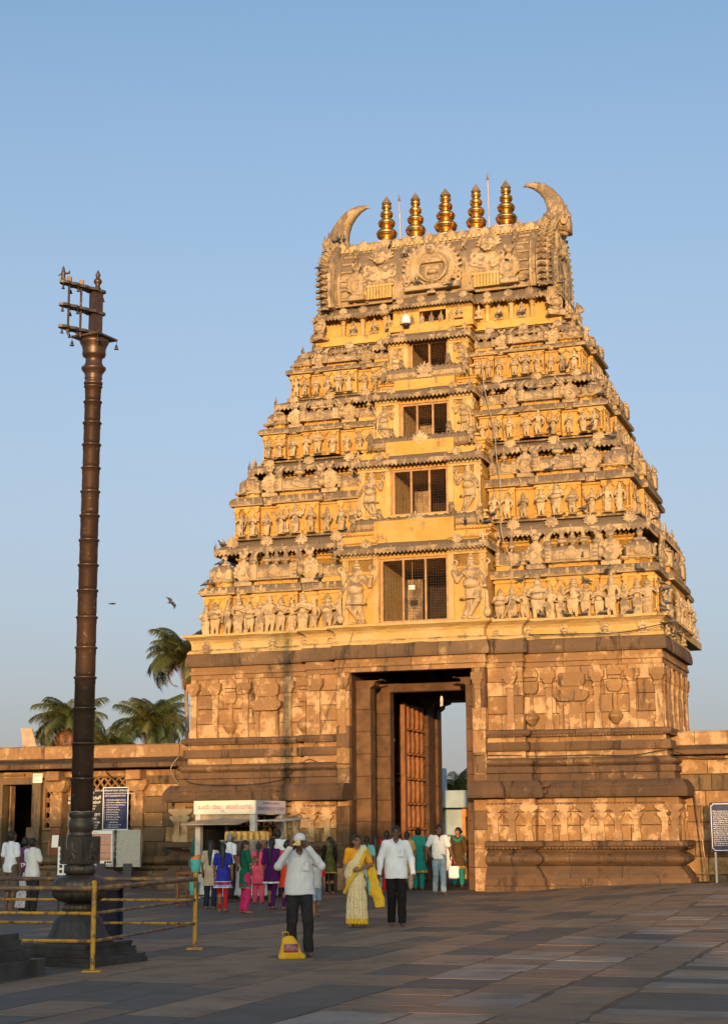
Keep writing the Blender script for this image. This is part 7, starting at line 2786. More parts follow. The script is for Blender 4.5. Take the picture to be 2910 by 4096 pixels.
def person(label, pos, yaw, H, garments, skin="skin_mid", hair="short", female=False, arms=None, feet=None, head=(0, 0), cap=None, moust=None, hq=0.0125, group=None, belly=0.0, rot_extra=0.0, hair_mat="hair_black"):
    """figure modelled in a 1.70 m frame facing -y, then scaled to H; person's right hand is on -x"""
    sc = H / 1.70
    x, y = pos
    root = empty("person", (x, y, gz(x, y) + 0.012), R(yaw), label, "person", group)
    root.scale = (sc, sc, sc)
    sw = 0.150 if female else 0.178
    hw_ = 0.092 if female else 0.085
    arms = arms or {}
    A = {}
    for s_, k in ((-1, 'r'), (1, 'l')):
        A[k] = arms.get(k, ((s_ * (sw + 0.065), 0.02, 1.13), (s_ * (sw + 0.075), -0.05, 0.89)))
    F = feet or {'r': (-0.095, 0.0, 0.0), 'l': (0.095, 0.0, 0.0)}
    fr = 0.0095 if hq < 0.011 else 0.0115
    P = [C((-hw_ * 0.6, 0, 0.92), (hw_ * 0.6, 0, 0.92), 0.105, 0.105, 0.95), C((0, 0, 0.95), (0, 0, 1.10), 0.115, 0.105 + belly, 0.75), C((0, 0, 1.10), (0, 0.0, 1.30), 0.11 + belly, 0.135, 0.68),
         C((-sw + 0.04, 0.01, 1.385), (sw - 0.04, 0.01, 1.385), 0.058, 0.058), C((0, 0.01, 1.38), (0, 0.0, 1.52), 0.060, 0.052)]
    for k, s_ in (('r', -1), ('l', 1)):
        e, w = np.array(A[k][0]), np.array(A[k][1])
        P += [C((s_ * sw, 0.01, 1.385), e, 0.052, 0.040), C(e, w, 0.041, 0.026)]
        fd = (w - e) / np.linalg.norm(w - e)
        nf = arms.get(k + 'n')
        td = arms.get(k + 't', (0, -1, 0))
        P += hand(w, arms.get(k + 'd', fd), td, fr, arms.get(k + 'c', 0.45), nf if nf is not None else (-s_ * 1.0, 0.0, 0.0))
        fx, fy, lift = F[k]
        kn = (fx * 0.95, fy * 0.45 - 0.03, 0.49 + lift * 0.3)
        an = (fx, fy + 0.03, 0.085 + lift)
        P += [C((s_ * hw_, 0, 0.90), kn, 0.085, 0.056), C(kn, (kn[0], kn[1] + 0.03, kn[2] - 0.14), 0.055, 0.054), C((kn[0], kn[1] + 0.03, kn[2] - 0.14), an, 0.052, 0.035),
              C((fx, fy + 0.05, 0.04 + lift), (fx * 1.15, fy - 0.11, 0.026 + lift * 0.5), 0.036, 0.026), C((fx * 1.1, fy - 0.08, 0.025 + lift * 0.5), (fx * 1.3, fy - 0.15, 0.02 + lift * 0.5), 0.026, 0.020)]
    # head (built upright, turned by head=(yaw, pitch))
    Rh = np.array((Matrix.Rotation(R(head[0]), 3, 'Z') @ Matrix.Rotation(R(head[1]), 3, 'X')))
    hc = np.array((0, -0.012, 1.585))

    def hp(p):
        return hc + Rh @ np.array(p, float)

    HP = [E(hp((0, 0.012, 0.015)), (0.072, 0.090, 0.098), Rh), E(hp((0, -0.015, -0.035)), (0.058, 0.068, 0.075), Rh), E(hp((0, -0.055, -0.088)), (0.028, 0.025, 0.022), Rh),
          C(hp((0, -0.082, 0.012)), hp((0, -0.105, -0.024)), 0.011, 0.016), E(hp((0, -0.075, -0.060)), (0.026, 0.016, 0.013), Rh), C(hp((-0.04, -0.072, 0.026)), hp((0.04, -0.072, 0.026)), 0.014),
          E(hp((-0.074, 0.012, -0.012)), (0.012, 0.02, 0.032), Rh), E(hp((0.074, 0.012, -0.012)), (0.012, 0.02, 0.032), Rh)]
    V, Q = sdf(P + HP, hq, 0.018)
    me = np_mesh("body", V, Q, (skin, "hair_black", "lip", "eye_white", moust or "hair_black"))
    n = len(me.polygons)
    c = np.empty(n * 3, np.float32)
    me.polygons.foreach_get("center", c)
    q = (c.reshape(-1, 3) - hc) @ Rh
    mi = np.zeros(n, np.int32)
    fx_, fz_ = q[:, 0], q[:, 2]
    front = (q[:, 1] < -0.045) & (np.abs(q[:, 2]) < 0.13)
    ax = np.abs(fx_)
    mi[front & (((ax - 0.031) / 0.019) ** 2 + ((fz_ - 0.002) / 0.0095) ** 2 < 1)] = 1
    mi[front & (ax > 0.012) & (ax < 0.056) & (np.abs(fz_ - 0.026 + 0.1 * (ax - 0.03)) < 0.0062)] = 1
    mi[front & (ax < 0.026) & (np.abs(fz_ + 0.061) < 0.0085)] = 2
    if moust:
        mi[front & (ax < 0.036) & (np.abs(fz_ + 0.046 + 0.15 * ax) < 0.0085)] = 4
    me.polygons.foreach_set("material_index", mi)
    put("body", me, root)
    # hair
    if hair:
        face = NEG(E(hp((0, -0.075, -0.028)), (0.064, 0.065, 0.085), Rh))
        hh = [E(hp((0, 0.018, 0.025)), (0.082, 0.100, 0.102), Rh), E(hp((0, 0.05, -0.02)), (0.076, 0.062, 0.08), Rh)]
        if hair == 'short':
            pr_ = hh + [face, NEG(B(hp((0, -0.09, -0.05)), (0.2, 0.09, 0.07), 0.0, Rh)), NEG(B(hp((0, 0.05, -0.13)), (0.2, 0.2, 0.05), 0.0, Rh))]
        else:
            pr_ = hh + [face, NEG(B(hp((0, -0.11, -0.06)), (0.2, 0.09, 0.08), 0.0, Rh))]
        if hair == 'bun':
            pr_.append(E(hp((0, 0.115, -0.01)), (0.045, 0.04, 0.045), Rh))
        if hair == 'braid':
            b0 = hp((0, 0.095, -0.05))
            pts = [b0, b0 + np.array((0, 0.04, -0.12)), np.array((0.01, 0.135, b0[2] - 0.28)), np.array((0.015, 0.14, b0[2] - 0.46))]
            for k in range(3):
                pr_.append(C(pts[k], pts[k + 1], 0.036 - 0.006 * k, 0.030 - 0.006 * k))
                for f in (0.2, 0.5, 0.8):
                    pr_.append(E(pts[k] + (pts[k + 1] - pts[k]) * f, (0.036 - 0.005 * k,) * 3))
        if hair == 'long':
            b0 = hp((0, 0.085, -0.03))
            pr_ += [C(b0, b0 + np.array((0, 0.03, -0.18)), 0.065, 0.060, 0.6), C(b0 + np.array((0, 0.03, -0.18)), b0 + np.array((0, 0.045, -0.45)), 0.058, 0.028, 0.6)]
        V, Q = sdf(pr_, 0.011, 0.012)
        put("hair", np_mesh("hair", V, Q, (hair_mat,)), root)
    if cap:
        V, Q = sdf([E(hp((0, 0.012, 0.045)), (0.088, 0.104, 0.088), Rh), E(hp((0, -0.10, 0.040)), (0.070, 0.060, 0.014), Rh), NEG(B(hp((0, 0.05, -0.08)), (0.2, 0.14, 0.10), 0.0, Rh)), NEG(E(hp((0, -0.01, -0.02)), (0.078, 0.088, 0.075), Rh))], 0.009, 0.008)
        put("cap", np_mesh("cap", V, Q, (cap,)), root)
    # garments
    for gi, g in enumerate(garments):
        k = g['kind']
        mats = g['mat'] if isinstance(g['mat'], tuple) else (g['mat'],)
        G, wr, pl, zm = [], g.get('wr', 0.0035), 0.0, 9.0
        h_ = max(hq, 0.011)
        if k in ('shirt', 'kurta', 'blouse'):
            hem = g['hem']
            fit = g.get('fit', 0.0)
            wz = 1.08
            rc, rw, rh = (0.158 + fit, 0.142 + fit + belly, 0.160 + fit + belly * 0.7) if not female else (0.145 + fit, 0.128 + fit, 0.152 + fit)
            sy_ = 0.72
            G += [C((0, 0, wz), (0, 0.0, 1.31), rw, rc, sy_), C((-sw + 0.05, 0.01, 1.375), (sw - 0.05, 0.01, 1.375), 0.078, 0.078, 0.95), C((0, 0.01, 1.40), (0, 0.005, 1.45), 0.078, 0.062)]
            if female and k != 'shirt':
                G += [E((-0.062, -0.085, 1.255), (0.065, 0.05, 0.06)), E((0.062, -0.085, 1.255), (0.065, 0.05, 0.06))]
            if k == 'blouse':
                G += [C((0, 0, 1.12), (0, 0, 1.2), rw - 0.004, rc - 0.01, sy_)]
            else:
                fl_ = g.get('flare', 0.0)
                G += [C((0, 0, 0.93), (0, 0, wz), rh, rw, sy_ + (0.06 if k == 'kurta' else 0)), C((-hw_ * 0.5, 0.01, 0.93), (hw_ * 0.5, 0.01, 0.93), 0.128 + belly * 0.5, 0.128 + belly * 0.5, 0.96)]
                if hem < 0.86:
                    G += [C((0, 0, hem - 0.02), (0, 0, 0.93), rh + 0.01 + fl_, rh, sy_ + 0.05)]
                if fl_ > 0.05:
                    pl, zm = 0.008, 0.95
            G.append(CUT(hem))
            G.append(NEG(C((0, -0.045, 1.47), (0, -0.20, 1.37 if g.get('vneck') else 1.43), 0.052, 0.03)))
            slv = g.get('sleeve', 'long')
            frac = {'long': 1.0, 'short': 0.0, 'elbow': 0.12, 'none': None, 'three': 0.55}[slv]
            if frac is not None:
                for kk, s_ in (('r', -1), ('l', 1)):
                    e, w = np.array(A[kk][0]), np.array(A[kk][1])
                    sh = np.array((s_ * sw, 0.01, 1.385))
                    if slv == 'short':
                        G += [C(sh, sh + (e - sh) * 0.72, 0.076, 0.066)]
                    else:
                        G += [C(sh, e, 0.076, 0.060), C(e, e + (w - e) * frac * 0.97, 0.060, 0.046 if frac > 0.5 else 0.055)]
                        if slv == 'long':
                            G += [C(e + (w - e) * 0.88, e + (w - e) * 0.98, 0.042, 0.043)]
        elif k in ('trousers', 'shorts', 'leggings', 'salwar'):
            end = g.get('end', 0.07)
            r0, r1, r2 = {'trousers': (0.105, 0.078, 0.070), 'shorts': (0.115, 0.105, 0.10), 'leggings': (0.092, 0.066, 0.045), 'salwar': (0.096, 0.090, 0.066)}[k]
            und = 0.014 if k in ('leggings', 'salwar') else 0.0
            G += [C((-hw_ * 0.5, 0, 0.94), (hw_ * 0.5, 0, 0.94), 0.125 - und + belly * 0.5, 0.125 - und + belly * 0.5, 0.92 if not und else 0.85), C((0, 0, 0.96), (0, 0, 1.05), 0.138 - und + belly * 0.6, 0.128 - und + belly, 0.74)]
            for kk, s_ in (('r', -1), ('l', 1)):
                fx, fy, lift = F[kk]
                kn = np.array((fx * 0.95, fy * 0.45 - 0.03, 0.49 + lift * 0.3))
                an = np.array((fx, fy + 0.035, 0.075 + lift))
                G += [C((s_ * hw_, 0, 0.90), kn, r0, r1)]
                if end < 0.4:
                    G += [C(kn, an, r1, r2)]
            G.append(CUT(end))
            wr = g.get('wr', 0.003)
        elif k == 'skirt':
            G += [C((0, 0, g['hem'] - 0.02), (0, 0, 0.80), g.get('r', 0.20), 0.168, 0.85), C((0, 0, 0.80), (0, 0, 1.04), 0.172, 0.138, 0.82), CUT(g['hem'])]
            pl, zm = g.get('pleat', 0.011), 0.95
        elif k == 'prims':
            G, wr = g['prims'], g.get('wr', 0.002)
            h_ = g.get('h', h_)
        V, Q = sdf(G, h_, g.get('k', 0.02))
        gm = np_mesh(g.get('name', k), V, Q, mats)
        if wr or pl:
            wrinkle(gm, wr * 1.5, ph=len(label) % 17 + gi, pleat=pl, zmax=zm)
        if 'zones' in g:
            zones(gm, g['zones'])
        put(g.get('name', k), gm, root)
    return root


white_c = cloth("white_cotton", (0.66, 0.69, 0.76), 0.05)
off_w = cloth("offwhite_cotton", (0.62, 0.62, 0.62), 0.05)
stripe_w = striped_cloth("pinstripe_cotton", (0.64, 0.66, 0.71), (0.42, 0.43, 0.46), 0.018)
dk_tr = cloth("dark_trousers", (0.022, 0.022, 0.026), 0.2)
bk_tr = cloth("black_trousers", (0.012, 0.011, 0.012), 0.2)
jeans = cloth("light_denim", (0.20, 0.27, 0.34), 0.2)
dk_jn = cloth("dark_denim", (0.016, 0.024, 0.042), 0.2)
beige = cloth("beige_cotton", (0.42, 0.33, 0.23), 0.08)
royal = cloth("royal_blue", (0.022, 0.03, 0.30), 0.12)
silver = cloth("silver_trim", (0.55, 0.55, 0.56), 0.3, 0.35)
plumt = cloth("plum_trim", (0.25, 0.03, 0.09), 0.4)
red_c = cloth("red_cotton", (0.40, 0.012, 0.02), 0.12)
green_c = cloth("emerald_cloth", (0.006, 0.10, 0.055), 0.12)
pink_c = cloth("hot_pink", (0.46, 0.022, 0.11), 0.12)
pink2 = cloth("salmon_pink", (0.60, 0.075, 0.13), 0.12)
purp = cloth("deep_purple", (0.06, 0.008, 0.085), 0.15)
teal_c = cloth("teal_cotton", (0.015, 0.20, 0.19), 0.12)
olive = cloth("olive_silk", (0.07, 0.075, 0.018), 0.35)
orange_r = cloth("orange_red", (0.62, 0.05, 0.015), 0.12)
gold_tr = cloth("gold_trim", (0.33, 0.20, 0.05), 0.4)
cyan_c = cloth("pale_teal", (0.14, 0.38, 0.38), 0.12)
brownp = pattern_cloth("brown_print", (0.062, 0.038, 0.015), (0.16, 0.06, 0.02), 30, 0.22)
saree_c = pattern_cloth("cream_saree", (0.62, 0.52, 0.31), (0.55, 0.26, 0.09), 24, 0.22)
yel_b = cloth("yellow_border", (0.62, 0.38, 0.03), 0.12)
marig = cloth("marigold_blouse", (0.72, 0.30, 0.02), 0.08)
brn_sh = cloth("brown_shirt", (0.10, 0.065, 0.05), 0.12)
grey_t = cloth("grey_tee", (0.42, 0.40, 0.43), 0.06)
mauve = cloth("mauve_sari", (0.14, 0.04, 0.12), 0.25)
whitep = pattern_cloth("white_flower_print", (0.70, 0.66, 0.69), (0.20, 0.04, 0.16), 7, 0.16)
khaki = cloth("grey_brown_shorts", (0.11, 0.085, 0.068), 0.2)
dkpur = pattern_cloth("dark_purple_print", (0.05, 0.012, 0.05), (0.14, 0.03, 0.04), 18, 0.2)
gold_cam = plain("gold_plastic", (0.60, 0.42, 0.12), 0.3, 0.1, metal=0.5)
WALK = {'r': (-0.08, -0.16, 0.0), 'l': (0.08, 0.13, 0.02)}
WALK2 = {'r': (-0.08, 0.14, 0.02), 'l': (0.085, -0.16, 0.0)}

# the man taking a picture
cm_root = person("man in pinstriped white shirt and white cap raising a compact camera to his eye", (-0.885, 22.0), 2, 1.575,
       [dict(kind='trousers', mat=dk_tr, end=0.055), dict(kind='shirt', mat=stripe_w, hem=0.85, fit=0.030, sleeve='long', wr=0.0045, vneck=True)],
       skin="skin_dark", hair='short', hair_mat="hair_grey", cap="offwhite_cotton", moust="hair_grey", hq=0.0092, belly=0.03,
       arms={'r': ((-0.30, -0.13, 1.25), (-0.135, -0.255, 1.505)), 'l': ((0.31, -0.13, 1.25), (0.125, -0.235, 1.50)),
             'rd': (0.35, -0.25, 0.9), 'ld': (-0.55, -0.2, 0.8), 'rt': (0.6, 0.3, -0.1), 'lt': (-0.4, 0.5, -0.5), 'rc': 1.1, 'lc': 1.0, 'rn': (0.6, 0.2, -0.4), 'ln': (-0.8, -0.2, -0.3)},
       feet={'r': (-0.115, 0.05, 0), 'l': (0.125, -0.06, 0)}, head=(-6, 4))
for nm, prm, mt in (("collar", [C((-0.075, -0.055, 1.455), (-0.02, -0.125, 1.385), 0.016, 0.012), C((0.075, -0.055, 1.455), (0.02, -0.125, 1.385), 0.016, 0.012), C((-0.075, -0.04, 1.455), (-0.06, 0.05, 1.47), 0.018), C((0.075, -0.04, 1.455), (0.06, 0.05, 1.47), 0.018)], "pinstripe_cotton"),
                     ("pocket", [B((0.085, -0.158, 1.235), (0.042, 0.004, 0.052), 0.004)], "pinstripe_cotton"), ("pen", [C((0.065, -0.170, 1.255), (0.066, -0.168, 1.31), 0.005)], "board_blue")):
    put(nm, carve(nm, prm, 0.0075, mt, 0.008), cm_root)
ca = empty("compact_camera", (0, 0, 0), R(-4), "small gold compact camera held up by the man in the white cap", "camera")
sc_ = 1.575 / 1.7
ca.location = (-0.885 - 0.035 * sc_, 22.0 - 0.275 * sc_, 1.575 * sc_ + 0.012)
mb = MB()
mb.cbox(-0.055, 0.055, -0.014, 0.014, -0.032, 0.032, 0.004)
mb.build("camera_body", "gold_plastic", ca)
mb = MB()
mb.v, mb.f, mb.mi = [], [], []
mb.tube([(0.012, -0.014, 0), (0.012, -0.030, 0)], [0.022, 0.019], 16)
mb.build("lens", "steel_grey", ca, smooth=False)

# printed yellow bag at his feet
bagp = [C((-0.17, 0, 0.03), (0.19, 0.02, 0.03), 0.05, 0.05, 1.2), C((-0.10, 0.02, 0.05), (-0.05, 0.03, 0.26), 0.12, 0.10, 0.75), C((0.06, 0.02, 0.05), (-0.02, 0.03, 0.24), 0.13, 0.09, 0.75), C((-0.12, 0.03, 0.30), (0.0, 0.03, 0.31), 0.05, 0.055, 0.6), E((-0.02, 0.02, 0.14), (0.17, 0.10, 0.15)),
        CUT(0.0)]
cloth("bag_yellow", (0.62, 0.36, 0.02), 0.1, 0.45)
cloth("bag_red", (0.32, 0.02, 0.04), 0.15, 0.45)
cloth("bag_print", (0.22, 0.10, 0.12), 0.6, 0.45)
V, Q = sdf(bagp, 0.012, 0.04)
bm_ = np_mesh("bag", V, Q, ("bag_yellow", "bag_red", "bag_print"))
wrinkle(bm_, 0.004, (22, 14, 18))
n = len(bm_.polygons)
c = np.empty(n * 3, np.float32)
bm_.polygons.foreach_get("center", c)
c = c.reshape(-1, 3)
nn = np.empty(n * 3, np.float32)
bm_.polygons.foreach_get("normal", nn)
nn = nn.reshape(-1, 3)
mi = np.zeros(n, np.int32)
fr_m = (nn[:, 1] < -0.25) & (np.abs(c[:, 0] + 0.02) < 0.125)
mi[fr_m & (c[:, 2] > 0.105) & (c[:, 2] < 0.145)] = 1
mi[fr_m & (c[:, 2] >= 0.145) & (c[:, 2] < 0.245)] = 2
bm_.polygons.foreach_set("material_index", mi)
bag = empty("shopping_bag", (-0.965, 21.5, 0.012), R(8), "bulging yellow printed plastic shopping bag on the paving at the photographer's feet", "bag")
put("bag_body", bm_, bag, (0, 0, 0), 0, (0.86, 0.9, 0.86))
bag.scale = (0.88, 0.88, 0.88)
mb = MB()
mb.tube([(-0.13, 0.02, 0.32), (-0.14, 0.02, 0.37), (-0.09, 0.02, 0.385), (-0.05, 0.02, 0.37), (-0.05, 0.02, 0.33)], 0.008, 6)
mb.build("handle", "bag_yellow", bag, smooth=True)

# woman in the cream sari
person("woman in cream flowered sari with yellow border walking beside the man in white shirt", (-0.16, 28.2), -8, 1.54,
       [dict(kind='skirt', mat=(saree_c, yel_b), hem=0.06, r=0.205, pleat=0.013, name='sari_skirt', zones=[(0.155, 1), (9, 0)]),
        dict(kind='blouse', mat=marig, hem=1.06, sleeve='short', name='blouse'),
        dict(kind='prims', name='sari_drape', mat=saree_c, wr=0.005, prims=[C((-0.10, -0.05, 0.98), (0.02, -0.075, 1.20), 0.135, 0.125, 0.7), C((0.0, -0.075, 1.18), (0.125, -0.03, 1.42), 0.115, 0.075, 0.72), C((0.13, -0.02, 1.43), (0.14, 0.08, 1.36), 0.07, 0.07), C((-0.02, 0.0, 0.80), (-0.02, -0.0, 1.03), 0.18, 0.155, 0.8)]),
        dict(kind='prims', name='sari_border', mat=yel_b, wr=0.002, h=0.011, prims=[C((-0.22, -0.09, 0.64), (-0.10, -0.165, 0.86), 0.032, 0.034, 0.8), C((-0.10, -0.165, 0.86), (0.06, -0.165, 1.08), 0.034, 0.034, 0.8), C((0.06, -0.165, 1.08), (0.155, -0.115, 1.30), 0.034, 0.034, 0.8), C((0.155, -0.115, 1.30), (0.185, -0.02, 1.44), 0.034, 0.03)]),
        dict(kind='prims', name='sari_fall', mat=yel_b, wr=0.008, prims=[C((0.18, 0.08, 1.36), (0.27, 0.10, 1.00), 0.06, 0.085, 0.45), C((0.27, 0.10, 1.00), (0.36, 0.07, 0.62), 0.085, 0.10, 0.30), C((0.36, 0.07, 0.62), (0.43, 0.05, 0.40), 0.10, 0.105, 0.28), CUT(0.36)])],
       hair='bun', female=True, hq=0.0095, head=(30, -3),
       arms={'r': ((-0.215, 0.03, 1.12), (-0.275, -0.02, 0.86)), 'l': ((0.265, 0.05, 1.14), (0.09, -0.19, 1.06)), 'ld': (-1, -0.15, -0.1), 'lt': (0, -0.2, 1), 'lc': 0.6, 'ln': (0, 0.8, -0.4)},
       feet={'r': (-0.09, -0.06, 0), 'l': (0.12, 0.10, 0.03)})

# man in the white shirt
mw = person("man in plain white shirt and black trousers walking towards the camera", (0.515, 28.5), 4, 1.685,
       [dict(kind='trousers', mat=bk_tr, end=0.05), dict(kind='shirt', mat=white_c, hem=0.80, fit=0.018, sleeve='long', vneck=True, wr=0.004)],
       skin="skin_dark", moust="hair_black", hq=0.0095, belly=0.025, feet={'r': (-0.08, 0.08, 0.0), 'l': (0.09, -0.14, 0.0)},
       arms={'r': ((-0.27, 0.03, 1.14), (-0.30, -0.04, 0.88)), 'l': ((0.27, 0.02, 1.14), (0.29, -0.08, 0.89))})
for nm, prm, mt in (("collar", [C((-0.075, -0.055, 1.455), (-0.025, -0.125, 1.385), 0.016, 0.012), C((0.075, -0.055, 1.455), (0.025, -0.125, 1.385), 0.016, 0.012), C((-0.075, -0.04, 1.455), (-0.06, 0.05, 1.47), 0.018), C((0.075, -0.04, 1.455), (0.06, 0.05, 1.47), 0.018)], "white_cotton"),
                    ("pocket", [B((0.08, -0.146, 1.22), (0.042, 0.004, 0.052), 0.004)], "white_cotton"), ("pen", [C((0.06, -0.156, 1.235), (0.061, -0.154, 1.29), 0.005)], "board_black")):
    put(nm, carve(nm, prm, 0.0075, mt, 0.008), mw)

# small boy
person("small boy in grey T-shirt with red sleeves and blue shorts behind the photographer", (-0.965, 31.6), 15, 1.11,
       [dict(kind='shorts', mat=jeans, end=0.46), dict(kind='shirt', mat=(grey_t,), hem=0.82, fit=0.02, sleeve='short'),
        dict(kind='prims', name='red_sleeve', mat=red_c, prims=[C((0.215, 0.012, 1.30), (0.232, 0.014, 1.20), 0.073, 0.074), C((-0.215, 0.012, 1.30), (-0.232, 0.014, 1.20), 0.073, 0.074)])],
       skin="skin_mid", hair='short', head=(20, -5), feet=WALK)

# man in polo shirt with a carrier bag
pm_root = person("bearded man in white polo shirt and light jeans carrying a white bag", (1.84, 41.7), 8, 1.72,
       [dict(kind='trousers', mat=jeans, end=0.07), dict(kind='shirt', mat=off_w, hem=0.86, fit=0.012, sleeve='short', vneck=True), dict(kind='prims', name='dark_collar', mat=dk_jn, prims=[T((0, 0.0, 1.455), 0.068, 0.016, 2), C((0, -0.13, 1.32), (0, -0.07, 1.44), 0.012)])],
       skin="skin_dark", moust="hair_black", head=(20, 8), feet=WALK2, belly=0.02,
       arms={'r': ((-0.30, 0.04, 1.15), (-0.24, -0.10, 0.97)), 'l': ((0.27, -0.02, 1.13), (0.34, -0.12, 0.88))})
wb = empty("carrier_bag", (1.84 + 0.355, 41.7 - 0.16, 0.37), R(10), "white carrier bag hanging from the hand of the man in polo shirt", "bag")
V, Q = sdf([C((-0.10, 0, 0.05), (0.10, 0, 0.05), 0.06, 0.06, 1.0), C((-0.10, 0, 0.36), (0.10, 0, 0.36), 0.03, 0.03, 0.8), B((0, 0, 0.2), (0.13, 0.05, 0.15), 0.02), CUTX(0.385)], 0.012, 0.03)
g_ = np_mesh("bag_body", V, Q, ("paper",))
wrinkle(g_, 0.005, (20, 14, 15))
put("bag_body", g_, wb, (0, 0, 0.04), 0, (0.85, 0.85, 0.8))
mb = MB()
mb.tube([(-0.07, 0.0, 0.32), (-0.03, 0.0, 0.46), (0.0, 0.01, 0.50), (0.03, 0.0, 0.46), (0.07, 0.0, 0.32)], 0.007, 6)
mb.build("handle", "letter_magenta", wb, smooth=True)

person("woman in dark brown printed kurta with teal scarf standing in the gate passage", (2.62, 47.0), -10, 1.66,
       [dict(kind='salwar', mat=teal_c, end=0.07), dict(kind='kurta', mat=(brownp, gold_tr), hem=0.52, flare=0.05, fit=0.02, sleeve='three', zones=[(0.60, 1), (9, 0)]),
        dict(kind='prims', name='scarf', mat=teal_c, wr=0.004, prims=[C((-0.13, -0.01, 1.44), (-0.09, -0.11, 1.36), 0.035), C((-0.09, -0.11, 1.36), (0.0, -0.145, 1.31), 0.040), C((0.0, -0.145, 1.31), (0.09, -0.11, 1.36), 0.040), C((0.09, -0.11, 1.36), (0.13, -0.01, 1.44), 0.035), C((0.16, 0.06, 1.40), (0.19, 0.08, 0.75), 0.04, 0.05, 0.5)])],
       hair='bun', female=True, head=(-55, 0))
person("woman in teal tunic with gold hem seen from behind in the gateway", (1.42, 44.9), 178, 1.66,
       [dict(kind='salwar', mat=teal_c, end=0.07), dict(kind='kurta', mat=(teal_c, gold_tr), hem=0.47, flare=0.09, fit=0.012, sleeve='short', zones=[(0.535, 1), (9, 0)])], hair='bun', female=True)
person("girl in olive dress with black sleeves standing by the left jamb of the gate", (-0.94, 42.3), -150, 1.44,
       [dict(kind='leggings', mat=bk_tr), dict(kind='kurta', mat=(olive, gold_tr), hem=0.62, flare=0.11, fit=0.005, sleeve='none', zones=[(0.66, 1), (9, 0)]),
        dict(kind='prims', name='sleeve', mat=bk_tr, prims=[C((-0.15, 0.01, 1.385), (-0.215, 0.02, 1.13), 0.07, 0.056), C((-0.215, 0.02, 1.13), (-0.223, -0.05, 0.90), 0.056, 0.042), C((0.15, 0.01, 1.385), (0.215, 0.02, 1.13), 0.07, 0.056), C((0.215, 0.02, 1.13), (0.223, -0.05, 0.90), 0.056, 0.042)])],
       hair='long', female=True, head=(35, 0))
person("girl in beige tunic and dark jeans with long black hair, leftmost at the kiosk", (-3.28, 34.9), 172, 1.41,
       [dict(kind='trousers', mat=dk_jn), dict(kind='kurta', mat=beige, hem=0.58, flare=0.03, fit=0.01, sleeve='short'), dict(kind='prims', name='scarf', mat=white_c, prims=[C((-0.09, 0.02, 1.44), (-0.10, 0.14, 1.30), 0.035), C((-0.10, 0.14, 1.30), (-0.13, 0.13, 0.75), 0.035, 0.045, 0.5)])],
       hair='long', female=True)
person("girl in royal blue dress with silver hem bands and red leggings at the kiosk", (-2.90, 33.5), 180, 1.37,
       [dict(kind='leggings', mat=red_c, end=0.08), dict(kind='kurta', mat=(royal, silver, plumt), hem=0.60, flare=0.085, fit=0.005, sleeve='short', zones=[(0.63, 1), (0.655, 0), (0.67, 1), (0.685, 0), (0.745, 2), (0.76, 1), (9, 0)])],
       hair='long', female=True, feet=WALK2)
person("girl in emerald green tunic and hot pink leggings turning sideways at the kiosk", (-2.42, 33.1), 115, 1.42,
       [dict(kind='salwar', mat=pink_c, end=0.05), dict(kind='kurta', mat=(green_c, gold_tr, plumt), hem=0.58, flare=0.045, fit=0.0, sleeve='short', zones=[(0.605, 1), (0.65, 0), (0.685, 2), (9, 0)])],
       hair='long', female=True, arms={'r': ((-0.22, -0.06, 1.13), (-0.10, -0.22, 1.22)), 'l': ((0.21, -0.02, 1.12), (0.15, -0.2, 1.25))}, head=(-35, 0))
person("girl in salmon pink dress and trousers with her back turned at the kiosk", (-2.42, 37.2), 175, 1.34,
       [dict(kind='salwar', mat=pink2, end=0.06), dict(kind='kurta', mat=pink2, hem=0.55, flare=0.05, fit=0.02, sleeve='elbow')], hair='braid', female=True)
person("girl in deep purple dress with white hem stepping away from the kiosk", (-1.97, 34.6), 165, 1.45,
       [dict(kind='leggings', mat=purp, end=0.06), dict(kind='kurta', mat=(purp, silver), hem=0.62, flare=0.07, fit=0.01, sleeve='elbow', zones=[(0.665, 1), (9, 0)])], hair='braid', female=True, feet=WALK2)
person("girl in orange-red dress half hidden behind the man with the camera", (-1.63, 34.4), 150, 1.41,
       [dict(kind='leggings', mat=purp, end=0.06), dict(kind='kurta', mat=orange_r, hem=0.55, flare=0.07, fit=0.02, sleeve='elbow')], hair='bun', female=True, head=(-20, 0))
person("man in white shirt bending to the kiosk's side counter", (-2.10, 39.3), 170, 1.63,
       [dict(kind='trousers', mat=dk_tr), dict(kind='shirt', mat=white_c, hem=0.86, fit=0.01, sleeve='short')], skin="skin_dark")
person("grey-haired snack seller in white shirt behind the glazed cart", (-3.15, 38.3), 125, 1.55,
       [dict(kind='trousers', mat=dk_tr), dict(kind='shirt', mat=white_c, hem=0.86, fit=0.01, sleeve='short')], skin="skin_dark", hair_mat="hair_grey", moust="hair_grey")
person("man in brown shirt tending the inside of the kiosk", (-3.3, 40.9), 150, 1.60,
       [dict(kind='trousers', mat=dk_tr), dict(kind='shirt', mat=brn_sh, hem=0.86, fit=0.01, sleeve='short')], skin="skin_dark")
person("girl in pale teal dress with tied hair entering the gate behind the sari", (0.02, 40.2), 178, 1.46,
       [dict(kind='salwar', mat=cyan_c), dict(kind='kurta', mat=cyan_c, hem=0.55, flare=0.07, fit=0.01, sleeve='short')], hair='braid', female=True)
person("girl in dark patterned dress with long plait entering the gate", (0.24, 41.0), 178, 1.47,
       [dict(kind='salwar', mat=cyan_c), dict(kind='kurta', mat=brownp, hem=0.55, flare=0.06, fit=0.01, sleeve='elbow')], hair='long', female=True)
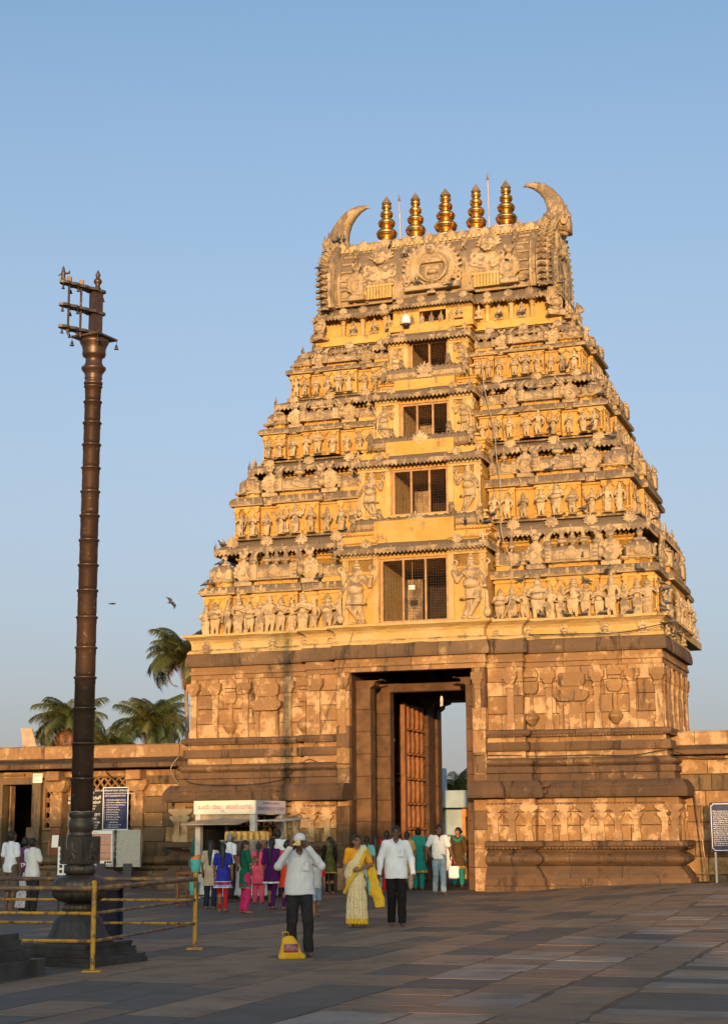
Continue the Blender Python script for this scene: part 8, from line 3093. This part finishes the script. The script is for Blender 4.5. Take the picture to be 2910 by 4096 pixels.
person("woman in dark red dress with plaited hair beyond the man in white shirt", (0.54, 43.0), 178, 1.58,
       [dict(kind='salwar', mat=red_c), dict(kind='kurta', mat=red_c, hem=0.50, flare=0.06, fit=0.015, sleeve='elbow')], hair='braid', female=True)
person("woman in dull yellow dress with plaited hair right of the man in white shirt", (1.10, 44.2), 178, 1.56,
       [dict(kind='salwar', mat=beige), dict(kind='kurta', mat=cloth("dull_yellow", (0.42, 0.26, 0.07), 0.1), hem=0.50, flare=0.06, fit=0.015, sleeve='short')], hair='braid', female=True)
person("person dressed in black at the far end of the gate passage", (3.25, 50.2), 200, 1.52,
       [dict(kind='trousers', mat=bk_tr), dict(kind='shirt', mat=bk_tr, hem=0.80, fit=0.02, sleeve='long')], hair='long', female=True)

# visitors at the left edge, looking up at the temple
person("man in tight white polo shirt and shorts seen from behind at the left edge", (-7.22, 33.6), 140, 1.64,
       [dict(kind='shorts', mat=khaki, end=0.44), dict(kind='shirt', mat=white_c, hem=0.84, fit=0.0, sleeve='short')], skin="skin_dark", belly=0.02, head=(0, -12))
person("man in loose white half-sleeve shirt and dark trousers with folded arms, left of the pillar", (-6.66, 33.0), 140, 1.50,
       [dict(kind='trousers', mat=dk_tr, end=0.05), dict(kind='shirt', mat=off_w, hem=0.80, fit=0.025, sleeve='short')], skin="skin_dark", head=(0, -12),
       arms={'r': ((-0.24, -0.04, 1.14), (0.02, -0.21, 1.14)), 'l': ((0.24, -0.04, 1.14), (-0.02, -0.20, 1.10)), 'rd': (1, -0.1, 0), 'ld': (-1, -0.1, 0), 'rt': (0, 0, 1), 'lt': (0, 0, 1)})
person("woman in mauve blouse and white flowered sari half hidden between the two men at left", (-7.22, 35.0), 150, 1.50,
       [dict(kind='skirt', mat=whitep, hem=0.05, r=0.22, name='sari_skirt'), dict(kind='shirt', mat=mauve, hem=0.80, fit=0.012, sleeve='short')], hair='bun', female=True, skin="skin_dark", head=(0, -10))
person("woman in dark purple printed sari cut off by the left edge", (-7.78, 34.2), 140, 1.52,
       [dict(kind='skirt', mat=dkpur, hem=0.05, r=0.21, name='sari_skirt'), dict(kind='kurta', mat=dkpur, hem=0.80, fit=0.012, sleeve='short')], hair='bun', female=True, skin="skin_dark", head=(0, -8))

# ------------------------------------------------------------------ pigeons
plain("pigeon_grey", (0.10, 0.10, 0.11), 0.6, 0.3, 30)
plain("pigeon_dark", (0.045, 0.044, 0.05), 0.6, 0.2, 30)
V, Q = sdf([C((0, 0.02, 0.10), (0, -0.06, 0.135), 0.052, 0.055), C((0, -0.08, 0.15), (0, -0.115, 0.215), 0.035, 0.024), E((0, -0.125, 0.232), (0.025, 0.028, 0.026)), C((0, -0.145, 0.23), (0, -0.168, 0.222), 0.008, 0.003),
            C((0, 0.06, 0.10), (0, 0.20, 0.055), 0.040, 0.016, 1.0), C((-0.045, 0.0, 0.125), (-0.03, 0.14, 0.075), 0.028, 0.012), C((0.045, 0.0, 0.125), (0.03, 0.14, 0.075), 0.028, 0.012), C((-0.02, -0.02, 0.06), (-0.022, -0.02, 0.0), 0.009, 0.007), C((0.02, -0.02, 0.06), (0.022, -0.02, 0.0), 0.009, 0.007)], 0.010, 0.012)
PIG = np_mesh("pigeon", V, Q, ("pigeon_grey", "pigeon_dark"))
zones(PIG, [(0.10, 1), (0.17, 0), (9, 1)])
SPOTS = [  # tower-frame x, y, z, heading, where
    (-6.6, 0.98, 8.71, 60, "on the eave of the lowest left corner shrine"), (-6.35, 0.94, 8.70, 200, "beside the dome base of the lowest left corner shrine"), (-6.25, 1.25, 9.36, 80, "on the dome of the lowest left corner shrine"),
    (-6.3, 1.5, 9.98, 260, "at the left tip of the first cornice"), (-5.7, 1.68, 11.49, 100, "on the second storey's left corner eave"), (-4.95, 2.12, 13.69, 80, "on the third storey's left corner eave"),
    (-3.5, 3.05, 19.42, 90, "on the left end gable, lowest of its row"), (-3.42, 3.5, 19.92, 70, "high on the left end gable by the horn"), (-3.3, 3.62, 20.0, 40, "left of the horn base on the vault"),
    (-3.1, 3.5, 19.92, 0, "on the vault edge right of the left horn"), (-3.6, 2.62, 18.75, 120, "on the flames halfway up the left gable"), (-1.4, 3.0, 19.32, 20, "on the vault left of the central arch"),
    (-0.95, 3.7, 20.02, 180, "on the ridge between the second and third finials"), (0.62, 2.5, 17.68, 90, "on the ledge right of the tower's top opening"), (-0.4, 2.62, 17.9, 300, "inside the big central arch"),
    (2.35, 2.72, 18.3, 200, "in the small arch niche on the vault's right side"), (2.9, 2.9, 17.68, 30, "on the neck cornice near the right end"), (3.95, 3.0, 17.5, 90, "at the right tip of the neck cornice"), (2.05, 2.9, 16.68, 150, "by the seated figure under the vault's right half"), (2.75, 2.95, 16.68, 100, "beside the right columns under the vault"),
    (-3.0, 1.0, 8.71, 90, "on the bay eave above the lowest left statues"), (-2.05, 0.62, 10.0, 200, "on the first window canopy's left end"), (-2.5, 0.75, 9.4, 120, "behind the left guardian of the lowest window"), (-2.35, 0.6, 7.24, 20, "at the feet of the lowest left guardian"),
    (1.55, 0.45, 9.98, 180, "on the first window canopy's right end"), (2.15, 0.62, 9.96, 90, "on the corner lion of the first canopy"), (2.85, 1.0, 8.71, 60, "on the right bay eave next to the guardian"), (3.0, 0.85, 8.30, 110, "on a statue's head right of the lowest guardian"),
    (2.3, 0.62, 7.24, 0, "leftmost at the feet of the right-hand statues"), (2.9, 0.62, 7.24, 30, "second at the feet of the right-hand statues"), (3.62, 0.60, 7.24, 330, "third at the feet of the right-hand statues"), (4.3, 0.60, 7.24, 250, "under the big statue in the middle of the right half"), (4.78, 0.60, 7.24, 90, "just right of the big middle statue's feet"), (5.3, 0.60, 7.24, 70, "between the two big right-hand statues' feet"), (6.05, 0.60, 7.24, 110, "at the feet of the corner statues on the right"),
    (4.85, 0.72, 8.15, 250, "on a statue's head in the right half of the lowest row"), (5.45, 0.70, 8.42, 20, "on the tallest right-hand statue's head"), (6.3, 0.72, 8.40, 290, "on the corner statue's head, right end of the lowest row"), (4.7, 1.0, 8.85, 0, "on the barrel roof base in the right half"), (6.85, 0.9, 8.0, 300, "clinging to the right corner near the statues' shoulders"),
    (6.95, 1.3, 7.9, 90, "on the tower's right side at shoulder height of the statues"), (6.98, 0.8, 7.45, 250, "at the right corner by the plaster ledge"), (6.92, 0.55, 7.24, 270, "on the plaster ledge at the right corner"), (7.05, 1.0, 6.95, 60, "on the stone eaves just round the right corner"), (7.1, 1.8, 6.75, 90, "farther round the right corner on the stone eaves"), (6.75, 1.2, 9.84, 60, "at the right tip of the first cornice"), (6.6, 1.5, 8.75, 90, "on the right corner shrine's eave"),
    (3.75, 1.52, 11.52, 80, "on the second storey's barrel bay eave at right"), (2.15, 1.32, 10.30, 30, "beside the right guardian's feet on the second storey"), (4.7, 1.4, 10.30, 90, "at a statue's feet on the second storey's right half"), (3.15, 2.2, 14.1, 60, "on the third storey's right barrel roof"), (3.75, 1.72, 12.74, 180, "at the statues' feet on the third storey's right half"), (4.9, 1.8, 12.74, 40, "near the corner on the third storey's right half"), (5.2, 1.95, 13.70, 80, "on the third storey's right corner eave"), (5.5, 1.9, 12.40, 90, "at the right tip of the second cornice"),
    (4.1, 2.5, 14.75, 60, "near the corner on the fourth storey's right half"), (-3.05, 2.42, 14.75, 100, "at the statues' feet on the fourth storey's left half"), (-0.9, 3.0, 19.0, 80, "on the rim of the big central arch")]
for k, (x, y, z, hd, where) in enumerate(SPOTS):
    o = put("pigeon", PIG, None, tworld(x, y - 0.03, z), (0, 0, R(hd)), 0.86)
    tag(o, "grey pigeon perched " + where, "pigeon", "pigeons on the gateway tower")
# two birds in flight
for (p, rz, ry, lab, s_) in (((-7.97, 66.0, 10.84), 60, 35, "dark bird flying just left of the tower with wings swept down", 0.95), ((-10.55, 67.0, 10.95), 80, -10, "small pale bird gliding between the flag pillar and the tower", 0.8)):
    e = empty("flying_bird", p, R(rz), lab, "bird")
    e.rotation_euler = (R(10), R(ry), R(rz))
    e.scale = (s_,) * 3
    q = carve("bird_body", [C((0, 0.10, 0), (0, -0.08, 0.02), 0.035, 0.045), E((0, -0.15, 0.03), (0.03, 0.04, 0.03)), C((0, 0.10, 0), (0, 0.22, 0), 0.03, 0.012), C((0, -0.17, 0.03), (0, -0.21, 0.02), 0.012, 0.004)], 0.012, "pigeon_dark")
    put("bird_body", q, e)
    for sx in (-1, 1):
        w = MB()
        pts = [(0.03, -0.09, 0.02), (0.17, -0.13, 0.08), (0.30, -0.06, 0.05), (0.40, 0.06, -0.02), (0.26, 0.05, 0.03), (0.14, 0.08, 0.05), (0.03, 0.07, 0.01)]
        a = [(sx * x, y, z) for x, y, z in pts]
        b2 = [(sx * x, y, z - 0.012) for x, y, z in pts]
        n = len(pts)
        f0 = tuple(range(n)) if sx > 0 else tuple(reversed(range(n)))
        f1 = tuple(reversed(range(n, 2 * n))) if sx > 0 else tuple(range(n, 2 * n))
        w.add(a + b2, [f0, f1] + [(k, (k + 1) % n, (k + 1) % n + n, k + n) for k in range(n)])
        w.build("wing", "pigeon_grey", e, smooth=False)
